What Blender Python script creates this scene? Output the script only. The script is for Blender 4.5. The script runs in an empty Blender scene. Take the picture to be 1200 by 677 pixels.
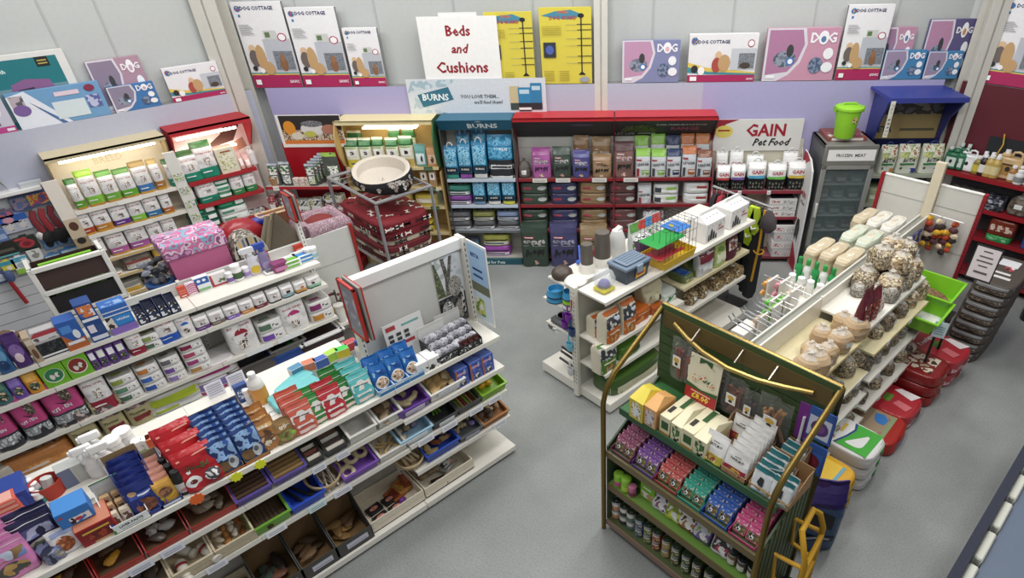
# Pet shop seen from a gallery: three walls, wall units, four gondolas, a green display stand and their stock.
# World: metres, Z up; +Y runs along the gondolas, +X across them. Every unit has a frame: u along its front, v out from its spine, z up.
import bpy, math, random
from mathutils import Vector, Matrix
PI=math.pi
SC=bpy.context.scene; COL=SC.collection
rnd=random.Random(7)
FRAMES={'A':(-3.945,0.0,90.0),'B':(-6.6,0.0,90.0),'L':(-9.3,0.0,90.0),'M':(-6.986,5.073,43.5),'R':(0.0,9.2,0.0),'C':(-3.66,0.0,90.0),'CL':(-3.66,0.0,-90.0),'E':(0.0,3.37,0.0),'G':(-1.92,0.0,90.0),'GL':(-1.92,0.0,-90.0),'S':(0.0,2.85,0.0),'P':(0.0,6.6,0.0),'Q':(0.0,7.35,0.0)}
SH={'A1':('A',0.39,1.36),'A1m':('A',0.22,1.36),'A1b':('A',0.02,1.36),'A1c':('A',-0.2,1.36),'A1d':('A',-0.42,1.36),'A2':('A',0.4,1.07),'A3':('A',0.4,0.745),'A4':('A',0.4,0.09),'D3':('A',0.4,1.045),'D2':('A',0.4,0.765),'D1':('A',0.4,0.455),'D0':('A',0.4,0.095),'B1':('B',0.39,1.237),'B1m':('B',0.25,1.237),'B1b':('B',0.12,1.237),'B2':('B',0.4,0.98),'B3':('B',0.4,0.56),'B4':('B',0.4,0.27),'L1':('L',0.43,1.556),'L2':('L',0.43,1.25),'L3':('L',0.43,0.925),'L4':('L',0.43,0.69),'L5':('L',0.43,0.43),'M1':('M',0.47,1.295),'M2':('M',0.47,0.915),'M3':('M',0.47,0.53),'M0':('M',0.47,0.1),'MF':('M',0.62,0.0),'MG':('M',0.47,1.1),'MG2':('M',0.47,0.715),'MG0':('M',0.5,0.1),'MB':('M',0.45,1.31),'MB2':('M',0.45,0.9),'MY':('M',0.47,1.47),'MY2':('M',0.47,0.9),'MY3':('M',0.47,1.18),'MD1':('M',0.47,1.29),'MD2':('M',0.47,0.93),'LD':('L',0.14,2.44),'LDb':('L',0.07,2.44),'MD':('M',0.14,2.445),'MDb':('M',0.07,2.445),'RD':('R',0.14,2.45),'R1':('R',0.42,1.42),'R2':('R',0.42,1.035),'R3':('R',0.42,0.66),'R4':('R',0.42,0.15),'C1':('C',0.38,1.345),'C2':('C',0.38,0.82),'C3':('C',0.38,0.49),'C4':('C',0.42,0.1),'C5':('C',0.36,0.957),'C6':('C',0.36,0.612),'G1':('G',0.48,1.15),'H1':('G',0.48,1.24),'G2':('G',0.58,0.81),'H2':('G',0.58,1.0),'G3':('G',0.62,0.58),'H3':('G',0.62,0.7),'G4':('G',0.7,0.3),'H4':('G',0.68,0.38),'GF':('G',0.97,0.0),'S1':('S',0.36,1.28),'S2':('S',0.5,0.94),'S3':('S',0.49,0.55),'S4':('S',0.5,0.12)}

class Fr:
    def __init__(s,o): s.x,s.y,s.a=o[0],o[1],math.radians(o[2])
    def pt(s,u,v,z): c,n=math.cos(s.a),math.sin(s.a); return Vector((s.x+u*c+v*n,s.y+u*n-v*c,z))
FR={k:Fr(v) for k,v in FRAMES.items()}
# ---------------------------------------------------------------- materials
def lin(h):
    h=h.lstrip('#')
    if len(h)==3: h=''.join(c*2 for c in h)
    v=[int(h[i:i+2],16)/255 for i in (0,2,4)]
    g=.3*v[0]+.59*v[1]+.11*v[2]; v=[x*.9+g*.1 for x in v]   # printed inks, a touch muted
    return tuple(x/12.92 if x<=.04045 else ((x+.055)/1.055)**2.4 for x in v)+(1,)
MATS={}
KIND=dict(p=(.55,0,.0,20),f=(.3,0,.35,28),w=(.4,0,.03,12),m=(.3,1,.05,20),b=(.35,.9,.05,20),c=(.2,0,.2,20),h=(.25,0,.3,40),k=(.85,0,.5,60),s=(.7,0,.5,40),g=(.15,0,0,5),r=(.75,0,.3,50),e=(.5,0,0,5))
def M(spec):
    """'rrggbb' or 'rrggbb:kind' or 'rrggbb,rrggbb,..:kind/scale' (a printed or natural mixture of colours)"""
    if spec in MATS: return MATS[spec]
    a=spec.split(':'); cols=a[0].split(','); kk=(a[1] if len(a)>1 else 'p').split('/'); kind=kk[0]; sc=float(kk[1]) if len(kk)>1 else 0
    ro,me,bu,bs=KIND[kind]
    m=bpy.data.materials.new('mat_'+spec.replace(':','_').replace(',','_')); m.use_nodes=True; nt=m.node_tree; N=nt.nodes; Lk=nt.links
    b=N['Principled BSDF']; b.inputs['Roughness'].default_value=ro; b.inputs['Metallic'].default_value=me
    tc=N.new('ShaderNodeTexCoord')
    if kind=='e':
        b.inputs['Base Color'].default_value=lin(cols[0]); b.inputs['Emission Color'].default_value=lin(cols[0]); b.inputs['Emission Strength'].default_value=sc or 4
    elif len(cols)==1:
        n=N.new('ShaderNodeTexNoise'); n.inputs['Scale'].default_value=bs; n.inputs['Detail'].default_value=2
        Lk.new(tc.outputs['Object'],n.inputs['Vector'])
        mx=N.new('ShaderNodeMix'); mx.data_type='RGBA'; c=lin(cols[0]); amt=.12 if kind in 'krs' else .05
        mx.inputs[6].default_value=tuple(x*(1-amt) for x in c[:3])+(1,); mx.inputs[7].default_value=tuple(min(1,x*(1+amt)) for x in c[:3])+(1,)
        Lk.new(n.outputs['Fac'],mx.inputs[0]); Lk.new(mx.outputs[2],b.inputs['Base Color'])
        if bu:
            bp=N.new('ShaderNodeBump'); bp.inputs['Strength'].default_value=bu; bp.inputs['Distance'].default_value=.01
            Lk.new(n.outputs['Fac'],bp.inputs['Height']); Lk.new(bp.outputs['Normal'],b.inputs['Normal'])
    else:
        t=N.new('ShaderNodeTexVoronoi') if kind in 'sk' else N.new('ShaderNodeTexNoise')
        t.inputs['Scale'].default_value=sc or (90 if kind in 'sk' else 22)
        Lk.new(tc.outputs['Object'],t.inputs['Vector'])
        r=N.new('ShaderNodeValToRGB'); r.color_ramp.interpolation='CONSTANT'
        k=len(cols); el=r.color_ramp.elements
        while len(el)<k: el.new(.5)
        for i,c in enumerate(cols): el[i].position=i/k if kind in 'sk' else (0 if i==0 else .34+.32*(i-.5)/(k-1)); el[i].color=lin(c)
        if kind in 'sk':
            sx=N.new('ShaderNodeSeparateColor'); Lk.new(t.outputs['Color'],sx.inputs[0]); Lk.new(sx.outputs[0],r.inputs['Fac'])
        else:
            t.inputs['Detail'].default_value=1.5; Lk.new(t.outputs['Fac'],r.inputs['Fac'])
        Lk.new(r.outputs['Color'],b.inputs['Base Color'])
        if kind in 'sf':
            bp=N.new('ShaderNodeBump'); bp.inputs['Strength'].default_value=.5; bp.inputs['Distance'].default_value=.008
            Lk.new(t.outputs['Distance' if kind=='s' else 'Fac'],bp.inputs['Height']); Lk.new(bp.outputs['Normal'],b.inputs['Normal'])
    if kind=='c': b.inputs['Alpha'].default_value=.11; b.inputs['Roughness'].default_value=.12
    if kind=='h': b.inputs['Alpha'].default_value=.5
    if kind=='g': b.inputs['Alpha'].default_value=.33
    MATS[spec]=m; return m
# ---------------------------------------------------------------- mesh builder
_txt={}
def text2d(s,shear=0):
    k=(s,shear)
    if k not in _txt:
        c=bpy.data.curves.new('t','FONT'); c.body=s; c.resolution_u=1; c.align_x='CENTER'; c.align_y='CENTER'; c.shear=shear; c.offset=.028; c.fill_mode='FRONT'
        o=bpy.data.objects.new('t',c); COL.objects.link(o); bpy.context.view_layer.update()
        me=o.evaluated_get(bpy.context.evaluated_depsgraph_get()).to_mesh()
        vs=[(v.co.x,v.co.y) for v in me.vertices]; fs=[tuple(p.vertices) for p in me.polygons]
        if vs:
            xs=[v[0] for v in vs]; ys=[v[1] for v in vs]; cx,cy=(min(xs)+max(xs))/2,(min(ys)+max(ys))/2; hh=max(max(ys)-min(ys),1e-4)
            vs=[((x-cx)/hh,(y-cy)/hh) for x,y in vs]; _txt[k]=(vs,fs,(max(xs)-min(xs))/hh)
        else: _txt[k]=([],[],1)
        bpy.data.objects.remove(o); bpy.data.curves.remove(c)
    return _txt[k]
class B:
    def __init__(s): s.v=[];s.f=[];s.m=[];s.sl=[]
    def mi(s,spec):
        if spec not in s.sl: s.sl.append(spec)
        return s.sl.index(spec)
    def add(s,vs,fs,mat):
        n=len(s.v); s.v+=[tuple(v) for v in vs]; i=s.mi(mat)
        for f in fs: s.f.append(tuple(n+j for j in f)); s.m.append(i)
        return s
    def box(s,x0,x1,y0,y1,z0,z1,mat,c=0.0,top=None,front=None,side=None):
        if c<=0:
            vs=[(x,y,z) for z in (z0,z1) for y in (y0,y1) for x in (x0,x1)]
            for f,mm in (((0,2,3,1),mat),((4,5,7,6),top or mat),((0,1,5,4),front or mat),((2,6,7,3),mat),((0,4,6,2),side or mat),((1,3,7,5),side or mat)): 
                n=len(s.v); s.v+=[vs[j] for j in f]; s.f.append((n,n+1,n+2,n+3)); s.m.append(s.mi(mm))
            return s
        c=min(c,(x1-x0)*.45,(y1-y0)*.45,(z1-z0)*.45)
        X,Y,Z=(x0,x1),(y0,y1),(z0,z1); S=(1,-1); V=[];idx={}
        for a in (0,1):
            for b in (0,1):
                for d in (0,1):
                    p=(X[a],Y[b],Z[d]); q=(X[a]+S[a]*c,Y[b]+S[b]*c,Z[d]+S[d]*c)
                    for ax in range(3): idx[a,b,d,ax]=len(V); V.append(tuple(p[i] if i==ax else q[i] for i in range(3)))
        n=len(s.v); s.v+=V
        def face(l,mm): s.f.append(tuple(n+j for j in l)); s.m.append(s.mi(mm))
        def orient(l):
            cx=[(x0+x1)/2,(y0+y1)/2,(z0+z1)/2]; P=[Vector(V[j]) for j in l]; nn=(P[1]-P[0]).cross(P[2]-P[0])
            return l if nn.dot(sum(P,Vector())/len(P)-Vector(cx))>0 else l[::-1]
        I=idx
        for k in (0,1):
            face(orient([I[k,0,0,0],I[k,1,0,0],I[k,1,1,0],I[k,0,1,0]]),side or mat)
            face(orient([I[0,k,0,1],I[1,k,0,1],I[1,k,1,1],I[0,k,1,1]]),(front or mat) if k==0 else mat)
            face(orient([I[0,0,k,2],I[1,0,k,2],I[1,1,k,2],I[0,1,k,2]]),(top or mat) if k==1 else mat)
        for a in (0,1):
            for b in (0,1):
                face(orient([I[a,b,0,0],I[a,b,1,0],I[a,b,1,1],I[a,b,0,1]]),mat)
                face(orient([I[a,0,b,0],I[a,1,b,0],I[a,1,b,2],I[a,0,b,2]]),mat)
                face(orient([I[0,a,b,1],I[1,a,b,1],I[1,a,b,2],I[0,a,b,2]]),mat)
                for d in (0,1): face(orient([I[a,b,d,0],I[a,b,d,1],I[a,b,d,2]]),mat)
        return s
    def poly(s,pts,mat): return s.add(pts,[tuple(range(len(pts)))],mat)
    def prism(s,pts,y0,y1,mat,side=None):
        """pts: outline in x,z (anticlockwise seen from the front, y0 is the front)"""
        n=len(pts); s.add([(x,y0,z) for x,z in pts],[tuple(range(n))],mat); s.add([(x,y1,z) for x,z in pts],[tuple(range(n))[::-1]],side or mat)
        vs=[(x,y,z) for y in (y0,y1) for x,z in pts]; s.add(vs,[((i+1)%n,i,n+i,n+(i+1)%n) for i in range(n)],side or mat); return s
    def tube(s,pts,r,mat,seg=8,r1=None,cap=True):
        pts=[Vector(p) for p in pts]; n=len(pts); rings=[]; up=None
        for i,p in enumerate(pts):
            d=((pts[min(i+1,n-1)]-p).normalized()+(p-pts[max(i-1,0)]).normalized())
            d=d.normalized() if d.length>1e-6 else Vector((0,0,1))
            if up is None: up=Vector((0,0,1)) if abs(d.z)<.9 else Vector((1,0,0))
            a=d.cross(up); a=a.normalized() if a.length>1e-6 else Vector((1,0,0)); b=a.cross(d).normalized(); up=b
            rr=r if r1 is None else r+(r1-r)*i/(n-1)
            rings.append([p+a*math.cos(2*PI*k/seg)*rr+b*math.sin(2*PI*k/seg)*rr for k in range(seg)])
        vs=[v for q in rings for v in q]; fs=[]
        for i in range(n-1):
            for k in range(seg): fs.append((i*seg+k,(i+1)*seg+k,(i+1)*seg+(k+1)%seg,i*seg+(k+1)%seg))
        if cap: fs+=[tuple(range(seg)),tuple(range((n-1)*seg,n*seg))[::-1]]
        return s.add(vs,[f[::-1] for f in fs],mat)
    def lathe(s,prof,mat,cx=0,cy=0,seg=18,sx=1,sy=1,bands=None):
        """prof: (radius, z) from bottom; bands: material per section"""
        vs=[]; 
        for r,z in prof:
            for k in range(seg): a=2*PI*k/seg; vs.append((cx+r*sx*math.cos(a),cy+r*sy*math.sin(a),z))
        n=len(s.v); s.v+=vs
        for i in range(len(prof)-1):
            mm=s.mi(bands[i] if bands else mat)
            for k in range(seg): s.f.append((n+i*seg+k,n+i*seg+(k+1)%seg,n+(i+1)*seg+(k+1)%seg,n+(i+1)*seg+k)); s.m.append(mm)
        if prof[0][0]>1e-4: s.f.append(tuple(n+k for k in range(seg))[::-1]); s.m.append(s.mi(bands[0] if bands else mat))
        if prof[-1][0]>1e-4: j=n+(len(prof)-1)*seg; s.f.append(tuple(j+k for k in range(seg))); s.m.append(s.mi(bands[-1] if bands else mat))
        return s
    def blob(s,cx,cy,cz,rx,ry,rz,mat,seed=0,rough=.15,seg=10,rings=6):
        q=random.Random(seed); ph=[q.uniform(0,6) for _ in range(4)]; vs=[]
        for i in range(rings+1):
            t=PI*i/rings
            for k in range(seg):
                a=2*PI*k/seg; d=1+rough*(math.sin(2*a+ph[0]+t)+math.sin(3*a+ph[1]-2*t)*.6)*math.sin(t)
                vs.append((cx+rx*d*math.sin(t)*math.cos(a),cy+ry*d*math.sin(t)*math.sin(a),cz-rz*math.cos(t)))
        fs=[(i*seg+k,i*seg+(k+1)%seg,(i+1)*seg+(k+1)%seg,(i+1)*seg+k) for i in range(rings) for k in range(seg)]
        return s.add(vs,fs,mat)
    def prints(s,surf,w,h,pr,off=.0012):
        """printed matter that follows a surface; surf(fx,fz,lift) gives a point"""
        for i,p in enumerate(pr):
            o=off+.0006*i; k=p[0]
            if k=='r':
                x0,z0,x1,z1,mat=p[1:6]; nx,nz=9,4
                vs=[surf(x0+(x1-x0)*a/nx,z0+(z1-z0)*b/nz,o) for b in range(nz+1) for a in range(nx+1)]
                s.add(vs,[(b*(nx+1)+a,b*(nx+1)+a+1,(b+1)*(nx+1)+a+1,(b+1)*(nx+1)+a) for b in range(nz) for a in range(nx)],mat)
            elif k=='e':
                cx,cz,rx,rz,mat=p[1:6]; n=14
                vs=[surf(cx,cz,o)]+[surf(cx+rx*q*math.cos(2*PI*a/n),cz+rz*q*math.sin(2*PI*a/n),o) for q in (.5,1) for a in range(n)]
                s.add(vs,[(0,1+a,1+(a+1)%n) for a in range(n)]+[(1+a,1+n+a,1+n+(a+1)%n,1+(a+1)%n) for a in range(n)],mat)
            elif k=='q':   # free polygon of (x,z)
                s.add([surf(x,z,o) for x,z in p[1]],[tuple(range(len(p[1])))],p[2])
            elif k=='t':
                st,cx,cz,hh,mat=p[1:6]; mw=p[6] if len(p)>6 else .9; sh=p[7] if len(p)>7 else 0
                vs,fs,asp=text2d(st,sh)
                if not vs: continue
                H=hh*h; W=asp*H
                if W>mw*w: H*=mw*w/W
                if W<.0: pass
                s.add([surf(cx+x*H/w,cz+y*H/h,o) for x,y in vs],fs,mat)
        return s
    def mesh(s,name):
        me=bpy.data.meshes.new(name); me.from_pydata(s.v,[],s.f)
        for sp in s.sl: me.materials.append(M(sp))
        me.polygons.foreach_set('material_index',s.m); me.polygons.foreach_set('use_smooth',[True]*len(s.f))
        me.update(); me.set_sharp_from_angle(angle=math.radians(38)); return me
# ---------------------------------------------------------------- objects
LABELS={}
NUMW='zero one two three four five six seven eight nine ten eleven twelve thirteen fourteen fifteen sixteen seventeen eighteen nineteen twenty'.split()
ORD='zeroth first second third fourth fifth sixth seventh eighth ninth tenth eleventh twelfth thirteenth fourteenth fifteenth sixteenth seventeenth eighteenth nineteenth twentieth'.split()
def tag(o,label=None,cat=None,group=None,kind=None):
    if label:
        n=len(label.replace(',',' ').split())
        if n>16 or n<4: print('LABELLEN',n,label)
        if label in LABELS and not (group and LABELS[label]==group): print('LABELDUP',label)
        LABELS[label]=group; o['label']=label
    if cat: o['category']=cat
    if group: o['group']=group
    if kind: o['kind']=kind
    return o
def ob(name,b,parent=None,loc=(0,0,0),rot=(0,0,0)):
    me=b.mesh(name) if isinstance(b,B) else b
    o=bpy.data.objects.new(name,me); COL.objects.link(o); o.location=loc; o.rotation_euler=rot
    if parent: o.parent=parent
    return o
def struct(name,b,loc=(0,0,0),rot=(0,0,0)):
    o=ob(name,b,None,loc,rot); o['kind']='structure'; return o
def root(name,loc,rz,label,cat,group=None):
    o=bpy.data.objects.new(name,None); COL.objects.link(o); o.location=loc; o.rotation_euler=(0,0,rz); o.empty_display_size=.05
    return tag(o,label,cat,group)
# a template: (name, builder or mesh, [child templates]); placing it makes the thing and its parts, sharing mesh data with every repeat
class T:
    def __init__(s,name,b=None,kids=()): s.name=name; s.me=b.mesh(name) if isinstance(b,B) else b; s.kids=list(kids)
    def spawn(s,parent=None):
        o=bpy.data.objects.new(s.name,s.me); COL.objects.link(o)
        if parent: o.parent=parent
        for k in s.kids: k.spawn(o)
        return o
PLACED=[]
def put(t,fr,u,v,z,label,cat,group=None,rz=0,rx=0,ry=0):
    f=FR[fr] if isinstance(fr,str) else fr
    o=t.spawn(); PLACED.append(o); o.location=f.pt(u,v,z); o.rotation_euler=(rx,ry,f.a+rz); return tag(o,label,cat,group)
def tip(objs,fr,v,z,ang):
    """tip things back about a line along the shelf front, so that a tray leans towards the customer"""
    f=FR[fr]; p=f.pt(0,v,z); ax=Vector((math.cos(f.a),math.sin(f.a),0)); Mx=Matrix.Translation(p)@Matrix.Rotation(ang,4,ax)@Matrix.Translation(-p)
    for o in objs:
        m=Mx@Matrix.LocRotScale(o.location,o.rotation_euler,None); o.location=m.to_translation(); o.rotation_euler=m.to_euler()
def lab(desc,place,i,n):
    return f'{desc} {place}' if n==1 else f'{desc}, {ORD[i]} of {NUMW[n]} {place}'
def row(sh,items,place,cat,group=None,dv=0.0,d=None,z=0,rz=0):
    """items: (u0,u1,h,description,maker) along one shelf; maker(w,d,h) gives a template"""
    fr,v,zz=SH[sh]; cnt={}
    for it in items: cnt[it[3]]=cnt.get(it[3],0)+1
    seen={}; out=[]
    for it in items:
        u0,u1,h,desc,mk=it[:5]; dd=it[5] if len(it)>5 else d; off=it[6] if len(it)>6 else dv
        seen[desc]=seen.get(desc,0)+1
        w=max(.02,u1-u0); dep=dd or min(.3,max(.05,w*.6)); h=max(.02,h)
        t=mk(round(w*.97,2) if w>.12 else round(w*.95,3),round(dep,2),round(h,2))
        out.append(put(t,fr,(u0+u1)/2,v-dep/2-off,zz+z,lab(desc,place,seen[desc],cnt[desc]),cat,group,rz=rz))
    return out
_cache={}
def memo(f):
    def g(*a,**k):
        key=(f.__name__,a,tuple(sorted(k.items())))
        if key not in _cache: _cache[key]=f(*a,**k)
        return _cache[key]
    return g

# ---------------------------------------------------------------- product makers
PROF=dict(
 gusset=[(0,.93,.9),(.03,.99,.98),(.3,1,1.02),(.6,1,1),(.78,1,.86),(.88,1,.5),(.95,1,.14),(1,1,.05)],
 block=[(0,.94,.93),(.03,.99,.99),(.4,1,1.02),(.8,1,.97),(.9,.98,.75),(.95,.97,.4),(1,.96,.1)],
 pouch=[(0,.88,.75),(.05,.97,1),(.25,1,1),(.5,1,.8),(.75,1,.42),(.92,1,.1),(1,1,.04)],
 slab=[(0,.965,.95),(.08,.995,.99),(.4,1,1),(.8,.995,.985),(.93,.975,.955),(1,.93,.9)],
 sack=[(0,.78,.78),(.08,.96,.96),(.35,1,1),(.6,.93,.93),(.76,.7,.7),(.86,.34,.34),(.91,.16,.16),(.96,.22,.2),(1,.3,.14)],
 sand=[(0,.8,.8),(.1,.96,.96),(.35,1,1),(.6,.95,.95),(.74,.74,.74),(.8,.4,.4),(.82,.05,.05)],
 loaf=[(0,.9,.9),(.06,.98,.98),(.5,1,1),(.9,.99,.99),(1,.93,.93)],
)
def se(a,n): c,s=math.cos(a),math.sin(a); return math.copysign(abs(c)**(2/n),c),math.copysign(abs(s)**(2/n),s)
def loft(b,w,d,h,style,body,bands=(),seed=0,crump=.012,n=None,seg=28):
    """closed soft bag; bands: (z0,z1,material) all round. Returns surf() on its front."""
    P=PROF[style]; n=n or (2.6 if style in ('sack','sand') else 4.5)
    def at(fz):
        for i in range(len(P)-1):
            if fz<=P[i+1][0]+1e-9:
                t=(fz-P[i][0])/(P[i+1][0]-P[i][0]); return P[i][1]+(P[i+1][1]-P[i][1])*t,P[i][2]+(P[i+1][2]-P[i][2])*t
        return P[-1][1:]
    q=random.Random(seed); ph=[q.uniform(0,6) for _ in range(4)]
    def crum(x,z): return (math.sin(9*x/w+ph[0]+5*z/h)+.7*math.sin(17*z/h+ph[1]+4*x/w)+.5*math.sin(15*x/w-9*z/h+ph[2]))*crump*min(w,h)
    zs=sorted(set([p[0] for p in P]+[z for bb in bands for z in bb[:2]]+[.2,.5,.7]))
    ring=[se(2*PI*k/seg,n) for k in range(seg)]; vs=[]; ms=[]
    for fz in zs:
        wi,de=at(fz)
        for X,Y in ring: vs.append((X*w/2*wi, Y*d/2*de+crum(X*w/2,fz*h)*abs(Y)*(1 if de>.3 else 1.2), fz*h))
    fs=[]
    for i in range(len(zs)-1):
        mid=(zs[i]+zs[i+1])/2; mm=body
        for z0,z1,mat in bands:
            if z0<=mid<=z1: mm=mat
        b.add(vs[i*seg:(i+2)*seg],[(k,(k+1)%seg,seg+(k+1)%seg,seg+k) for k in range(seg)],mm)
    b.add(vs[:seg],[tuple(range(seg))[::-1]],body)
    topm=body
    for z0,z1,mat in bands:
        if z1>=.99: topm=mat
    if style in ('slab','loaf'):
        L=vs[-seg:]; bul=h*.05
        b.add(L+[(x*.6,y*.6,z+bul) for x,y,z in L],[(k,(k+1)%seg,seg+(k+1)%seg,seg+k) for k in range(seg)]+[tuple(range(seg,2*seg))],topm)
    else: b.add(vs[-seg:],[tuple(range(seg))],topm)
    def surf(fx,fz,lift=0):
        wi,de=at(max(0,min(1,fz))); X=max(-.97,min(.97,2*fx-1)); x=X*w/2*wi
        y=-(1-abs(X)**n)**(1/n)
        return (x,y*d/2*de+crum(X*w/2,fz*h)*abs(y)-lift,fz*h)
    return surf
@memo
def bag(w,d,h,body,prints=(),style='gusset',bands=(),name='food_bag',top=(),seed=0,handle=None,crump=.012):
    b=B(); s=loft(b,w,d,h,style,body,bands,seed,crump*1.15); b.prints(s,w,h,prints,.0032)
    if top:   # printed panel on the upper side of a lying bag
        def ts(fx,fy,lift=0): return ((fx-.5)*w*.84,(fy-.5)*d*.82,h*1.045+lift+.002-.03*h*(abs(fx-.5)+abs(fy-.5)))
        b.prints(ts,w*.84,d*.82,top)
    kids=[]
    if handle:
        k=B(); k.tube([(-w*.2,0,h*.93),(-w*.19,-.002,h*1.02),(-w*.08,-.003,h*1.09),(w*.08,-.003,h*1.09),(w*.19,-.002,h*1.02),(w*.2,0,h*.93)],.009,handle,6); kids=[T('carry_handle',k)]
    return T(name,b,kids)
@memo
def carton(w,d,h,body,prints=(),top=None,side=None,topp=(),name='carton',c=.003,back=0,flap=None,sidep=()):
    b=B(); b.box(-w/2,w/2,-d/2,d/2,0,h,body,c=c,top=top,side=side)
    b.prints(lambda fx,fz,l=0:((fx-.5)*w,-d/2-l,fz*h),w,h,prints)
    if topp: b.prints(lambda fx,fy,l=0:((fx-.5)*w,(fy-.5)*d,h+l),w,d,topp)
    if sidep: b.prints(lambda fx,fz,l=0:(-w/2-l,(.5-fx)*d,fz*h),d,h,sidep)
    if flap: b.prism([(-w/2,h),(w/2,h),(w/2,h+.05),(w*.3,h+.07),(-w*.3,h+.07),(-w/2,h+.05)],d/2-.004,d/2,flap)
    return T(name,b)
@memo
def can(r,h,label,name='tin_can',prints=(),stack=1,lid='b8bcc0:m'):
    b=B(); b.lathe([(r*.94,0),(r,.004),(r,.008),(r*.985,.01),(r*.985,h-.01),(r,h-.008),(r,h-.002),(r*.94,h),(r*.92,h-.004)],lid,bands=[lid,lid,lid,label,lid,lid,lid,lid],seg=20)
    b.prints(lambda fx,fz,l=0:(math.sin((fx-.5)*PI)*(r*.985+l),-math.cos((fx-.5)*PI)*(r*.985+l),fz*h),r*PI,h,prints)
    k=B(); k.tube([(-.012,-.005,h),(0,-.018,h+.002),(.012,-.005,h)],.002,lid,5)
    return T(name,b,[T('ring_pull',k)])
@memo
def bottle(r,h,body,cap,label=None,name='bottle',neck=.4,caph=.12,sy=1.0,prints=(),liquid=None):
    b=B(); hs=h*(1-caph)
    prof=[(r*.9,0),(r,.01*h+.003),(r,hs*.72),(r*.93,hs*.82),(r*neck*1.1,hs*.95),(r*neck,hs)]
    bands=[body]*5
    if liquid: prof=[(r*.9,0),(r,.01*h+.003),(r,hs*.6),(r,hs*.72),(r*.93,hs*.82),(r*neck*1.1,hs*.95),(r*neck,hs)]; bands=[liquid,liquid,body,body,body,body]
    b.lathe(prof,body,sy=sy,bands=bands,seg=18)
    if label: b.prints(lambda fx,fz,l=0:(math.sin((fx-.5)*PI*.9)*(r+l),-math.cos((fx-.5)*PI*.9)*(r+l)*sy,fz*hs),r*PI*.9,hs,(('r',0,.18,1,.62,label),)+prints)
    k=B(); k.lathe([(r*neck*1.25,hs*.98),(r*neck*1.25,h*.985),(r*neck*1.1,h)],cap,seg=14)
    return T(name,b,[T('screw_cap',k)])
@memo
def spray(r,h,body,head,label,name='spray_bottle',clear=False,prints=()):
    b=B(); hs=h*.72
    b.lathe([(r*.9,0),(r,.006),(r,hs*.45),(r*.8,hs*.62),(r*.95,hs*.75),(r*.5,hs*.95),(r*.4,hs)],body,sy=.7,seg=18)
    b.prints(lambda fx,fz,l=0:(math.sin((fx-.5)*PI*.8)*(r+l),-math.cos((fx-.5)*PI*.8)*(r*.7+l+.001),fz*hs),r*PI*.8,hs,(('e',.5,.28,.34,.2,label),)+prints)
    k=B(); k.lathe([(r*.45,hs*.97),(r*.45,hs*1.08),(r*.3,hs*1.1)],head,seg=12); k.box(-r*1.3,r*.9,-r*.3,r*.3,hs*1.1,h,head,c=.006); k.box(-r*1.55,-r*1.25,-r*.2,r*.2,hs*1.15,h*.97,head,c=.003)
    k.tube([(-r*.7,0,hs*1.12),(-r*1.0,0,hs*1.0),(-r*.85,0,hs*.85)],.006,head,6)
    return T(name,b,[T('trigger_head',k)])
@memo
def jerry(w,d,h,body,cap,label='f4f4f0',name='jerry_can',prints=()):
    b=B(); b.box(-w/2,w/2,-d/2,d/2,0,h*.78,body,c=.018); b.box(-w*.46,-w*.08,-d*.32,d*.32,h*.77,h*.9,body,c=.012)
    b.prints(lambda fx,fz,l=0:((fx-.5)*w*.9,-d/2-l,fz*h*.78),w*.9,h*.78,(('r',.12,.2,.88,.75,label),('e',.5,.5,.12,.12,'2a2a2a'))+prints)
    k=B(); k.lathe([(d*.2,h*.9),(d*.2,h)],cap,cx=-w*.27,seg=12)
    q=B(); q.tube([(-w*.05,0,h*.8),(0,0,h*.95),(w*.2,0,h*.98),(w*.36,0,h*.93),(w*.4,0,h*.76)],d*.1,body,8)
    return T(name,b,[T('screw_cap',k),T('handle',q)])
@memo
def tray(w,d,h,col,name='plastic_tray',taper=.9,rim=.012,wall=.006,inner=None,label=None,sub=()):
    """open tapered tub with a turned rim"""
    b=B(); W,D=w/2,d/2; t=taper
    lo=[(-W*t,-D*t),(W*t,-D*t),(W*t,D*t),(-W*t,D*t)]; hi=[(-W+rim,-D+rim),(W-rim,-D+rim),(W-rim,D-rim),(-W+rim,D-rim)]; ri=[(-W,-D),(W,-D),(W,D),(-W,D)]
    il=[(x*(1-wall/abs(x)),y*(1-wall/abs(y))) for x,y in lo]; ih=[(x*(1-wall/abs(x)),y*(1-wall/abs(y))) for x,y in hi]
    R=[[(x,y,0) for x,y in lo],[(x,y,h-.012) for x,y in hi],[(x,y,h-.012) for x,y in ri],[(x,y,h) for x,y in ri],[(x,y,h) for x,y in ih],[(x,y,.008) for x,y in il]]
    for i in range(5): b.add(R[i]+R[i+1],[(k,(k+1)%4,4+(k+1)%4,4+k) for k in range(4)],(inner or col) if i==4 else col)
    b.add(R[0],[(3,2,1,0)],col); b.add(R[5],[(0,1,2,3)],inner or col)
    kids=[]
    if label:
        k=B(); k.box(-w*.3,w*.3,-D-.006,-D-.003,h*.35,h*.85,label); kids.append(T('price_label',k))
    return T(name,b,kids)
@memo
def round_basket(r,h,col,name='round_basket',mat2=None,wall=.01,flare=.85):
    b=B(); b.lathe([(r*flare,0),(r,h*.6),(r,h),(r-wall,h),(r-wall,h*.6),(r*flare-wall,.01),(0,.01)],col,seg=24)
    k=B(); k.tube([(r*math.cos(2*PI*i/24),r*math.sin(2*PI*i/24),h) for i in range(25)],wall*.8,mat2 or col,6,cap=False)
    return T(name,b,[T('rim',k)])
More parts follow.
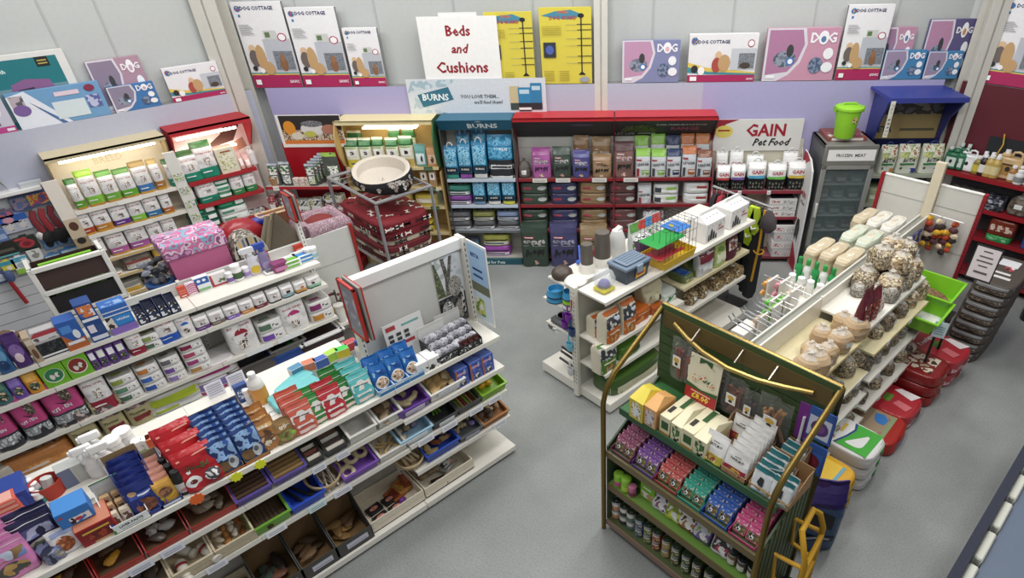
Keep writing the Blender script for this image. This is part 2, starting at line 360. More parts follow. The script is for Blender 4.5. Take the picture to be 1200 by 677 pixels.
@memo
def boxtray(w,d,h,col,front=.5,name='display_box',inner=None,prints=(),wall=.004,backh=None,backprints=(),slope=True):
    """open counter box: low front, sides rising to a tall back card"""
    b=B(); bh=backh or h; f=h*front; i=inner or col
    b.box(-w/2,w/2,-d/2,d/2,0,wall,i); b.box(-w/2,w/2,-d/2,-d/2+wall,0,f,col); b.box(-w/2,w/2,d/2-wall,d/2,0,bh,i)
    for sx in (-1,1):
        x0,x1=(-w/2,-w/2+wall) if sx<0 else (w/2-wall,w/2)
        pr=[(-d/2,0),(d/2,0),(d/2,h),(d/2-d*.25,h),(-d/2,f)] if slope else [(-d/2,0),(d/2,0),(d/2,h),(-d/2,h)]
        vs=[(x,y,z) for x in (x0,x1) for y,z in pr]; n=len(pr)
        b.add(vs,[tuple(range(n))[::-1],tuple(range(n,2*n))]+[(j,(j+1)%n,n+(j+1)%n,n+j) for j in range(n)],col)
    b.prints(lambda fx,fz,l=0:((fx-.5)*w,-d/2-l,fz*f),w,f,prints)
    if backprints: b.prints(lambda fx,fz,l=0:((fx-.5)*w,d/2-wall-l,fz*bh),w,bh,backprints)
    return T(name,b)
@memo
def stick(L,r,col,name='chew_stick',bend=0,seg=7):
    b=B(); b.tube([(-L/2,0,r),(-L/4,bend,r),(L/4,bend,r),(L/2,0,r)],r,col,seg); return T(name,b)
@memo
def lump(rx,ry,rz,col,name='chew',seed=0,rough=.2):
    b=B(); b.blob(0,0,rz,rx,ry,rz,col,seed,rough); return T(name,b)
@memo
def bone(L,r,col,name='rawhide_bone'):
    b=B(); b.tube([(-L/2,0,r),(L/2,0,r)],r*.75,col,8)
    for sx in (-1,1):
        for sy in (-1,1): b.blob(sx*L/2,sy*r*.8,r,r*1.05,r*1.0,r,col,1,.08,8,5)
    return T(name,b)
@memo
def card(w,h,body,prints=(),th=.004,name='card_pack',kids=()):
    b=B(); b.box(-w/2,w/2,-th/2,th/2,0,h,body); b.prints(lambda fx,fz,l=0:((fx-.5)*w,-th/2-l,fz*h),w,h,prints)
    return T(name,b,kids)
# ---- brand liveries
def rc(band,topc=None,foot=None,dome=None,dark=None):
    pr=[('r',.06,.34,.94,.82,'d9d6d6,e6e4e2,cfcccc:f/9'),('t','ROYAL CANIN',.5,.7,.055,'a8242c',.76)]
    if dome: pr+=[('e',.5,.5,.24,.13,dome),('r',.2,.3,.8,.5,'ece8e6'),('r',.3,.14,.62,.36,'6b5648,e8e0d8,3a2c24:p/30')]
    else: pr+=[('r',.36,.38,.68,.58,'5c4a40,efe9e4,8a7466,efe9e4:p/34')]
    bands=[]
    if band: bands.append((.08 if foot else 0,.3,band+':f')); pr.append(('r',.12,.17,.6,.2,'f2f0ee'))
    if foot: bands.append((0,.08,foot+':f'))
    if topc: bands.append((.84,1,topc+':f'))
    if dark: bands.append((0,.14,dark+':f'))
    return lambda w,d,h:bag(w,d,h,'e9e6e4:f',tuple(pr),'gusset' if h>1.2*w else 'block',tuple(bands),seed=int(h*100),crump=.016)
def rc_slab(band,text=True):
    return lambda w,d,h:bag(w,d,h,'dcd9d6:f',(('r',.04,.2,.96,.86,'e4e2e0'),('r',.06,.26,.5,.8,band),('r',.56,.4,.8,.66,'5c5450,efe9e4:p/40')),'slab',(),seed=int(w*99),top=(('r',.02,.02,.98,.96,'9a9892,b8b5b0,8a8782:f/7'),('r',.15,.2,.6,.4,band)),name='folded_food_bag')
def plain(body,*prints,style='gusset',bands=(),name='food_bag',handle=None,top=(),crump=.016,seed=0):
    return lambda w,d,h:bag(w,d,h,body,tuple(prints),style,tuple(bands),name,tuple(top),seed or int(h*1000)%7,handle,crump)
def ctn(body,*prints,top=None,side=None,topp=(),name='carton',flap=None,sidep=()):
    return lambda w,d,h:carton(w,d,h,body,tuple(prints),top,side,tuple(topp),name,.003,0,flap,tuple(sidep))

# ---------------------------------------------------------------- camera, light
CAM_R=[[0.7032, 0.710739, -0.01894], [0.40321, -0.420591, -0.812727], [-0.585603, 0.563873, -0.582337]]
CAM_F,CAM_CX,CAM_CY,CAM_H=703.9,689.35,400.8,4.27
cam=bpy.data.objects.new('camera',bpy.data.cameras.new('camera')); COL.objects.link(cam); SC.camera=cam
_r,_d,_f=[Vector(x) for x in CAM_R]
cam.matrix_world=Matrix(((_r.x,-_d.x,-_f.x,0),(_r.y,-_d.y,-_f.y,0),(_r.z,-_d.z,-_f.z,CAM_H),(0,0,0,1)))
cd=cam.data; cd.sensor_fit='HORIZONTAL'; cd.sensor_width=36; cd.lens=CAM_F*36/1200; cd.shift_x=(600-CAM_CX)/1200; cd.shift_y=-(338.5-CAM_CY)/1200; cd.clip_end=60; cd.clip_start=.05
W=bpy.data.worlds.new('world'); SC.world=W; W.use_nodes=True
W.node_tree.nodes['Background'].inputs[0].default_value=(.93,.96,1,1); W.node_tree.nodes['Background'].inputs[1].default_value=.3
for i,(x,y) in enumerate(((-7.6,.6),(-7.0,2.6),(-5.0,4.6),(-4.4,1.2),(-2.4,3.4),(-3.2,6.6),(-1.2,6.0),(.4,4.2),(-2.0,.4))):
    l=bpy.data.lights.new('ceiling_strip_light','AREA'); l.shape='RECTANGLE'; l.size=.5; l.size_y=2.2; l.energy=60; l.color=(1,.99,.965)
    o=bpy.data.objects.new('ceiling_strip_light',l); COL.objects.link(o); o.location=(x,y,5.3)
vs=SC.view_settings; vs.view_transform='Standard'; vs.look='None'; vs.gamma=1; vs.use_curve_mapping=False; vs.exposure=0.0
# ---------------------------------------------------------------- room shell
def floor_mat():
    m=bpy.data.materials.new('painted_concrete'); m.use_nodes=True; nt=m.node_tree; N=nt.nodes; Lk=nt.links; b=N['Principled BSDF']
    tc=N.new('ShaderNodeTexCoord'); n1=N.new('ShaderNodeTexNoise'); n1.inputs['Scale'].default_value=1.1; n1.inputs['Detail'].default_value=6
    n2=N.new('ShaderNodeTexNoise'); n2.inputs['Scale'].default_value=70; n2.inputs['Detail'].default_value=3
    r1=N.new('ShaderNodeValToRGB'); r1.color_ramp.elements[0].position=.3; r1.color_ramp.elements[0].color=lin('828583'); r1.color_ramp.elements[1].position=.7; r1.color_ramp.elements[1].color=lin('9b9e9c')
    r2=N.new('ShaderNodeValToRGB'); r2.color_ramp.elements[0].position=.3; r2.color_ramp.elements[0].color=(.55,.55,.55,1); r2.color_ramp.elements[1].position=.55; r2.color_ramp.elements[1].color=(1,1,1,1)
    mx=N.new('ShaderNodeMix'); mx.data_type='RGBA'; mx.blend_type='MULTIPLY'; mx.inputs[0].default_value=.55
    for n in (n1,n2): Lk.new(tc.outputs['Object'],n.inputs['Vector'])
    Lk.new(n1.outputs['Fac'],r1.inputs['Fac']); Lk.new(n2.outputs['Fac'],r2.inputs['Fac']); Lk.new(r1.outputs['Color'],mx.inputs[6]); Lk.new(r2.outputs['Color'],mx.inputs[7]); Lk.new(mx.outputs[2],b.inputs['Base Color'])
    b.inputs['Roughness'].default_value=.42; bp=N.new('ShaderNodeBump'); bp.inputs['Strength'].default_value=.25; bp.inputs['Distance'].default_value=.004; Lk.new(n2.outputs['Fac'],bp.inputs['Height']); Lk.new(bp.outputs['Normal'],b.inputs['Normal'])
    MATS['FLOOR']=m
floor_mat()
struct('floor',B().box(-10.5,4,-4,10.5,-.1,0,'FLOOR'))
def wall(name,fr,u0,u1,top='babdbb',seam=1.0,h=5.2):
    b=B(); b.box(u0,u1,0,.12,0,h,top)
    u=u0+.35
    while u<u1: b.box(u-.012,u+.012,-.006,0,2.4,h,'adafad'); u+=seam/2 if int(u*2)%2 else seam
    f=FR[fr]; struct(name,b,(f.x,f.y,0),(0,0,f.a))
wall('wall_left','L',-3.4,2.95); wall('wall_back','M',-3.25,6.05); wall('wall_right','R',-2.7,3.2)
def dado(name,fr,u0,u1,col,z=2.44):
    f=FR[fr]; b=B(); b.box(u0,u1,-.15,0,0,z,col,top='8b8c8a'); struct(name,b,(f.x,f.y,0),(0,0,f.a))
dado('trim_1','L',-3.4,2.72,'b4b7c9'); dado('trim_2','M',-3.04,-.9,'aaa3cf'); dado('trim_3','M',-.9,2.777,'b3b6ca'); dado('trim_4','M',2.777,5.85,'aaa4ce'); dado('trim_5','R',-2.45,3.2,'5d1623')
def column(name,fr,u0,u1,v0,v1):
    f=FR[fr]; b=B(); m=(v0+v1)/2
    b.box(u0,u1,-v1,-v1+.02,0,5.2,'cfccc2:w'); b.box(u0,u1,-v0-.02,-v0,0,5.2,'cfccc2:w'); b.box((u0+u1)/2-.012,(u0+u1)/2+.012,-v1,-v0,0,5.2,'c4c1b8:w')
    struct(name,b,(f.x,f.y,0),(0,0,f.a))
column('pillar_1','M',-3.486,-3.171,.16,.42)
column('pillar_2','M',1.36,1.53,.0,.1515)
column('pillar_3','M',6.002,6.205,.16,.42)

# ---------------------------------------------------------------- shelving units
def ubox(b,u0,u1,v0,v1,z0,z1,mat,c=0): return b.box(u0,u1,-v1,-v0,z0,z1,mat,c)
class Unit:
    def __init__(s,name,fr,label,cat='shelf unit',group=None):
        s.f=FR[fr]; s.r=root(name,(s.f.x,s.f.y,0),s.f.a,label,cat,group)
    def part(s,name,b,parent=None): 
        o=ob(name,b,parent or s.r); return o
    def box(s,name,u0,u1,v0,v1,z0,z1,mat,c=.004): return s.part(name,ubox(B(),u0,u1,v0,v1,z0,z1,mat,c))
    def shelf(s,u0,u1,v0,v1,z,mat='e4e0d6:w',lip=None,lh=.035,name='shelf',tags=()):
        b=B(); ubox(b,u0,u1,v0,v1-.006,z-.02,z,mat); ubox(b,u0,u1,v1-.006,v1,z-lh,z+.004,lip or mat)
        o=s.part(name,b)
        for t in tags:
            u,w,col=t[:3]; k=B(); ubox(k,u-w/2,u+w/2,v1+.001,v1+.005,z-lh-.012,z+.012,col)
            for j in range(2): ubox(k,u-w*.38,u+w*.38,v1+.005,v1+.0056,z-lh+.004+j*.016,z-lh+.009+j*.016,'8a8a92')
            s.part('price_label',k,o)
        return o
    def post(s,u,v0,v1,z0,z1,mat='dcd8cc:w',w=.03,slots=True,name='upright'):
        b=B(); ubox(b,u-w/2,u+w/2,v0,v1,z0,z1,mat)
        if slots:
            z=z0+.06
            while z<z1-.04:
                ubox(b,u-.004,u+.004,v1,v1+.0008,z,z+.025,'2c2c2c'); z+=.05
        return s.part(name,b)
CRM='e3dfd4:w'
# --- near gondola
g=Unit('gondola_shelving','A','long cream gondola with dog treats and trays of chews, nearest the gallery','shelf unit')
def trow(zz,us,w=.1,col='e9eaf2'): return [(u,w,col) for u in us]
for u0,u1 in ((-1.1,.17),(.172,1.362)):
    g.shelf(u0,u1,.02,.415,1.36,CRM,name='top_shelf'); g.shelf(u0,u1,-.56,-.02,1.36,CRM,name='rear_top_shelf')
    g.box('spine_channel',u0,u1,-.02,.02,.1,1.352,'b9b6ac:w')
tg=dict([(0,[]),(1,[])])
g.shelf(-1.1,.17,.02,.415,1.07,CRM,tags=[(-0.961,.12,'dfe0ee'),(-0.795,.12,'dfe0ee'),(-0.453,.13,'dfe0ee'),(-0.278,.13,'dfe0ee')])
g.shelf(.172,1.362,.02,.415,1.07,CRM,tags=[(0.68,.1,'e9eaf2'),(0.862,.1,'e9eaf2')])
g.shelf(-1.1,.17,.02,.415,.745,CRM,tags=[(-0.321,.12,'e9eaf2'),(-0.131,.13,'e9eaf2')])
g.shelf(.172,1.362,.02,.415,.745,CRM,tags=[(0.27,.14,'f4f5f7'),(0.572,.13,'cfe9ea'),(0.773,.14,'e9eaf2')])
g.shelf(1.366,2.362,.02,.415,1.36,CRM,name='top_shelf'); g.shelf(1.366,2.362,.02,.43,1.045,CRM)
g.shelf(1.366,2.362,.02,.42,.765,CRM,tags=[(1.505,.15,'eeeff6'),(1.739,.15,'eeeff6'),(2.014,.14,'eeeff6'),(2.219,.14,'eeeff6')])
g.shelf(1.366,2.362,.02,.42,.455,CRM,tags=[(2.235,.15,'eeeff6')])
for u0,u1 in ((-1.1,.17),(.172,1.362),(1.366,2.362)):
    b=B(); ubox(b,u0,u1,0,.45,.03,.09,CRM,.004); o=g.part('base_shelf',b)
    for u in (u0+.08,u1-.06): 
        k=B(); k.lathe([(.018,0),(.022,.008),(.008,.012),(.008,.035)],'d6d6d2:w',cx=u,cy=-.41,seg=10); g.part('levelling_foot',k,o)
for u in (-1.1,.171,1.364): g.post(u,-.02,.03,.03,1.37)
g.box('back_panel',1.37,2.34,.0,.03,.1,2.06,'c9c9c4:w')
g.box('rear_panel',.18,1.36,-.03,-.01,.1,1.34,'c9c9c4:w')
g.box('top_rail',1.36,2.35,-.03,.05,2.06,2.15,'e9e9e6:w')
g.post(2.36,-.03,.075,.03,2.16,'e6e2d6:w',.035)
g.post(1.362,-.03,.06,.03,2.06,'e6e2d6:w',.03)
# wing board with a sky poster, and the squirrel poster on the back
b=B(); ubox(b,2.372,2.382,.08,.34,1.40,2.15,'e8e6e0:w'); b.prints(lambda fx,fz,l=0:(2.372-l,-.09-fx*.24,1.42+fz*.72),.24,.72,(('r',0,0,1,1,'cfe0ee'),('r',0,.42,1,.98,'9fc3e6'),('r',0,.38,1,.5,'6d7358'),('r',.05,.05,.6,.3,'5d8f3a,c9cf6a,e8ecef:p/20'),('t','BETA',.4,.86,.05,'16407e'),('r',0.18,0.667,0.72,0.694,'16407e'),('r',0.18,0.587,0.72,0.613,'16407e')))
g.part('wing_poster_board',b)
b=B(); ubox(b,2.06,2.32,.031,.036,1.40,2.05,'d8d9d6'); b.prints(lambda fx,fz,l=0:(2.06+fx*.26,-.036-l,1.4+fz*.65),.26,.65,(('r',0,.42,1,1,'c4cacc,d7dadd,b0b6b4:p/9'),('q',((.3,.45),(.62,.45),(.55,.7),(.72,.98),(.6,.98),(.48,.78),(.4,.98),(.28,.98),(.36,.7)),'6a6258,4f4a42,7c746a:r/30'),('q',((0,.45),(.3,.45),(.2,.7),(.06,.95),(0,.95)),'6d7350,4c5438,8a9068:r/24'),('r',0,0,1,.43,'252527,4c4a4a,1c1c1e:p/12'),('e',.66,.55,.24,.15,'8a857e,b8b2aa,6c6760:r/60'),('e',.3,.25,.22,.13,'8c8a8a,c9c6c4,5c5a5a:r/50'),('e',.74,.2,.18,.14,'7c7672,b0a8a0,545050:r/50'),('r',.3,.02,.42,.4,'e0dfdc,2a2a2a:p/60'),('r',.82,.06,.94,.5,'dcdad8,2a2a2a:p/60')))
g.part('poster',b)
# --- second gondola
g=Unit('gondola_shelving','B','long cream gondola stacked with cat food, behind the dog treat gondola','shelf unit')
for u0,u1 in ((-1.8,-.525),(-.52,.715),(.72,1.965)):
    for z,t in ((1.237,.41),(.98,.43),(.56,.43),(.27,.43)): g.shelf(u0,u1,.02,t,z,CRM)
    b=B(); ubox(b,u0,u1,0,.45,.03,.09,CRM,.004); g.part('base_shelf',b)
    g.box('back_panel',u0,u1,-.015,.015,.09,1.36,'cdcdc8:w')
    g.shelf(u0,u1,-.5,-.02,1.08,CRM,name='rear_shelf')
g.part('shelf_card',ubox(B(),.95,1.22,.432,.436,.525,.585,'eef0f0'))
g.part('shelf_card',ubox(B(),1.28,1.55,.432,.436,.525,.585,'eef0f0'))
g.box('back_panel',1.97,2.52,-.015,.015,.09,1.36,'cdcdc8:w'); g.shelf(1.97,2.5,.02,.40,.42,CRM)
b=B(); ubox(b,1.97,2.52,.016,.02,.98,.985,'a8a8a4'); g.part('panel_seam',b)
for u in (-.523,.717): g.post(u,-.03,.03,.03,1.37)
g.post(1.985,-.03,.035,.03,1.62,'e8e6de:w',.045); g.post(1.575,-.02,.03,1.24,1.37,'b02a22:w',.035,False,'red_end_cap'); g.post(2.535,-.03,.04,.03,1.38,'a3221c:w',.035,False,'red_upright')
# --- middle gondola
g=Unit('gondola_shelving','C','short double-sided cream gondola with hamster cage and bowls','shelf unit')
for u0,u1,zs in ((3.37,4.6,((1.345,.40),(.82,.40),(.49,.40))),(4.602,5.86,((1.345,.40),(.957,.38),(.612,.38)))):
    for z,t in zs: g.shelf(u0,u1,.03,t,z,CRM if z!=.957 else 'd8cca4:w')
    b=B(); ubox(b,u0,u1,0,.46,.03,.14,CRM,.004); o=g.part('base_shelf',b)
    g.box('back_panel',u0,u1,-.012,.012,.1,1.33,'cbc8bd:w')
    for z,t in ((1.32,.40),(1.04,.5),(.75,.48)): g.shelf(u0,u1,-t,-.03,z,CRM,name='rear_shelf')
    b=B(); ubox(b,u0,u1,-.6,0,.03,.15,CRM,.004); o2=g.part('rear_base_shelf',b)
    if u0<4:
        for v in (-.55,-.1,.06,.4):
            k=B(); k.lathe([(.018,0),(.022,.008),(.008,.012),(.008,.035)],'e6e6e2:w',cx=u0+.05,cy=-v,seg=10); g.part('levelling_foot',k,o if v>0 else o2)
b=B(); ubox(b,3.325,3.368,-.035,.035,.03,1.375,'e0dccf:w'); z=.2
while z<1.33: b.box(3.3242,3.325,-.02,-.014,z,z+.025,'33302c'); b.box(3.3242,3.325,.014,.02,z,z+.025,'33302c'); z+=.05
g.part('upright',b)
g.box('top_channel',3.37,5.86,-.03,.03,1.33,1.352,'77756c:w')
for v in (-.03,): 
    for z in (.25,.33,.38):
        k=B(); k.tube([(3.45+.3*(z-.25),-v+.03,z),(3.45+.3*(z-.25),-v+.35,z+.02)],.014,'2b2b2d:w',8); g.part('prong_hook',k)
# --- right gondola
g=Unit('gondola_shelving','G','long gondola heaped with bagged bird seed, beside the litter sacks','shelf unit')
TAN='d9cda2:w'
for u0,u1,zs in ((3.6,4.795,((1.15,.52,TAN),(.81,.62,TAN),(.58,.66,CRM),(.3,.7,CRM))),(4.8,6.05,((1.24,.52,CRM),(1.0,.62,TAN),(.70,.65,CRM),(.38,.7,CRM))),(6.055,7.28,())):
    for z,t,m in zs: g.shelf(u0,u1,.05,t,z,m,lh=.03,lip='d3c187:w' if z in (1.15,1.0) else CRM)
    g.box('back_panel',u0,u1,.03,.05,.05,1.36,'d6d3c6:w'); g.box('rear_panel',u0,u1,-.06,-.04,.05,1.35,'d2d0c6:w')
    g.box('spine_channel',u0,u1,-.04,.03,.05,1.325,'8b8a80:w')
    if u0>4: g.shelf(u0,u1,-.55,-.06,1.1,CRM,name='rear_shelf')
for u in (3.6,4.797,6.052): g.post(u,.03,.054,.05,1.37,'e4e0d2:w',.025,False)
g.post(7.31,-.05,.05,.0,1.96,'d8ccb0:w',.06,False,'end_upright')
for u,z,v in [(u,z,v) for z,v,us in ((.58,.66,(3.9,4.3,4.6)),(.81,.62,(3.85,4.25,4.6))) for u in us]+[(u,z,v) for z,v,us in ((.70,.65,(5.0,5.3,5.6,5.85)),(.38,.7,(5.1,5.5)),(1.0,.62,(5.1,5.6))) for u in us]:
    k=B(); ubox(k,u-.035,u+.035,v+.001,v+.004,z-.045,z+.012,'eeeeec'); g.part('price_label',k)
# cross panel at its far end, red uprights
p=Unit('end_panel_bay','Q','cream back panels with red uprights across the seed gondola end','shelf unit')
p.box('back_panel',-2.49,-1.985,-.012,.012,.2,1.68,'d0cec6:w'); p.box('back_panel',-1.865,-1.425,-.012,.012,.2,1.70,'d0cec6:w')
for u0,u1 in ((-2.49,-1.985),(-1.865,-1.425)):
    for z in (1.47,.98): p.part('panel_seam',ubox(B(),u0,u1,.0125,.015,z,z+.01,'a9a8a0:w'))
p.box('top_edge',-2.49,-1.985,-.02,.02,1.68,1.70,'efeee8:w'); p.box('top_edge',-1.865,-1.425,-.02,.02,1.70,1.72,'efeee8:w')
p.post(-2.51,-.03,.04,.02,1.70,'a01c26:w',.035,False,'red_upright'); p.post(-1.405,-.03,.04,.02,1.72,'a01c26:w',.035,True,'red_upright')
k=B(); k.tube([(-1.86,-.1,1.40),(-1.5,-.1,1.39)],.008,'e8e8e6:w',6); p.part('hanging_bar',k)

# ---------------------------------------------------------------- units along the walls
def tube_lamp(u,name,u0,u1,v,z,st=9): u.part(name,B().tube([(u0,-v,z),(u1,-v,z)],.014,f'fff6e6:e/{st}',8))
def cheek(u,name,uu,th,prof,mat): # side panel, profile in v,z
    b=B(); n=len(prof); vs=[(x,-v,z) for x in (uu,uu+th) for v,z in prof]
    b.add(vs,[tuple(range(n)),tuple(range(n,2*n))[::-1]]+[((j+1)%n,j,n+j,n+(j+1)%n) for j in range(n)],mat); return u.part(name,b)
# beige cat food unit on the side wall
w=Unit('lit_display_unit','L','beige lit wall unit with shelves of small white bags','shelf unit')
b=B(); ubox(b,.30,1.49,.152,.17,.05,2.165,'efe4cf'); b.prints(lambda fx,fz,l=0:(.3+1.19*fx,-.17-l,.05+2.15*fz),1.19,2.15,(('t','BREED',.5,.9,.036,'ddceb2',.42),)); w.part('back_panel',b)
b=B(); ubox(b,.30,1.49,.15,.5,2.165,2.185,'cfc09a'); ubox(b,.30,1.49,.485,.5,2.135,2.185,'c6b68e'); w.part('canopy',b)
tube_lamp(w,'strip_lamp',.42,1.38,.4,2.10,16)
for uu in (.30,1.475): cheek(w,'canopy_cheek',uu,.015,((.15,1.8),(.3,1.85),(.45,2.05),(.5,2.165),(.15,2.165)),'b8a276')
for n in ('L1','L2','L3','L4','L5'):
    z=SH[n][2]; w.shelf(.33,1.44,.17,.45,z,'d8cfbd:w',lip='e9e4da:w',lh=.04); 
    k=B(); ubox(k,.33,1.44,.4515,.454,z-.03,z-.004,'d2b06a')if z<1 else ubox(k,.75,1.0,.4515,.455,z-.045,z+.008,'efece4'); w.part('shelf_card',k)
w.box('plinth',.33,1.44,.17,.45,0,.1,'cfc6b2:w')
b=B(); ubox(b,.18,.325,.44,.46,.15,1.95,'e6ddd0'); b.prints(lambda fx,fz,l=0:(.18+.145*fx,-.46-l,.15+1.8*fz),.145,1.8,(('r',0,.0,1,.62,'a48f6c'),('r',0,.62,1,.75,'c9b89b'),('e',.5,.7,.3,.03,'5b3526'),('e',.5,.6,.3,.022,'2b2320'),('e',.5,.5,.34,.03,'17130f'),('e',.5,.42,.34,.028,'4a3a2c'),('e',.5,.3,.34,.03,'2b2320'))); w.part('side_strip',b)
b=B(); ubox(b,1.40,1.525,.44,.47,.5,1.98,'dedcd4'); 
pr=[]
for i in range(7): pr+=[('r',.1,.04+i*.12,.9,.1+i*.12,'cfd6b8,8fa04e,e6e6e0,9a9a94:p/24')]
b.prints(lambda fx,fz,l=0:(1.40+.125*fx,-.47-l,.5+1.48*fz),.125,1.48,pr); w.part('side_strip',b)
# red unit
w=Unit('lit_display_unit','L','red framed lit wall unit with green and white food bags','shelf unit')
b=B(); ubox(b,1.535,2.48,.152,.17,.05,2.2,'f0dcd6'); b.prints(lambda fx,fz,l=0:(1.535+.945*fx,-.17-l,.05+2.15*fz),.945,2.15,(('q',((.5,.8),(.62,.84),(.8,.85),(.93,.93),(.97,.98),(.78,.97),(.66,.9),(.5,.86)),'5a3428'),('q',((.45,.77),(.7,.77),(.95,.8),(.93,.86),(.8,.84),(.6,.83)),'c2876a'),('r',.0,.70,1,.745,'8c1420'))); w.part('back_panel',b)
b=B(); ubox(b,1.535,2.48,.15,.54,2.19,2.21,'b01c22'); ubox(b,1.535,2.48,.52,.54,2.15,2.21,'c0202a'); w.part('canopy',b)
tube_lamp(w,'strip_lamp',1.6,2.3,.46,2.10,20); tube_lamp(w,'strip_lamp',1.6,2.3,.2,1.83,10)
for uu in (1.535,2.465): cheek(w,'canopy_cheek',uu,.015,((.15,1.78),(.25,1.8),(.53,2.1),(.53,2.2),(.15,2.2)),'b81e28')
for n in ('L1','L2','L3','L5'): w.shelf(1.545,2.38,.17,.45,SH[n][2],'b3262c:w',lip='b0262c:w',lh=.045)
w.box('plinth',1.545,2.38,.17,.45,0,.1,'8c1c22:w')
# slatwall
w=Unit('slat_display_panel','L','white slatwall hung with collars, toys and blue carded packs','display panel')
b=B(); ubox(b,-1.9,.17,.15,.165,.05,1.84,'c8c9ca:w')
z=.05
while z<1.8: ubox(b,-1.9,.17,.165,.18,z,z+.115,'c3c5c8:w'); z+=.125
w.part('slatwall_board',b); w.box('ledge_rail',-1.9,.17,.15,.3,1.84,1.88,'e4e4e2:w')
# --- back wall
RED='8e1a26:w'
w=Unit('display_shelving','M','red backed shelving under a breakfast food picture','shelf unit')
b=B(); ubox(b,-2.88,-2.12,.43,.445,.1,1.8,'a70d1c:w'); w.part('back_panel',b)
for z in (1.29,.93,.57): w.shelf(-3.15,-2.1,.445,.72,z,'a8a39c:w',lip='b3202a:w',tags=((-3.0,.08,'f2f0ee'),))
w.box('plinth',-3.1,-2.1,.44,.7,0,.12,'8e1a26:w')
b=B(); ubox(b,-2.86,-2.0,.43,.45,1.745,2.165,'e8e4da'); b.prints(lambda fx,fz,l=0:(-2.82+.82*fx,-.45-l,1.75+.41*fz),.82,.41,(('r',0,.0,1,1,'2a2422'),('r',0,.2,1,.55,'8a6a50,d9c9b4,6a4634,c7b06a:p/22'),('r',0,0,1,.1,'e9e2da'),('r',0,.1,1,.22,'d9742a'),('e',.14,.62,.1,.22,'dc8a1e'),('e',.52,.58,.2,.2,'d4d0cc'),('e',.52,.74,.18,.1,'4a4a4e,8a8a90:s/120'),('e',.46,.42,.1,.1,'b9b84a'),('e',.8,.56,.14,.16,'b0705a'),('e',.24,.36,.1,.12,'d8cdb6'))); w.part('picture_board',b)
w=Unit('display_shelving','M','cream canopied shelving with green curved side and lit underside','shelf unit')
b=B(); ubox(b,-2.08,-.76,.152,.17,.1,2.07,'c7a566'); w.part('back_panel',b)
b=B(); ubox(b,-2.08,-.76,.15,.5,2.07,2.09,'dfd09c'); ubox(b,-2.08,-.76,.48,.5,2.04,2.09,'dfd09c'); w.part('canopy',b)
w.part('lamp_panel',ubox(B(),-1.72,-1.0,.34,.47,1.985,2.0,'fff3d6:e/7'))
pc=((.15,1.40),(.42,1.42),(.52,1.52),(.58,1.65),(.6,1.8),(.58,1.93),(.5,2.04),(.5,2.09),(.15,2.09))
cheek(w,'curved_side',-.775,.02,pc,'2f6238'); cheek(w,'curved_side',-2.085,.02,pc,'b89a5c')
cheek(w,'side_panel',-.775,.02,((.15,.0),(.5,.0),(.5,1.4),(.15,1.4)),'b4945a'); cheek(w,'side_panel',-2.085,.02,((.15,.0),(.5,.0),(.5,1.4),(.15,1.4)),'b4945a')
for n in ('MY','MY3','MY2'): w.shelf(-2.06,-.78,.17,.5,SH[n][2],'cdb479:w',lip='d8c690:w',tags=((-.92,.12,'3a6b3a'),))
w.shelf(-2.06,-.78,.17,.5,.5,'cdb479:w',lip='d8c690:w'); w.box('plinth',-2.06,-.78,.17,.5,0,.1,'c9b27a:w')
w=Unit('display_shelving','M','pale shelving under a deep blue header board','shelf unit')
b=B(); ubox(b,-.69,.27,.152,.17,.1,2.1,'c9c6ba:w'); ubox(b,-.26,-.14,.17,.175,1.3,2.05,'8c8060'); w.part('back_panel',b)
b=B(); vs=[(x,-v,z) for x in (-.70,.28) for v,z in ((.15,2.1),(.54,2.1),(.44,1.95),(.42,1.95),(.15,2.08))]
b.add(vs,[(0,1,2,3,4)[::-1],(5,6,7,8,9)]+[(j,(j+1)%5,5+(j+1)%5,5+j) for j in range(5)],'17607f:w')
b.prints(lambda fx,fz,l=0:(-.7+.98*fx,-(.44+.1*fz)-l*1.2,1.95+.15*fz),.98,.2,(('t','BURNS',.6,.42,.5,'eef2f2',.6),('t','John',.55,.85,.18,'dfe8ea',.3,.3),)); w.part('header_board',b)
for n in ('M1','M2','M3'): w.shelf(-.685,.265,.17,.5,SH[n][2],'aeb4ba:w',lip='bccada:w' if n!='M3' else '6b7278:w')
w.shelf(-.685,.265,.17,.5,.10,'b9b6ac:w',lip='b9b6ac:w')
b=B(); ubox(b,-.685,.265,.17,.55,0,.085,'1d5563:w'); b.prints(lambda fx,fz,l=0:(-.685+.95*fx,-.55-l,.085*fz),.95,.085,(('t','Natural for Pets',.5,.5,.6,'cfe0e2',.85),)); w.part('kick_board',b)
for uu in (-.705,.268): cheek(w,'side_panel',uu,.015,((.15,0),(.5,0),(.47,1.97),(.15,1.97)),'4c4a46:w')
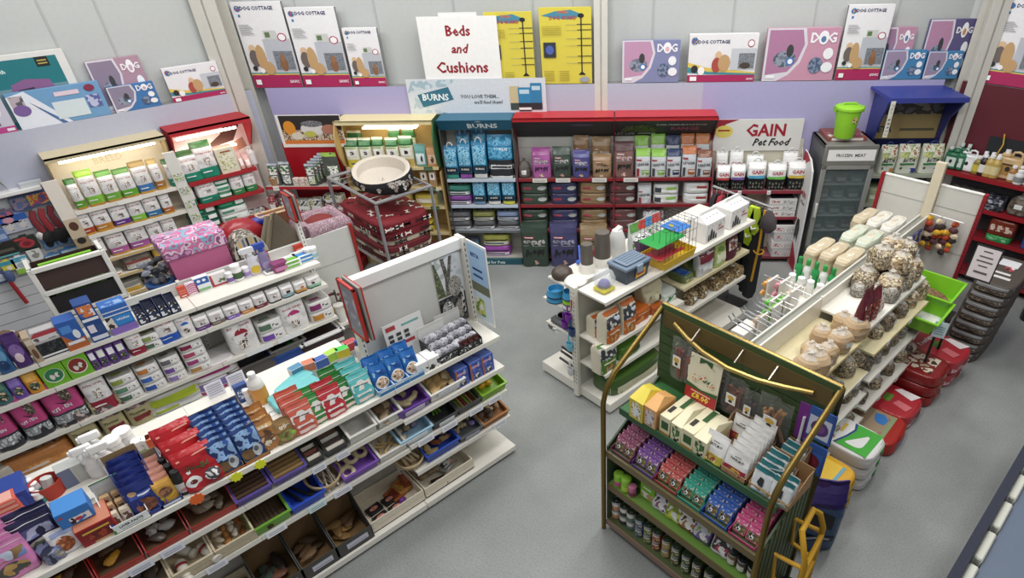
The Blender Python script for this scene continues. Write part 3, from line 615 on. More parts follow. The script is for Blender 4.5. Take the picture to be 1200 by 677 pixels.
for k,(u0,u1,txt,lbl) in enumerate(((.295,1.615,(),'red canopied shelving of dark dog food bags'),(1.63,2.955,(('t','SUPER PREMIUM DOG FOOD',.66,.75,.13,'b9b9b4',.5),('t','RANGE',.7,.5,.22,'a3566a',.3),('t','LET LIFE',.1,.18,.14,'a8a8a4',.2),('r',0.23,0.164,0.41,0.236,'a8a8a4'),('q',((.05,.3),(.1,.7),(.3,.8),(.42,.55),(.4,.3)),'39431f,5a6238,2b2f1e:p/20')),'red canopied shelving of maroon and white dog food bags'))):
    w=Unit('display_shelving','M',lbl+(', beside the blue header' if k==0 else ', by the big white sign'),'shelf unit')
    b=B(); ubox(b,u0,u1,.152,.17,.1,2.08,'c6c5be:w'); w.part('back_panel',b); w.part('panel_seam',ubox(B(),u0,u1,.17,.172,1.62,1.63,'a5a49c'))
    b=B(); ubox(b,u0,u1,.15,.5,2.085,2.105,'c41f27:w'); ubox(b,u0,u1,.48,.5,2.06,2.105,'b81b23:w'); w.part('canopy',b)
    b=B(); b.add([(u0,-.47,2.05),(u1,-.47,2.05),(u1,-.19,1.78),(u0,-.19,1.78),(u0,-.47,2.06),(u1,-.47,2.06),(u1,-.17,1.79),(u0,-.17,1.79)],[(3,2,1,0),(4,5,6,7),(0,1,5,4),(2,3,7,6),(1,2,6,5),(3,0,4,7)],'39393b')
    b.prints(lambda fx,fz,l=0,u0=u0,u1=u1:(u0+(u1-u0)*fx,-(.19+.28*fz)-l,1.78+.27*fz-l*2),u1-u0,.4,txt or (('e',.68,.8,.12,.1,'5a4a66'),)); w.part('picture_panel',b)
    for n in ('M1','M2','M3'): w.shelf(u0+.01,u1-.01,.17,.5,SH[n][2],'7a4a48:w',lip=RED,tags=() if n!='M1' else [(u,.2,'d8d4cc') for u in ((.6,.92,1.42) if k==0 else (1.85,))])
    w.shelf(u0+.01,u1-.01,.17,.48,.1,'7a4a48:w',lip=RED)
    for uu in (u0-.012,u1-.003): cheek(w,'side_panel',uu,.012,((.15,0),(.5,0),(.5,1.3),(.2,1.7),(.5,2.06),(.5,2.09),(.15,2.09)),'7d2530:w')
w=Unit('display_shelving','M','beige shelving under the big white red lettered sign','shelf unit')
b=B(); ubox(b,2.98,4.2,.152,.17,.1,1.7,'cfc8b4:w'); w.part('back_panel',b)
b=B(); ubox(b,2.93,4.15,.17,.19,1.56,1.98,'d8d6d2:w'); b.prints(lambda fx,fz,l=0:(2.93+1.22*fx,-.19-l,1.56+.42*fz),1.22,.42,(('q',((0,1),(0,.3),(.06,.62),(.16,.86),(.3,1)),'9c1530'),('e',.14,.62,.1,.2,'dcc95a'),('t','GAIN',.6,.66,.4,'a3122a',.5),('t','Pet Food',.68,.28,.24,'1d1d1f',.45,.35),('r',0.077,0.636,0.203,0.684,'a3122a'))); w.part('sign_board',b)
for n in ('MG','MG2'): w.shelf(2.98,4.2,.17,.5,SH[n][2],'8a4c52:w',lip='93303e:w',tags=() if n=='MG2' else ((3.35,.05,'efe9e9'),(3.75,.05,'efe9e9')))
w.shelf(2.98,4.2,.17,.5,.1,'8a4c52:w',lip='7a2c38:w')
for uu in (2.962,4.195): cheek(w,'side_panel',uu,.014,((.15,0),(.5,0),(.5,1.1),(.15,1.6)),'b9b4ac:w')
w=Unit('display_shelving','M','shelving under a deep blue canopy beside the freezer','shelf unit')
b=B(); ubox(b,5.03,5.93,.152,.17,.1,2.33,'141c4a:w'); b.prints(lambda fx,fz,l=0:(5.03+.9*fx,-.17-l,.1+2.23*fz),.9,2.23,(('r',0,.72,1,.86,'a8925a'),('r',0,.86,1,.99,'6a6a70,4a4038,8c8478:p/8'),('t','BETA',.2,.775,.035,'1a2a5a',.4),('r',.45,.765,.95,.78,'5c5440'))); w.part('back_panel',b)
b=B(); b.add([(4.93,-.152,2.37),(5.85,-.152,2.37),(5.98,-.62,2.33),(5.03,-.62,2.33),(4.93,-.152,2.34),(5.85,-.152,2.34),(5.98,-.62,2.27),(5.03,-.62,2.27)],[(0,3,2,1),(4,5,6,7),(3,7,6,2),(0,1,5,4),(0,4,7,3),(1,2,6,5)],'323c92:w'); w.part('canopy',b)
cheek(w,'curved_side',5.0,.02,((.152,1.3),(.3,1.45),(.42,1.75),(.5,2.0),(.6,2.2),(.62,2.28),(.152,2.34)),'2c3684:w'); cheek(w,'curved_side',5.93,.02,((.152,1.3),(.2,1.45),(.26,1.75),(.36,2.0),(.55,2.2),(.62,2.28),(.152,2.34)),'2c3684:w')
for n in ('MB','MB2'): w.shelf(5.03,5.94,.17,.5,SH[n][2],'9aa08c:w',lip='a9ae9c:w')
w.shelf(5.03,5.94,.17,.5,.45,'9aa08c:w'); w.box('plinth',5.03,5.94,.17,.5,0,.1,'1f2a6a:w')
# --- maroon wall
w=Unit('display_shelving','R','red metal shelving with bottles against the maroon wall','shelf unit')
for z in (1.42,1.035,.66,.15): w.shelf(-2.3,1.0,.16,.45,z,'7c1a22:w',lip='9c1822:w',lh=.05)
for u in (-2.3,-1.05,.2): w.post(u,.15,.18,0,1.5,'8c1620:w',.03)
w.box('back_panel',-2.3,1.0,.15,.16,.1,1.4,'3c3a3c:w')
b=B(); ubox(b,-1.93,.6,.152,.17,1.43,1.86,'1d2027'); struct('trim_6',b,(FR['R'].x,FR['R'].y,0),(0,0,0))
# --- green display stand
w=Unit('display_stand','S','green and gold wheeled display stand of pet food pouches and chews','display stand')
GR='33461f'
X0,X1=-2.27,-.915
def sidepts(x): return [(x,-.53,0),(x,-.53,1.40),(x,-.50,1.52),(x,-.42,1.62),(x,.11,1.95)]
for x in (X0,X1):
    k=B(); k.tube(sidepts(x),.02,'8c7338:b',10); w.part('gold_tube',k)
    k=B(); k.tube([(x,.11,0),(x,.11,1.95)],.022,'5c5030:b',8); w.part('rear_post',k)
w.part('top_board',B().box(X0+.03,X1-.03,.07,.085,1.80,1.93,'5e4c22'))
k=B(); k.tube([(X0,.11,1.95),(X1,.11,1.95)],.022,'a8894a:b',10); w.part('gold_tube',k)
k=B(); k.tube([(X0+.14,.06,1.87)]+[(X0+.14+(X1-X0-.28)*t,-.12*math.sin(PI*t)+.06,1.86-.03*math.sin(PI*t)) for t in (.15,.3,.5,.7,.85)]+[(X1-.14,.06,1.86)],.016,'c2a45a:b',8); w.part('curved_rail',k)
for x in (X0+.35,X0+.7,X1-.4):
    k=B(); k.tube([(x,.1,1.93),(x,-.02,1.86)],.008,'b8b0a0:m',6); w.part('rail_bracket',k)
b=B(); b.box(X0,X1,.085,.105,.1,1.93,GR); z=.2
while z<1.9: b.box(X0,X1,.078,.085,z,z+.075,'3a5026'); z+=.085
w.part('back_panel',b)
for x in (X0+.005,X1-.02):
    b=B(); pr=[(-.5,.05),(.09,.05),(.09,1.32),(-.5,.96)]; n=4; vs=[(q,y,z) for q in (x,x+.015) for y,z in pr]
    b.add(vs,[(0,1,2,3)[::-1],(4,5,6,7)]+[(j,(j+1)%n,n+(j+1)%n,n+j) for j in range(n)],'46583a')
    y=-.46
    while y<.08: zt=.96+(y+.5)*.61; b.box(x+(.015 if x>-1.5 else -.006),x+(.021 if x>-1.5 else 0),y,y+.045,.06,zt-.01,'4e6242'); y+=.06
    w.part('side_panel',b)
def slope_shelf(name,z0,z1,v0,v1,mat,edge):
    b=B(); b.add([(X0+.02,-v1,z0),(X1-.02,-v1,z0),(X1-.02,-v0,z1),(X0+.02,-v0,z1),(X0+.02,-v1,z0-.02),(X1-.02,-v1,z0-.02),(X1-.02,-v0,z1-.02),(X0+.02,-v0,z1-.02)],[(0,1,2,3),(7,6,5,4),(0,4,5,1),(3,2,6,7),(1,5,6,2),(0,3,7,4)],mat)
    o=w.part(name,b); k=B(); k.box(X0+.02,X1-.02,-v1-.012,-v1,z0-.05,z0+.012,edge); w.part('front_edge',k,o)
slope_shelf('pouch_shelf',.92,.99,-.05,.51,'4f5d34','6b5a34:w'); slope_shelf('can_shelf',.545,.56,-.05,.50,'6f9a3c','6b5a34:w'); slope_shelf('can_shelf',.11,.11,-.05,.51,'4f5d34','8a6f5c:w'); slope_shelf('display_shelf',1.27,1.27,-.08,.37,'2f6a34','2f5a38')

# ---------------------------------------------------------------- cartons and signs along the wall ledges
PIC='c9a27c,e8dcd0,8a5f3f,5d4a40:p/14'
def cottage(tall):
    def mk(w,d,h):
        if tall: pr=(('r',0,0,1,.155,'b3205a'),('r',0,.155,1,.17,'e0c050'),('r',0,.17,1,.185,'3f8f9a'),('r',.1,.83,.14,.86,'2a6fb0'),('t','DOG COTTAGE',.5,.93,.045,'2b3566',.66),('e',.12,.925,.06,.035,'c0392b,2a6fb0,e0b030:p/30'),
            ('r',.44,.2,.99,.58,'b9bcc4'),('e',.85,.6,.09,.05,'b3205a'),('e',.85,.6,.07,.038,'f3f1f0'),('r',.5,.58,.75,.68,'c9c9c6'),('r',.52,.6,.62,.66,'5f7a4a'),('r',.58,.22,.97,.44,'5b6068,868b93,5b6068:p/60'),('e',.75,.28,.08,.08,'8a5f3f'),('e',.75,.36,.05,.05,'9a6a45'),
            ('e',.18,.47,.07,.05,'d9b48c'),('e',.18,.36,.1,.1,'6d5f5a'),('e',.32,.36,.1,.16,'c39a68'),('e',.42,.24,.12,.08,'c39a68'),('e',.13,.24,.05,.03,'2c2c30'),('e',.27,.21,.05,.03,'f2efee'),('t','SAVIC',.87,.075,.04,'f4e8ee',.2),('r',.06,.04,.17,.1,'f2f2f2'))+tuple(('r',.06,.74-.02*i,.06+.2+.1*((i*7)%3)/3,.748-.02*i,'a0a0a4') for i in range(6))
        else: pr=(('r',0,0,1,.15,'b3205a'),('q',((0,.3),(0,.42),(.3,.3),(1,.2),(1,.14),(.3,.2)),'e0c050'),('q',((0,.2),(0,.32),(.3,.22),(1,.17),(1,.14),(.3,.16)),'3f8f9a'),('t','DOG COTTAGE',.36,.84,.1,'2b3566',.46),('e',.08,.86,.05,.08,'c0392b,2a6fb0,e0b030:p/30'),
            ('r',.63,.25,.99,.7,'c3c6cc'),('e',.9,.8,.05,.08,'b3205a'),('e',.9,.8,.04,.06,'f3f1f0'),('r',.74,.28,.97,.6,'5b6068,868b93,5b6068:p/60'),('e',.84,.34,.08,.07,'4a3d36'),('e',.44,.55,.05,.1,'d9b48c'),('e',.42,.36,.07,.16,'b0483f'),('e',.53,.4,.09,.18,'c39a68'),
            ('e',.1,.28,.05,.08,'2c2c30'),('e',.2,.24,.05,.09,'f2efee'),('t','SAVIC',.93,.06,.06,'f4e8ee',.1),('r',.04,.03,.14,.12,'f2f2f2'))
        return carton(w,d,h,'e6e4e6',pr,None,'8e8a8c',(),'dog_crate_carton')
    return mk
def dogbox(bg,bg2,paw='c9a0b8'):
    def mk(w,d,h): return carton(w,d,h,bg,(('q',((.0,.0),(.0,1),(.52,1),(.57,.7),(.5,.35),(.36,.12),(.2,0)),'d8d2dc'),('q',((.03,.12),(.03,.97),(.48,.97),(.53,.7),(.46,.38),(.34,.18)),bg2),('e',.28,.42,.16,.16,'6d7486,8e96a8,505868:p/20'),('e',.34,.58,.05,.12,'3c3c40'),('e',.36,.38,.06,.08,'3f78b8'),('e',.36,.38,.035,.05,'f0f0f4'),
        ('t','D',.66,.82,.22,'f2f0f4',.12),('e',.775,.82,.07,.13,'f2f0f4'),('e',.775,.79,.035,.06,paw),('t','G',.89,.82,.22,'f2f0f4',.12),('e',.72,.3,.1,.16,'4a5a78,7d8ca6:p/30'),('e',.87,.52,.07,.11,'eeeef2'),('e',.88,.26,.08,.1,'eeeef2'),('r',.05,.06,.17,.12,'eeeef2')),None,bg,(),'dog_crate_carton')
    return mk
row('LDb',[(-0.206,0.979,0.72,'big teal dog carrier carton with a white frame edge',ctn('dcdad6',('r',0,0,.93,.93,'17767e'),('r',.35,.1,.93,.55,'6d8f98'),('t','nylon bench',.4,.78,.07,'dff0ee',.5),('t','nylon bench',.35,.68,.055,'b8dcd8',.4),('q',((.45,.2),(.5,.6),(.62,.66),(.8,.62),(.86,.2)),'8a5a8c'),('q',((.5,.2),(.53,.52),(.66,.54),(.68,.2)),'3a2a3c'),('e',.6,.27,.06,.09,'d9c9b4'),('r',.1,.15,.38,.5,'9cc4c4'),('r',.76,.8,.86,.93,'1c1e1c'),('r',0.774,0.871,0.846,0.889,'b8a050'),('r',0.774,0.831,0.846,0.849,'b8a050'),name='dog_crate_carton')),
 ],'on the side ledge','carton',d=.05)
row('LD',[(-0.029,0.25,0.382,'pale lilac carton with a pink foot',ctn('c9c4d4',('r',0,0,1,.16,'c0408c'),('e',.6,.6,.2,.2,'e6e2ea'),('r',.2,.2,.6,.4,'6d6a78'),('r',.7,.04,.95,.11,'ece8ee'),name='pet_carton')),
 (0.272,1.145,0.373,'long blue carton with a running dog and white text panel',ctn('6a9cc8',('q',((0,0),(0,.9),(.2,1),(.55,0)),'dfe4ee'),('r',.02,.55,.16,.9,'8a7f8a,b8a8b0,5a5a60:p/20'),('e',.1,.5,.09,.16,'7a5a9c'),('e',.25,.6,.06,.1,'e8e4ea'),('q',((.2,.7),(.24,.62),(.5,0),(.44,0)),'4c6ea4'),('r',.42,.12,.78,.6,'cfdbe0'),('r',0.485,0.74,0.755,0.86,'e0c8d4'),('r',.8,.3,.95,.65,'5a62a0,b8bcdc:p/20'),('e',.88,.85,.06,.1,'8a2a4c'),name='pet_carton')),
 (1.172,1.671,0.279,'blue carton lettered DOG with a wire crate picture',dogbox('3a76b4','8a8098')),
 (1.785,2.429,0.391,'low white dog crate carton with a crimson foot',cottage(False)),
 ],'on the side ledge','carton',d=.05)
row('LDb',[(1.099,1.642,0.555,'dusty pink carton lettered DOG, behind the blue one,',dogbox('b08a9c','8c7c94'))],'on the side ledge','carton',d=.05)
row('MD',[(-3.165,-2.51,0.999,'tallest white dog crate carton',cottage(True)),(-2.498,-1.853,0.933,'tall white dog crate carton between a taller and a smaller one',cottage(True)),(-1.83,-1.377,0.688,'small upright dog crate carton',cottage(True)),
 (1.708,2.462,0.5,'lilac carton lettered DOG by the white pillar',dogbox('8086b0','c08fb0','e0b0c0')),(2.545,3.429,0.565,'wide white dog crate carton',cottage(False)),(3.506,4.431,0.607,'pink carton lettered DOG',dogbox('c98fa8','b0789c','5a7aa8')),(4.442,5.009,0.854,'tall dog crate carton beside a pink one',cottage(True)),
 (5.015,5.542,0.335,'blue carton lettered DOG under a pink one',dogbox('3f82b4','9a88a4')),(5.552,5.991,0.324,'blue carton lettered DOG under a purple one',dogbox('3f82b4','9a88a4'))],'on the back ledge','carton','dog crate cartons on the back wall ledge',d=.06)
row('MDb',[(4.866,5.376,0.59,'pink carton lettered DOG half behind a tall white one',dogbox('c08aa4','a07898','5a7aa8')),(5.495,6.077,0.674,'dark purple carton lettered DOG with an orange paw',dogbox('5d5584','b884a4','d08a4c'))],'on the back ledge','carton','dog crate cartons on the back wall ledge',d=.05)
row('RD',[(-2.282,-1.62,0.905,'tall dog crate carton above the maroon wall',cottage(True))],'by the pillar','carton',d=.06)
# signs
f=FR['M']
put(T('sign_board',B().box(-.5,.5,-.006,.006,0,.73,'f1efec').prints(lambda fx,fz,l=0:((fx-.5),-.006-l,fz*.73),1,.73,(('t','Beds',.5,.78,.17,'9c1a28',.42),('t','and',.5,.5,.15,'9c1a28',.32,.3),('t','Cushions',.5,.2,.19,'9c1a28',.76)))),'M',-.345,.16,2.52,'white sign reading Beds and Cushions in red letters','sign')
put(T('blank_card',B().box(-.24,.24,-.004,.004,0,.77,'e9e7e4')),'M',-.33,.14,2.52,'blank white card peeking over the Beds and Cushions sign','card')
def yel(w,d,h): return carton(w,d,h,'d9c83c',(('q',((.04,.9),(.3,.95),(.6,.97),(.86,.9),(.6,.85),(.3,.86)),'3f8aa4'),('t','JUMBO',.46,.935,.05,'d8622a',.5),('t','DOG GUARD',.46,.87,.05,'b8301e',.64),('r',.79,.14,.815,.9,'2c2c2c'),('e',.8,.895,.06,.03,'1e1e1e'),('q',((.74,.13),(.8,.17),(.87,.13),(.87,.12),(.74,.12)),'1e1e1e'))+tuple(('r',.72,z,1,z+.01,'2c2c2c') for z in (.78,.71,.6,.51,.37,.28))+tuple(('r',.5,z,.72,z+.004,'8a8a84') for z in (.78,.71,.6,.51,.37,.28))+(('r',.06,.36,.3,.56,'30343c'),('e',.18,.46,.08,.06,'4a62b0'),('e',.85,.06,.1,.04,'9aa0a8'))+tuple(('r',.05+.3*j,.05+.03*i,.25+.3*j,.06+.03*i,'a89a30') for i in range(5) for j in range(2))+tuple(('r',.05,.66+.025*i,.42,.668+.025*i,'a89a30') for i in range(5)),None,'b3a52e',(),'dog_guard_carton')
row('MD',[(-0.018,0.602,0.839,'yellow dog guard carton half behind the red lettered sign',yel),(0.669,1.341,0.884,'yellow dog guard carton beside the white pillar',yel)],'on the ledge','carton',d=.03)
b=B(); b.box(-.92,.92,-.004,.004,0,.44,'d3d8de:f'); b.prints(lambda fx,fz,l=0:((fx-.5)*1.84,-.004-l,fz*.44),1.84,.44,(('q',((0,.6),(.04,.95),(.36,.98),(.3,.8),(.1,.7)),'9fb8c4,c9d4da:p/12'),('q',((.02,.05),(.05,.5),(.12,.3),(.2,.1),(.3,.02)),'b4c6ce,d3d8de:p/12'),('q',((.1,.2),(.33,.42),(.3,.78),(.07,.56)),'2f7088'),('t','BURNS',.2,.49,.2,'eef2f2',.2,.0),('t','YOU LOVE THEM...',.52,.5,.12,'6a6e74',.28),('t',"we'll feed them!",.58,.34,.11,'6a6e74',.22,.2),
  ('r',.74,.1,.81,.78,'c9b88a'),('r',.74,.1,.81,.3,'3a4a44'),('r',.89,.1,.97,.86,'2a7fb0'),('r',.89,.1,.97,.3,'2c2c34'),('r',.8,.06,.89,.74,'2a86b8'),('r',.8,.06,.89,.3,'26262c'),('r',.8,.1,.89,.17,'e6e6e6'),('r',.81,.56,.88,.68,'b8d4e4'),('r',.9,.66,.96,.78,'b8d4e4')))
put(T('banner',b),'M',-.2,.175,2.09,'pale banner with a blue label hung below the beds sign','banner')

# ---------------------------------------------------------------- stock on the side wall units
bu='on {} shelf of the beige lit unit'
row('L1',[(0.367,0.477,0.353,'dark green topped bag',rc('5aa02c','2f7a2a','b98a3a')),(0.485,0.662,0.412,'lime topped bag',rc('7cc03a','9ccf3a','b98a3a')),(0.666,0.835,0.365,'lime and white bag',rc('6cb03a','5a9c30','b98a3a')),(0.839,1.012,0.339,'green and white bag with purple text',rc('5aa82c','4c8a2a','b98a3a')),(1.017,1.19,0.375,'gold topped bag with blue foot',rc('3f7ab8','9a7a34','c9962e')),(1.204,1.319,0.366,'gold topped bag with brown foot',rc('b0763a','b89a50','c9962e'))],bu.format('the top'),'pet food bag','cat food bags in the beige unit',d=.16)
row('L2',[(0.303,0.433,0.306,'small white bag with red band',rc('b5472c',None,'c9962e')),(0.433,0.623,0.309,'small white bag with orange band',rc('c98432',None,'c9962e')),(0.628,0.811,0.293,'small white bag with purple band',rc('6a3a94',None,'c9962e')),(0.815,0.975,0.304,'small white bag with lime band',rc('7cbf3c',None,'c9962e')),(0.979,1.152,0.297,'small white bag with blue band',rc('2f72a8',None,'c9962e')),(1.162,1.29,0.283,'small white bag with rust band',rc('b8642e',None,'c9962e'))],bu.format('the second'),'pet food bag','cat food bags in the beige unit',d=.13)
row('L3',[(0.314,0.439,0.325,'white bag with brown foot',rc('6a5a44')),(0.457,0.661,0.329,'white bag with pink band',rc('b8609c',None,'c9962e')),(0.67,0.894,0.344,'wide white bag with mauve band',rc('a85aa0',None,'c9962e')),(0.899,1.061,0.324,'white bag with black band',rc('2c2a2a',None,'c9962e')),(1.066,1.227,0.327,'crumpled white bag with black band',rc('34302e'))],bu.format('the third'),'pet food bag','cat food bags in the beige unit',d=.14)
row('L4',[(0.215,0.481,0.027,'flat white and orange pack',plain('e3dcd0:f',('r',.1,.2,.9,.6,'c9762e'),style='slab')),(0.499,0.836,0.214,'folded brown and grey pet blanket',plain('6a5a50:r',('r',0,.1,1,.4,'cfc9bf'),('r',0,.4,1,.55,'8a3a34'),('r',0,.55,1,.75,'7c7468'),style='slab',name='pet_blanket')),(0.846,1.006,0.19,'small yellow pack',plain('d0a63c:f',style='slab'))],bu.format('the fourth'),'pet bedding',d=.26)
row('L5',[(0.29,0.615,0.134,'yellow footed grey bag',plain('8c8a80:f',('r',0,0,1,.45,'d6a636'),('r',.1,.45,.9,.55,'e8e4d8'),style='slab')),(0.625,0.764,0.133,'small yellow and grey bag',plain('a09a80:f',('r',0,0,1,.5,'d8aa30'),style='slab'))],bu.format('the fifth'),'pet food bag',d=.24)
ru='on {} shelf, red lit unit'
VG=lambda t=None:rc('1f8a6e',t or '2c6e34')
row('L1',[(1.358,1.556,0.327,'small dark green topped white bag',VG()),(1.526,1.749,0.384,'medium green topped white bag',VG()),(1.718,1.958,0.453,'tall green topped white bag',VG()),(1.963,2.195,0.315,'cream carton with lime print',ctn('ded6c0',('r',.1,.15,.9,.85,'c9c48a,e8e4d0,a8b060:p/24'),('r',0.23,0.83,0.77,0.89,'a0522c'),name='pet_food_carton')),(2.195,2.267,0.245,'pink and white pouch',plain('d8a8a0:f',('r',.2,.2,.8,.6,'f0dcd8'),style='pouch',name='treat_pouch')),(2.267,2.351,0.181,'pink and white pouch',plain('d8a8a0:f',('r',.2,.2,.8,.6,'f0dcd8'),style='pouch',name='treat_pouch'))],ru.format('the top'),'pet food bag',d=.17)
put(bottle(.05,.24,'e4e2e0','e4e2e0',name='paper_roll'),'L',2.407,.3,1.556,'white paper rolls end on the top shelf of the red lit unit','roll')
row('L2',[(1.411,1.564,0.309,'small white bag with teal foot',rc('1f8a6e')),(1.59,1.839,0.313,'broad white bag with teal foot',rc('1f8a6e')),(2.007,2.169,0.28,'white bag with green foot',rc('3a8a4c')),(2.175,2.329,0.294,'white bag with green foot',rc('3a8a4c'))],ru.format('the second'),'pet food bag',d=.16)
u0,u1=1.817,2.002
for i in range(3): put(bag(round(u1-u0,2),.22,.085,('2c7a4c:f','e4e4e2:f','2c8a5c:f')[i],(('r',.1,.3,.9,.7,('e8ecea','3a9a6c','dfe8e4')[i]),),'slab'),'L',(u0+u1)/2,.31,1.25+.088*i,f'{("lowest","middle","topmost")[i]} flat green and white bag in the small stack, red lit unit','pet food bag','stacked flat bags in the red unit')
for s,(l,r_,cols) in enumerate(((1.392,1.745,('12604a:f','12604a:f','17664c:f')),(1.756,2.116,('e0e2de:f','dfe2de:f','1c7a50:f')))):
    for i in range(3): put(bag(round(r_-l,2),.24,.095,cols[i],(('r',.62,.25,.92,.8,'eceeea'),('r',.08,.35,.5,.65,'3aa07c' if cols[i][0]=='1' else '4a8a6c')),'slab',seed=i+s),'L',(l+r_)/2,.31,.925+.098*i,f'{("lowest","middle","topmost")[i]} {("dark green","green and white")[s]} flat bag, third shelf of the red lit unit','pet food bag','stacked flat bags in the red unit')
for i in range(3): put(can(.035,.075,('e6e4e0','dcdcd8','e8e6e2')[i],'tin_can',(('r',.3,.3,.7,.7,'8a9a8c'),)),'L',2.163+.075*i-.03,.38,.925,f'{ORD[i+1]} white tin from the green bags, third shelf of the red lit unit','tin','white tins in the red unit')
# slatwall
def hang(name,label,cat,u,z,w,h,body,prints=(),v=.2,d=.03,group=None):
    b=B(); b.box(-w/2,w/2,-d,0,0,h,body,c=.004); b.prints(lambda fx,fz,l=0:((fx-.5)*w,-d-l,fz*h),w,h,prints)
    k=B(); k.tube([(0,.02,h-.01),(0,-d-.03,h-.005)],.003,'c8c8cc:m',5); 
    q=B(); q.box(-w*.18,w*.18,-d*.7,-d*.4,h,h+.02,body)
    return put(T(name,b,[T('wall_hook',k),T('hang_tab',q)]),'L',u,v,z,label,cat,group)
def hp(px,py0,py1): pass
HK='on the slatwall'
for i,(uz,w,h,body,pr,desc) in enumerate((
 ((-0.252,1.531),.17,.16,'6a5a78',(('r',.1,.5,.9,.9,'4a5a8c,c05a6a:p/20'),('e',.5,.3,.3,.2,'c98fa0')),'pink and purple toy pack at the slatwall edge'),
 ((-0.078,1.64),.16,.16,'4c5c8c',(('r',.05,.1,.95,.9,'5a6a9c,8a7a8c,3a4a7c:p/16'),),'blue patterned toy pack left of the red toy pack'),
 ((0.136,1.656),.3,.15,'46588c',(('r',.05,.1,.95,.9,'4a5a90,c0485a,d0a030,5a6a9c:p/14'),),'wide blue pack with red and yellow toys near the beige unit'),
 ((-0.267,1.431),.13,.2,'b0b4c4',(('r',0,.62,1,1,'2a5ab0'),('e',.5,.35,.3,.22,'c9c4c0,5a5a60:p/18')),'blue topped clear card pack next to the pink toy pack'),
 ((-0.148,1.433),.13,.2,'b0b4c4',(('r',0,.62,1,1,'2a5ab0'),('e',.5,.35,.3,.22,'c9c4c0,5a5a60:p/18')),'blue topped clear card pack near the black leads'),
 ((-0.421,1.198),.2,.17,'26241f',(('r',.1,.3,.9,.5,'5a564e'),('r',0,0,1,.1,'5ab0b8')),'black carded pack left of the red harness card'),
 ((-0.216,1.198),.2,.17,'2a3028',(('e',.5,.5,.36,.3,'b0323c'),('e',.5,.5,.2,.16,'7c1c28'),('r',.05,.8,.6,.95,'c0383c')),'dark card pack with a red harness'),
 ((-0.031,1.152),.12,.15,'5a8ab8',(('e',.5,.35,.3,.26,'14161a'),('r',.1,.75,.9,.92,'8ab8dc')),'small blue card with black band, upper row, away from the unit'),
 ((0.106,1.158),.13,.17,'5d84b0',(('e',.5,.32,.32,.26,'14161a'),('r',.1,.75,.9,.92,'a0c0dc')),'small blue card with black band, upper row, beside the beige unit'),
 ((-0.071,0.928),.17,.16,'4a7fb4',(('e',.5,.34,.28,.28,'121418'),('r',.1,.75,.9,.92,'c0d8ec')),'blue card with round black opening, lower row, away from the unit'),
 ((0.105,0.917),.2,.19,'3f78b4',(('e',.5,.34,.3,.28,'121418'),('r',.1,.75,.9,.92,'c0d8ec')),'larger blue card with round black opening beside the beige unit'),
 ((-0.475,1.031),.13,.12,'d0c83c',(('r',0,.6,1,1,'3a9ab0'),('e',.5,.3,.2,.2,'e8e4c0')),'teal and yellow card pack'),
 ((-0.362,0.963),.15,.2,'dfe4e6',(('r',0,.7,1,1,'5aa8c8'),('r',0,0,1,.3,'8cc03a'),('e',.5,.5,.3,.15,'a8b4bc')),'white, blue and lime card pack'),
 ((-0.205,1.06),.13,.16,'d4d4d0',(('e',.5,.5,.3,.3,'8c8c88,e0e0dc:p/20'),),'clear pack of small grey toys'),
 ((-0.583,0.917),.13,.13,'3a4c78',(('r',.2,.2,.8,.6,'b0bccc'),('e',.5,.7,.2,.15,'c8ccd4')),'small navy card pack above the red brush handle'),
 ((-0.389,1.368),.12,.14,'5a78b0',(('r',.1,.2,.9,.6,'9ab0d4'),),'pale blue pack at the far slatwall edge'))):
    u,z=uz; hang('carded_pack',desc+' '+HK if len((desc+' '+HK).split())<=16 else desc,'carded pack',u,z,w,h,body,pr,group='carded packs on the slatwall')
for i,(uz,c1) in enumerate((((-0.016,1.388),'8c2a34'),((0.067,1.392),'a83038'),((0.152,1.396),'7c2834'))):
    u,z=uz; b=B(); b.tube([(0,0,.28),(-.03,-.02,.2),(-.02,-.03,.1),(.0,-.03,0)],.03,c1+':r',7,.04); b.blob(.02,-.05,-.03,.07,.05,.08,'1c1c1e:r',i,.3); b.blob(-.05,-.04,-.0,.04,.03,.05,('e6e4e0','1a1a1c','8a8a8a')[i]+':r',i+3,.3)
    k=B(); k.tube([(0,.02,.29),(0,-.05,.295)],.003,'c8c8cc:m',5); put(T('dog_lead',b,[T('wall_hook',k)]),'L',u,.2,z-.06,f'{ORD[i+1]} red and black dog lead from the blue card packs, on the slatwall','dog lead','leads hung on the slatwall')
b=B(); b.tube([(0,0,.0),(-.02,-.02,.3)],.022,'a82028:w',8); b.lathe([(.03,.3),(.045,.34),(.045,.4),(.03,.43)],'4a5a88',seg=14); 
put(T('grooming_brush',b),'L',-0.519,.24,.62,'long brush with a red handle on the slatwall','brush')
put(lump(.12,.06,.06,'6a4e40,8a6a58,3c2c24:r/30','plush_toy',4,.3),'L',-.18,.24,.84,'brown patterned plush toy low on the slatwall','toy')
put(carton(.2,.06,.3,'7a3a34',(('r',0,0,1,.42,'4a9a3c'),('e',.5,.62,.42,.2,'d0a83c'),('r',0.23,0.57,0.77,0.63,'4a2a1c'),('e',.7,.25,.2,.15,'e8e4dc')),name='pet_food_carton'),'L',-0.296,.24,1.88,'upright red and green cat carton on the slatwall ledge','carton')
put(T('bracket',B().box(-.1,.1,-.04,.04,0,.05,'c4c8cc:w').tube([(-.2,0,.02),(-.28,.03,.25)],.012,'b8bcc0:m',6)),'L',-.02+.12,.22,1.88,'grey metal bracket left on the slatwall ledge rail','bracket')

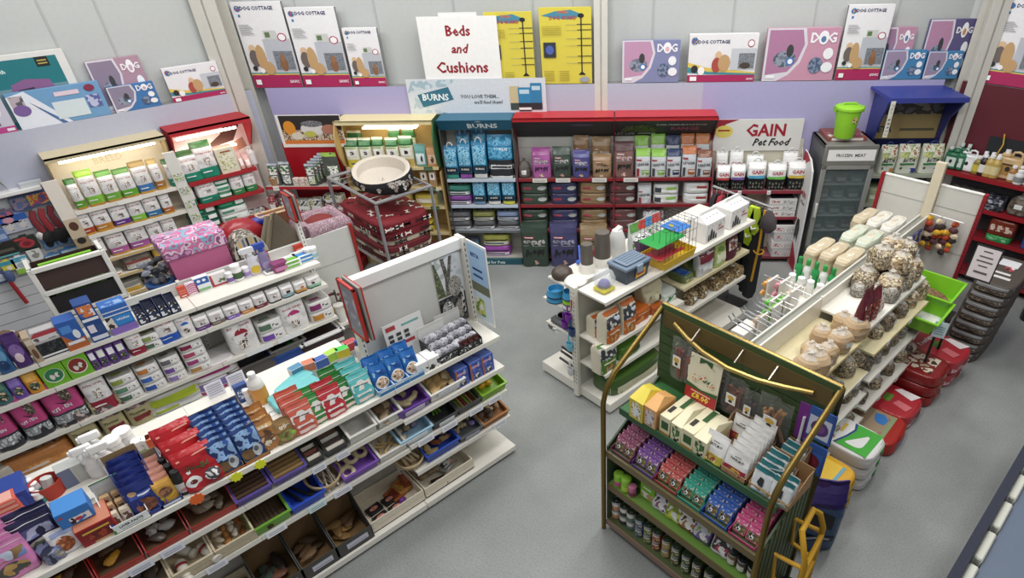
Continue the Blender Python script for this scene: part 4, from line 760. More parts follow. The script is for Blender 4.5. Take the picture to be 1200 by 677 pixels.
# ---------------------------------------------------------------- stock on the back wall units
def burns(foot,handle=True): return plain('2079a6:f',('r',.08,.4,.92,.9,'2a86b4,5aa8cc,8cc4dc,1c6c98:p/26'),('r',.0,.2,1,.36,'1c1e22'),('t','BURNS',.5,.28,.07,'d8dadc',.6),('r',.06,.02,.94,.14,foot),bands=((0,.18,'22252a:f'),),handle='d9dde0:f' if handle else None)
def bslab(col,lite='d9dadd',n='folded_food_bag'): return plain(col+':f',('r',.05,.1,.95,.4,lite),('r',.05,.5,.95,.62,'2c2e32'),('r',.1,.18,.8,.32,'55585e'),style='slab',name=n,top=(('r',.1,.15,.9,.85,'5c6066,9a9ca2,2c2e32:p/20'),))
bp='{} shelf under the blue header'
row('M1',[(-0.703,-0.512,0.444,'blue bag with white handle and green foot',burns('2c8a78')),(-0.512,-0.322,0.477,'blue bag with white handle and purple foot',burns('8a4aa0')),(-0.316,-0.108,0.498,'blue bag with white handle and white foot',burns('c9c9c6'))],bp.format('top'),'pet food bag','blue bags under the blue header',d=.14)
row('M1',[(-0.102,0.26,0.574,'large blue bag with black and white bands',plain('2079a6:f',('r',.05,.5,.95,.95,'2a86b4,5aa8cc,1c6c98:p/22'),('t','BURNS',.55,.7,.09,'e8eef0',.5),('r',0,.24,1,.34,'dadbdc'),('r',.05,.26,.9,.31,'3a3c40'),('r',0,0,1,.07,'e4e4e2'),bands=((0,.46,'2c2e33:f'),)))],bp.format('top'),'pet food bag',d=.22)
row('M1',[(-0.536,-0.345,0.579,'blue bag standing behind',burns('2c8a78')),(-0.31,-0.119,0.61,'blue bag standing behind',burns('8a4aa0'))],bp.format('top'),'pet food bag','blue bags under the blue header',d=.1,dv=.16)
row('M2',[(-0.371,-0.182,0.361,'blue bag with grey blue foot',burns('6a8ab0',False)),(-0.164,0.031,0.372,'blue bag with white foot',burns('d4d4d0',False)),(0.043,0.238,0.37,'blue bag with yellow foot',burns('c9c43c',False))],bp.format('second'),'pet food bag','blue bags under the blue header',d=.16)
def stack(sh,l,r_,cols,desc,place,group,d=.28,lite=None,hh=None,mk=bslab,z=0,dv=0,cat='pet food bag'):
    fr,v,zz=SH[sh]; n=len(cols); h=hh
    for i,c in enumerate(cols):
        w=round((r_-l)*.97,2); t=mk(c) if lite is None else mk(c,lite[i]); pos='' if n==1 else ('lower ','upper ')[i] if n==2 else ('lowest ','middle ','topmost ')[i] if n==3 else ORD[i+1]+' '
        put(t(w,d,h),fr,(l+r_)/2,v-d/2-dv,zz+z+i*(h*1.05+.004),f'{pos}{desc if isinstance(desc,str) else desc[i]} {place}',cat,group)
gb='folded bags under the blue header'
stack('M2',-0.739,-0.39,('8a4aa0','3a8a78'),('folded purple bag','folded teal bag'),'on the second shelf under the blue header',gb,hh=.13)
for l,r_,c,dn in ((-0.786,-0.447,'6a6c70','grey and white'),(-0.422,-0.096,'8a8c4a','yellow and grey'),(-0.071,0.266,'7c90b4','pale blue')):
    stack('M3',l,r_,('5c5e62',c),f'folded {dn} bag','on the third shelf below the blue header',gb,hh=.125)
stack('M0',-0.75,-0.388,('7c98b4',),'pale blue bulging bag','lying above the kick board, blue header unit',gb,hh=.2)
stack('M0',-0.324,0.088,('a04ab0','a8a84a'),('purple bulging bag','yellow bulging bag'),'above the teal kick board, blue header unit',gb,hh=.16)
# engage bags
def eng(body,logo='9a2a3c',crimp=None,dogs='1c1a1c',lite=None,txt='engage'):
    return plain(body+':f',('r',.12,.66,.5,.71,logo),('r',0.157,0.676,0.463,0.694,'f0e8e8'),('t',txt,.5,.57,.13,lite or 'b8b4b4',.86),('r',.1,.49,.9,.5,'b0acac'),('q',((.14,.3),(.2,.42),(.3,.38),(.38,.42),(.42,.36),(.36,.3),(.34,.22),(.32,.3),(.22,.28),(.18,.2)),dogs),('q',((.58,.36),(.66,.42),(.78,.4),(.88,.44),(.84,.34),(.82,.24),(.78,.32),(.66,.3),(.62,.24)),dogs),('e',.5,.36,.07,.05,dogs),('e',.5,.1,.14,.05,'9a6a5a,d8c0b0:p/40'),bands=((.76,1,(crimp or body)+':f'),),crump=.02)
def engslab(body,lite=None): return plain(body+':f',('r',.12,.35,.42,.6,lite or 'a03a48'),('e',.8,.5,.16,.2,'a8aca8'),style='slab',name='folded_food_bag',top=(('e',.5,.35,.2,.15,'6a5a4a'),),crump=.02)
es='{} shelf below the red canopy'
row('M1',[(0.296,0.473,0.251,'grey sack with a white label',plain('5c5652:r',('r',.3,.2,.7,.45,'e0dedc'),style='sack',name='pet_bed_sack')),(0.497,0.762,0.399,'pink dog food bag',eng('a8589c','b06a9c','8c3a7c','4a1a4c',txt='engage')),(0.78,1.039,0.408,'dark green dog food bag',eng('3c4c42')),(1.045,1.297,0.36,'purple dog food bag',eng('4a4a86')),(1.321,1.59,0.312,'tan dog food bag',eng('9a7a56','8a2a34','8a6a48',lite='6a5040')),(1.625,1.888,0.468,'maroon dog food bag',eng('7c5a54','c09a9c','4a2a2c',lite='d0b0b0'))],es.format('top'),'dog food bag','dark dog food bags below the red canopies',d=.18)
row('M1',[(1.062,1.274,0.508,'brown crimped bag behind the purple bag',eng('8a6a48')),(1.309,1.579,0.494,'tan crimped bag behind the tan bag',eng('8f7350'))],es.format('top'),'dog food bag','dark dog food bags below the red canopies',d=.12,dv=.18)
def leader(topc,acc): return plain('c9ccd0:f',('r',.04,.6,.4,.66,'a03040'),('t','LEADER',.5,.48,.12,'3a3e44',.84),('r',.08,.05,.26,.34,'3c4046' if acc!='9a2a34' else acc),('r',.45,.1,.92,.28,topc),('r',.5,.2,.9,.24,'e4e4e2'),bands=((.76,1,topc+':f'),))
def leadw(): return leader('c9ccd0','3c4046')
row('M1',[(1.906,2.116,0.376,'white dog food bag with lime crimp',leader('7cb03c','9a2a34')),(2.122,2.325,0.374,'white dog food bag with lime crimp',leader('7cb03c','x')),(2.331,2.523,0.372,'white dog food bag with navy crimp',leader('23345c','x')),(2.534,2.731,0.415,'white dog food bag with orange crimp',leader('b0602c','x')),(2.737,2.94,0.346,'white dog food bag with brown crimp',leader('7c4a34','x'))],es.format('top'),'dog food bag','white dog food bags below the red canopy',d=.17)
row('M1',[(1.894,2.092,0.5,'rear white bag with lime crimp',leader('7cb03c','x')),(2.116,2.314,0.52,'rear white bag with lime crimp',leader('76aa38','x')),(2.325,2.511,0.496,'rear white bag with navy crimp',leader('23345c','x')),(2.523,2.708,0.516,'rear white bag with orange crimp',leader('b0602c','x')),(2.72,2.917,0.515,'rear white bag with orange crimp',leader('b86a30','x'))],es.format('top'),'dog food bag','white dog food bags below the red canopy',d=.13,dv=.17)
ge='folded dog food bags below the red canopies'
for l,r_,c,dn in ((0.299,0.699,'3a4a3e','dark green'),(0.723,1.11,'34365c','navy'),(1.134,1.52,'8f7350','tan'),(1.544,1.928,'5c3a3a','maroon')):
    stack('M2',l,r_,(c,c),f'folded {dn} dog food bag','on the second shelf below the red canopy',ge,hh=.15,mk=engslab)
row('M2',[(1.952,2.143,0.284,'upright white dog food bag',leader('c9ccd0','9a2a34'))],es.format('second'),'dog food bag','white dog food bags below the red canopy',d=.16)
stack('M2',2.167,2.525,('d4d6d4','d0d2d0'),'folded white dog food bag','beside the upright one, second shelf',ge,hh=.13,mk=lambda c:plain(c+':f',('r',.1,.2,.9,.5,'e8e8e6'),('r',.5,.5,.9,.75,'7cb03c'),('r',.05,.2,.3,.7,'3c4046'),style='slab',name='folded_food_bag'))
stack('M2',2.585,2.942,('d4d6d4','cfd0ce'),'folded white dog food bag','at the far end, second red canopied shelf',ge,hh=.14,mk=lambda c:plain(c+':f',('r',.1,.2,.9,.5,'e8e8e6'),('r',.5,.5,.9,.75,'b03a34'),style='slab',name='folded_food_bag'))
for l,r_,c,dn in ((0.279,0.677,'3a4a3e','dark green'),(0.714,1.111,'3c3e68','navy'),(1.136,1.532,'8f7350','tan'),(1.556,1.951,'6a4444','maroon')):
    stack('M3',l,r_,(c,c),f'folded {dn} dog food bag','on the third shelf below the red canopy',ge,hh=.14,mk=engslab)
row('MF',[(0.271,0.672,0.691,'big dark green dog food sack',eng('34463a','a03444')),(0.697,1.097,0.689,'big purple dog food sack',eng('45446e','a03444',lite='9a98b0')),(1.128,1.532,0.661,'big tan dog food sack',eng('8f7856','a83a34',lite='4a3a2c'))],'standing on the floor before the red shelving','dog food bag',d=.14)
stack('M3',2.024,2.343,('b8b8bc',),'crumpled clear and white bag','on the third red canopied shelf',ge,hh=.26,mk=lambda c:plain('b8b8bc,e4e4e6,7c7c84,c06a74:f/20',style='slab'))
# GAIN shelf
def gain(acc): return (lambda w,d,h:bag(w,d,h,'e3e3e1:f',(('t','GAIN',.5,.66,.13,'b01c2c',.76),('r',.03,.44,.97,.54,acc))+tuple(('e',.16+.17*(i%5),.12+.14*(i//5)+.03*(i%2),.05,.045,('6a6a66','8a7a6a','5a6a5a')[i%3]) for i in range(10)),'gusset',((.02,.46,'1c1c1e:f'),),'food_bag',(),3,'d0d2d4:f'))
row('MG',[(3.024,3.205,0.342,'white and black dog food bag with red band',gain('c0403c')),(3.217,3.415,0.352,'white and black dog food bag with violet band',gain('7a5aa8')),(3.439,3.689,0.385,'white and black dog food bag with blue band',gain('4aa8d0')),(3.707,3.963,0.36,'white and black dog food bag with green band',gain('6ab84a')),(3.98,4.241,0.392,'white and black dog food bag with gold band',gain('d0b43c'))],'under the big white sign','dog food bag','white and black bags under the sign',d=.16)
row('MG',[(3.018,3.182,0.481,'rear white dog food bag',gain('c0403c')),(3.205,3.392,0.491,'rear white dog food bag',gain('7a5aa8')),(3.439,3.672,0.431,'rear white dog food bag',gain('4aa8d0')),(3.928,4.137,0.473,'rear white dog food bag',gain('d0b43c'))],'behind the front row under the sign','dog food bag','white and black bags under the sign',d=.1,dv=.17)
def foodbox(c='e2e0de'): return ctn(c,('r',.08,.3,.4,.7,'b03a40,e8e6e4:p/60'),('r',.5,.2,.92,.75,'8a8a84,e4e4e2,4a4a4a:p/50'),('r',0,0,1,.12,'c8c6c4'),topp=(('r',.08,.1,.92,.9,'33303a'),),name='tinned_food_box')
for i in range(3): put(foodbox()(.38,.26,.085),'M',3.98,.34,.715+.088*i,f'{("lowest","middle","topmost")[i]} white tray box of dog food, below the white sign','food tray','white tray boxes below the sign')
for i in range(4): put(foodbox(('c8c8cc','dedcda')[i%2])(.36,.28,.12),'M',4.113-.02*(i%2),.36,.1+.124*i,f'{("lowest","second","third","topmost")[i]} slanting white tray box in the base stack below the white sign','food tray','white tray boxes below the sign')
for i in range(2): put(foodbox()(.34,.26,.12),'M',3.346,.34,.715+.124*i,f'{("lower","upper")[i]} pale tray box behind the coat rail, below the white sign','food tray','white tray boxes below the sign')
# BETA
def beta(acc): return plain('d9dbcc:f',('r',.04,.55,.96,.97,'c9cf7c,9aa860,e4e4d0,b06a4c:p/18'),('t','BETA',.5,.5,.13,'1c2a2c',.72,.25),('r',.1,.33,.8,.4,'2c7a3c'),('r',.66,.05,.92,.22,acc),('e',.2,.22,.06,.05,'4a6a4a'),handle='2c3c7a:f')
row('MB',[(5.175,5.391,0.37,'green and white dog food bag with orange corner',beta('d08a3c')),(5.402,5.685,0.379,'green and white dog food bag with blue corner',beta('2f3f9c')),(5.707,6,0.377,'green and white dog food bag with blue corner',beta('2f3f9c'))],'under the blue canopy','dog food bag','dog food bags under the blue canopy',d=.18)
row('MB2',[(5.129,5.374,0.196,'pale green dog food bag',plain('a8b48c:f',('r',.1,.3,.9,.6,'dfe4cc'),style='slab')),(5.397,5.653,0.195,'pale green dog food bag',plain('9cae84:f',('r',.1,.3,.9,.6,'dfe4cc'),style='slab'))],'on the lower shelf under the blue canopy','dog food bag','dog food bags under the blue canopy',d=.3)
b=B(); b.box(-.028,.028,-.003,.003,0,.44,'dcd8cc'); b.prints(lambda fx,fz,l=0:((fx-.5)*.056,-.003-l,fz*.44),.056,.44,tuple(('r',.2,.06+.1*i,.8,.12+.1*i,'6a6a66,d8d4c8:p/60') for i in range(9)))
put(T('price_strip',b),'M',5.06,.632,1.86,'white printed strip hanging from the blue canopy front','price strip')
# yellow canopied unit
def green_top(foot,n='cream'): return plain('e2e0c8:f',('r',.15,.4,.85,.66,'f0efe8'),('r',.38,.44,.6,.56,'2c2422'),('r',.55,.46,.66,.54,'3a2c28'),('r',.1,.66,.9,.7,'8ab04a'),('r',0,.02,1,.28,foot),('r',.3,.1,.7,.16,'6a6a50'),bands=((.72,.93,'2c6a34:f'),(.93,1,'e2e0c8:f')))
ty='on the top shelf below the cream canopy'
row('MY',[(-2.04,-1.849,0.384,'green topped bag with yellow foot',green_top('d8c83c')),(-1.843,-1.671,0.382,'green topped white bag with blue foot',green_top('9cc4dc')),(-1.659,-1.504,0.392,'green topped bag with orange foot',green_top('d09a5c')),(-1.48,-1.302,0.379,'green topped bag with pale blue foot',green_top('8cb0d4')),(-1.291,-1.101,0.4,'green topped bag with gold foot',green_top('cfae54'))],ty,'dog food bag','green topped bags below the cream canopy',d=.14)
row('MY',[(-2.028,-1.837,0.44,'rear green topped bag',green_top('d8c83c')),(-1.457,-1.291,0.469,'rear green topped bag',green_top('8cb0d4')),(-1.267,-1.089,0.478,'rear green topped bag',green_top('cfae54'))],'behind the front row below the cream canopy','dog food bag','green topped bags below the cream canopy',d=.1,dv=.15)
row('MY',[(-1.089,-0.935,0.296,'teal treat pouch with a white label',plain('6aa4a0:f',('r',.12,.12,.88,.6,'d8e4e4'),('e',.6,.35,.1,.14,'2c2c30'),style='pouch',name='treat_pouch')),(-0.929,-0.782,0.272,'orange treat pouch with a dog picture',plain('cf9a70:f',('r',.15,.15,.85,.6,'e0c0a0'),('e',.5,.35,.16,.16,'5a3a2c'),style='pouch',name='treat_pouch'))],ty,'treat pouch',d=.08)
row('MY3',[(-1.071,-0.962,0.235,'small brown treat box with white panel',ctn('a8845c',('r',.15,.45,.85,.9,'dfdcd4'),('e',.5,.68,.14,.12,'3a2c28'),name='treat_box')),(-0.95,-0.842,0.234,'small brown treat box with white panel',ctn('a8845c',('r',.15,.45,.85,.9,'e6e4de'),('e',.5,.68,.14,.12,'4a3028'),name='treat_box'))],'below the cream canopy','treat box','treat boxes below the cream canopy',d=.06)
put(bottle(.06,.25,'9ab0a0:c','b8c4bc'),'M',-0.83-.02,.6-.12,.9+.02,'clear bottle of pale treats beside the cream canopied curved side','treat tub')
stack('MY2',-1.566,-1.245,('cfae3c',),'yellow and cream flat bag','behind the cushion rack','flat bags below the cream canopy',hh=.16,mk=lambda c:plain('d8c460:f',('r',.1,.3,.9,.7,'e6e0c8'),style='slab'))
stack('MY2',-1.221,-0.876,('cfae3c',),'yellow and white flat bag','beside the rack, below the cream canopy','flat bags below the cream canopy',hh=.16,mk=lambda c:plain('d4c04c:f',('r',.1,.3,.9,.7,'eeead8'),style='slab'))
row('MY2',[(-2.136,-1.888,0.177,'yellow and white flat bag seen through the rack',plain('d8c860:f',('r',.1,.3,.9,.7,'eeead8'),style='slab')),(-1.863,-1.591,0.175,'cream flat bag seen through the rack',plain('d4cc98:f',('r',.1,.3,.9,.7,'eeead8'),style='slab'))],'below the cream canopy','dog food bag',d=.28)
fr,v,z=SH['MF']; put(plain('d8cf9c:f',('r',.1,.45,.9,.8,'2f5c34'),('r',.2,.5,.8,.6,'dfe0cc'),style='loaf')(.3,.2,.62),'M',-1.177,.62,.0,'tall cream and dark green sack standing beside the cushion rack','dog food bag')
put(plain('d8c440:f',('r',.1,.3,.9,.7,'efe8c0'),style='slab')(.36,.28,.16),'M',-1.19,.34,.5,'yellow flat bag above the tall cream sack','dog food bag')
# deli picture unit
def wag(c='8ab060'): return plain('4c5450:f',('r',.1,.5,.9,.85,'7c4a3c,dcdcd6,3a6a3a:p/24'),('r',.15,.1,.85,.45,c+',e4e4dc,3a3a3a:p/30'),('r',0,.9,1,1,'b8c4d0'),style='pouch',name='treat_pouch')
dp='on the top shelf below the food picture'
row('MD1',[(-3.082,-2.936,0.296,'grey topped treat pouch',wag('8aa880')),(-2.918,-2.765,0.318,'grey topped treat pouch',wag('7ca0b0'))],dp,'treat pouch','treat pouches below the food picture',d=.09,dv=-.2)
for i in range(5): put(wag('9ac04a')(.13,.05,.3+.0),'M',-2.486+.03*i,.66-.05*i,1.29+.02*i,f'{ORD[i+1]} lime edged treat pouch from the front in the fanned row','treat pouch','fanned pouches below the food picture')
row('MD1',[(-2.316,-2.098,0.429,'large dark treat pouch with a green label',plain('4a5048:f',('r',.3,.1,.95,.6,'7ca050,e6e6e0,4a4a44:p/26'),('r',0,.88,1,1,'9ac04a'),style='pouch',name='treat_pouch'))],dp,'treat pouch',d=.1,dv=-.18)
for i in range(4): put(ctn('d0c0b4',('r',.1,.4,.9,.9,'b8564c,e8e0d8,6a5a4c:p/40'),name='treat_box')(.075,.07,.1),'M',-2.729+.085*i,.64,1.29,f'{ORD[i+1]} small pink and brown treat box from the grey topped pouches','treat box','small treat boxes below the food picture')
put(round_basket(.09,.1,'b0845c:r','wicker_basket'),'M',-3.03,.6,1.29,'small wicker basket of black and white packs at the shelf end','basket')
for i in range(6): put(lump(.035,.03,.02,'2c2c30,d0d0d0:p/60','treat_pack',i,.2),'M',-3.03+.045*math.cos(i*1.05),.6+.045*math.sin(i*1.05),1.335+.012*(i%2),f'{ORD[i+1]} small black and white pack heaped in the wicker basket','treat pack','packs in the wicker basket')
cols=['e0dcd8,b0404a,2c2c30:p/30','2c302e,8a8c88,d8d8d4:p/30','34383a,d0d0cc,6a8a4a:p/26','2a2e30,dcdcd8,a8a43c:p/26']
for i,(l,r_,h,dn) in enumerate(((-3.199,-3.099,.2,'red and white treat box'),(-3.024,-2.875,.18,'pale treat box behind the red framed sign'),(-2.825,-2.626,.14,'black and white treat box'),(-2.613,-2.451,.16,'dark treat box'),(-2.402,-2.141,.11,'black pack with white and lime lettering'))):
    put(ctn(cols[i%4],('r',.1,.15,.9,.5,'e6e4e0'),name='treat_box')(round(r_-l,2),.14,h),'M',(l+r_)/2,.62,.93,dn+', second shelf below the food picture','treat box')
put(ctn(cols[3],('r',.1,.15,.9,.5,'e6e4e0'),name='treat_box')(.26,.14,.1),'M',-2.277,.62,1.045,'upper black pack with lime lettering, second shelf below the food picture','treat box')
put(carton(.3,.2,.2,'a8b4bc',(('r',.1,.2,.6,.8,'d8dcdf'),),name='treat_box'),'M',-2.75,.58,.57,'pale blue box low behind the red cushion bed','treat box')
put(round_basket(.11,.1,'7a6a5c:r','wicker_basket'),'M',-3.049,.6,.57,'dark wicker basket on the lowest red shelf beside the tent','basket')
# freezer
w=Unit('upright_freezer','M','grey upright freezer labelled FROZEN MEAT with a glass door','freezer')
U0,U1=4.3,4.965
b=B(); ubox(b,U0,U1,.16,.72,.0,.05,'4a4c4e'); ubox(b,U0,U0+.03,.16,.74,.05,1.8,'4e5052:w'); ubox(b,U1-.03,U1,.16,.74,.05,1.8,'4e5052:w'); ubox(b,U0,U1,.16,.2,.05,1.8,'3a3c3e'); ubox(b,U0,U1,.16,.74,1.76,1.8,'77736c:w'); ubox(b,U0+.03,U1-.03,.2,.72,.33,.36,'5a5c5e:w'); w.part('cabinet',b)
b=B(); ubox(b,U0,U1,.74,.79,1.55,1.81,'77756e:w',.006); b.prints(lambda fx,fz,l=0:(U0+(U1-U0)*fx,-.79-l,1.55+.26*fz),U1-U0,.26,(('r',.06,.25,.96,.8,'eceae6'),('t','FROZEN  MEAT',.5,.52,.16,'4a4a4c',.66))); w.part('header',b)
b=B()
for x0,x1,z0,z1 in ((U0,U0+.06,.36,1.55),(U1-.06,U1,.36,1.55),(U0,U1,.36,.42),(U0,U1,1.5,1.55)): ubox(b,x0,x1,.75,.79,z0,z1,'8c8c88:w',.004)
d=w.part('door',b); w.part('glass_pane',ubox(B(),U0+.06,U1-.06,.765,.77,.42,1.5,'6f8080:g'),d); w.part('door_handle',ubox(B(),U0+.01,U0+.04,.79,.83,.85,1.05,'c9c9c6:w',.006),d)
b=B(); z=.06
while z<.32: b.add([(U0,-.74,z),(U1,-.74,z),(U1,-.78,z+.035),(U0,-.78,z+.035),(U0,-.72,z),(U1,-.72,z),(U1,-.74,z+.04),(U0,-.74,z+.04)],[(0,1,2,3),(4,7,6,5),(3,2,6,7),(0,4,5,1),(0,3,7,4),(1,5,6,2)],'5c5e5e:w'); z+=.045
w.part('vent_grille',b)
for i,z in enumerate((.62,.84,1.06,1.28)): w.part('wire_shelf',ubox(B(),U0+.03,U1-.03,.2,.72,z-.012,z,'a8acac:w'))
q=random.Random(4)
for i,z in enumerate((.36,.62,.84,1.06,1.28)):
    for j in range(3):
        put(plain(('5a6664:f','6a4440:f','6a7484:f','4a5a54:f')[(i*3+j)%4],('r',.15,.2,.85,.6,'9aa4a4'),style='slab',name='frozen_meat_pack')(.17,.24,(.1,.13)[(i+j)%2]),'M',U0+.13+.2*j,.56,z+.001,f'{ORD[j+1]} frozen pack from the hinge on the {("lowest","second","third","fourth","top")[i]} freezer shelf','frozen pack','frozen packs behind the freezer glass')
b=B(); b.prism([(0,0),(.5,0),(.5,1.15),(.44,1.45),(.3,1.56),(0,1.6)],-.012,.012,'d4d4d2'); 
pr=(('q',((0,1),(0,.86),(.6,.97),(.3,1)),'a3122a'),('q',((0,0),(1,0),(1,.1),(.5,.22),(0,.16)),'a3122a'),('t','GAIN',.52,.68,.06,'a3122a',.55),('t','Pet Food',.56,.61,.03,'1d1d1f',.5,.3),('q',((.4,.3),(.5,.45),(.7,.46),(.8,.38),(.75,.25),(.6,.3),(.55,.24)),'2a2a2c'))
b.prints(lambda fx,fz,l=0:(.5*fx,-.012-l,1.6*fz),.5,1.6,pr)
put(T('display_board',b),'M',4.215,.28,0,'tall white and red board standing against the freezer side','sign',rz=-PI/2)
put(carton(.5,.4,.05,'8a4a44',(('r',.1,.2,.9,.8,'e0d8d4'),),topp=(('r',.05,.1,.95,.5,'d8d4d0,a03a40,8a8a84:p/14'),),name='flat_carton'),'M',4.62,.38,1.8,'flat red and white carton on the freezer top under the green bin','carton')
LIME='8fd11c:f'
b=B(); b.lathe([(.115,0),(.12,.01),(.155,.34),(.16,.345),(.152,.35),(.112,.015),(0,.015)],'8ccf22',seg=28); 
k=B(); k.lathe([(.16,.345),(.172,.345),(.172,.372),(.15,.385),(.06,.395),(0,.397)],'8ccf22',seg=28)
for sx in (-1,1): k.box(sx*.172-.012,sx*.172+.012,-.03,.03,.31,.38,'7cc01c')
q=B(); q.tube([(-.09,0,.39),(-.07,0,.415),(.07,0,.415),(.09,0,.39)],.012,'8ccf22',8)
s_=B(); s_.prints(lambda fx,fz,l=0:(math.sin(.35+(fx-.5)*.5)*(.147+l),-math.cos(.35+(fx-.5)*.5)*(.147+l),.2+.08*fz),.07,.08,(('e',.5,.5,.5,.5,'3a4a5a,d8b03c,e0e0dc:p/60'),),off=.004)
put(T('storage_bin',b,[T('lid',k,[T('lid_handle',q)]),T('sticker',s_)]),'M',4.569,0.549,1.85,'bright lime green lidded bin on top of the freezer','bin')

# ---------------------------------------------------------------- second gondola: cat food
tp='on the second gondola\'s top shelf'
HEX='26282c,3a3c42,1c1e20:k/60'
row('B1',[(-0.766,-0.653,0.334,'blue treat pouch tray',plain('2c5a8c:f',('e',.5,.5,.4,.2,'5a90b8'),('e',.5,.25,.3,.14,'1c3a6a'),style='pouch',name='treat_pouch')),(-0.653,-0.536,0.318,'purple treat pouch tray',plain('4a2a6c:f',('e',.5,.5,.4,.2,'7a5a9c'),('e',.45,.32,.24,.14,'d8c0c8'),style='pouch',name='treat_pouch'))],tp,'treat pouch',d=.1)
row('B1',[(-0.525,-0.471,0.251,'slim brown cat treat box',ctn('b09a80',('e',.5,.35,.3,.2,'6a4a34'),('r',.1,.7,.9,.9,'d8c8b0'),name='treat_box')),(-0.294,-0.136,0.277,'low blue treat box with a cat',ctn('2a5cb0',('q',((0,0),(1,0),(1,.35),(.4,.3),(0,.6)),'b8602c'),('r',.1,.6,.6,.85,'4a8ad8'),('e',.7,.5,.16,.16,'dfe4ee'),('r',.1,.2,.9,.3,'e6e6ea'),name='treat_box')),(-0.117,0.021,0.381,'tall blue display box of cat treats',ctn('23488c',('r',.05,.55,.95,.62,'e8eaf0'),('r',.05,.05,.95,.15,'d8dce8'),('r',.1,.66,.9,.95,'2c62b8,e07a3c,dfe4ee:p/18'),('r',.12,.25,.5,.45,'e0d8e4'),('r',.55,.2,.9,.42,'30508c'),name='treat_box')),
 (0.034,0.245,0.278,'blue and purple cat food box stack',ctn('2f6ac0',('r',0,0,1,.25,'8a6ac0'),('r',.3,.3,.95,.62,'2f8ad8'),('t','whiskas',.62,.5,.14,'e8eaf4',.5),('q',((0,.25),(.3,.25),(.26,.6),(0,.7)),'3a302c,d8d0c8:p/26'),('r',0,.66,1,.7,'dfe4ee'),('r',0,.8,1,.84,'cfd8ee'),topp=(('r',.1,.1,.9,.6,'8ab0dc,3f6ab8:p/16'),),name='cat_food_box'))],tp,'treat box',d=.16)
# dome topped display of scratch pads and the dog cut out
b=B(); b.box(-.14,.14,-.05,.05,0,.15,HEX); b.prism([(-.15,.15),(.15,.15),(.14,.21),(.09,.26),(-.09,.26),(-.14,.21)],-.05,.05,'b8b4b4'); b.prints(lambda fx,fz,l=0:((fx-.5)*.28,-.05-l,fz*.26),.28,.26,(('q',((.06,.66),(.94,.66),(.9,.8),(.75,.94),(.25,.94),(.1,.8)),'8c8a8c,d8d4d4,5a5658:p/20'),('q',((.12,.82),(.88,.82),(.76,.97),(.24,.97)),'b83a44'),('r',.08,.08,.92,.14,'e8e6e6'),('r',0,0,1,.03,'e4e4e4')))
put(T('cat_toy_pack',b),'B',-0.368,.33,1.24,'dome topped red and grey pack with black hexagons beside the dog cut-out','carded pack')
b=B(); b.prism([(-.19,0),(.17,0),(.19,.1),(.14,.2),(.02,.27),(-.1,.26),(-.19,.3),(-.25,.2),(-.26,.08)],-.006,.006,'7a5a44,3c2c24,8f7460,e8e2da:r/9'); b.prints(lambda fx,fz,l=0:(-.26+.45*fx,-.006-l,.3*fz),.45,.3,(('q',((.0,.1),(.1,.05),(.25,.3),(.2,.7),(.08,.95),(.0,.6)),'e6e0d8'),('e',.3,.55,.05,.06,'1c1614')))
put(T('display_cutout',b),'B',-0.624,.2,1.24,'brown and white spaniel head cut-out card on the second gondola','display card',rx=-.25)
for i,(v4) in enumerate(((0.259,0.336,0.151),(0.336,0.436,0.166),(0.436,0.524,0.169),(0.524,0.605,0.16))):
    u0,u1,h=v4; put(boxtray(round(u1-u0,2),.14,round(h,2),'27335c',.45,'display_box','1a2244',(('r',.1,.2,.9,.8,'dfe0e8,3a3c44:p/30'),),.004,None,(('e',.5,.6,.3,.2,'d8d8dc,2c2c30:p/30'),)),'B',(u0+u1)/2,.31,1.24,f'{ORD[i+1]} black and white cat pouch box from the blue stack, top shelf','display box','cat pouch display boxes')
    for k in range(3): put(bag(round((u1-u0)*.85,2),.025,round(h*.72,2),'2c3048:f',(('r',.1,.3,.9,.8,'d8d8dc,2c2c30,e8e8ec:p/34'),),'pouch'),'B',(u0+u1)/2,.335-.035*k,1.246+.012*k,f'{ORD[k+1]} cat food pouch from the front in the {ORD[i+1]} display box, top shelf','food pouch','cat food pouches in display boxes',rx=-.12)
def comb(c): return ctn('e8d8d0',('r',.2,.3,.8,1,c),name='carded_pack')
row('B1b',[(0.666,0.744,0.12,'orange pet comb pack',ctn('d84a34',('r',.2,.1,.8,.2,'e8e0da'),('r',.1,.4,.9,.44,'f0b0a0'),('r',.1,.6,.9,.64,'f0b0a0'),name='carded_pack'),.03),(0.744,0.847,0.131,'pink and white zigzag pack',ctn('e8d4de',*[('q',((.05,.1+.16*i),(.5,.2+.16*i),(.95,.1+.16*i),(.95,.17+.16*i),(.5,.27+.16*i),(.05,.17+.16*i)),'c8347c') for i in range(5)],name='carded_pack'),.03)],'at the joint of the second gondola','carded pack')
row('B1b',[(0.823,0.968,0.147,'blue and white grooming pack',ctn('dfe4ea',('r',.05,.5,.95,.95,'2a5cb0'),('r',.1,.05,.9,.2,'7ab86a'),('e',.3,.75,.12,.1,'e8ecf4'),('e',.65,.75,.12,.1,'e8ecf4'),name='grooming_pack')),(0.968,1.133,0.133,'red and white grooming box',ctn('d9d6d4',('r',0,0,1,.14,'b8303c'),('q',((0,0),(.14,0),(.1,1),(0,1)),'b8303c'),('e',.6,.4,.24,.18,'5a6a4a,d8d4cc:p/30'),name='grooming_pack'))],tp,'pet care pack',d=.06)
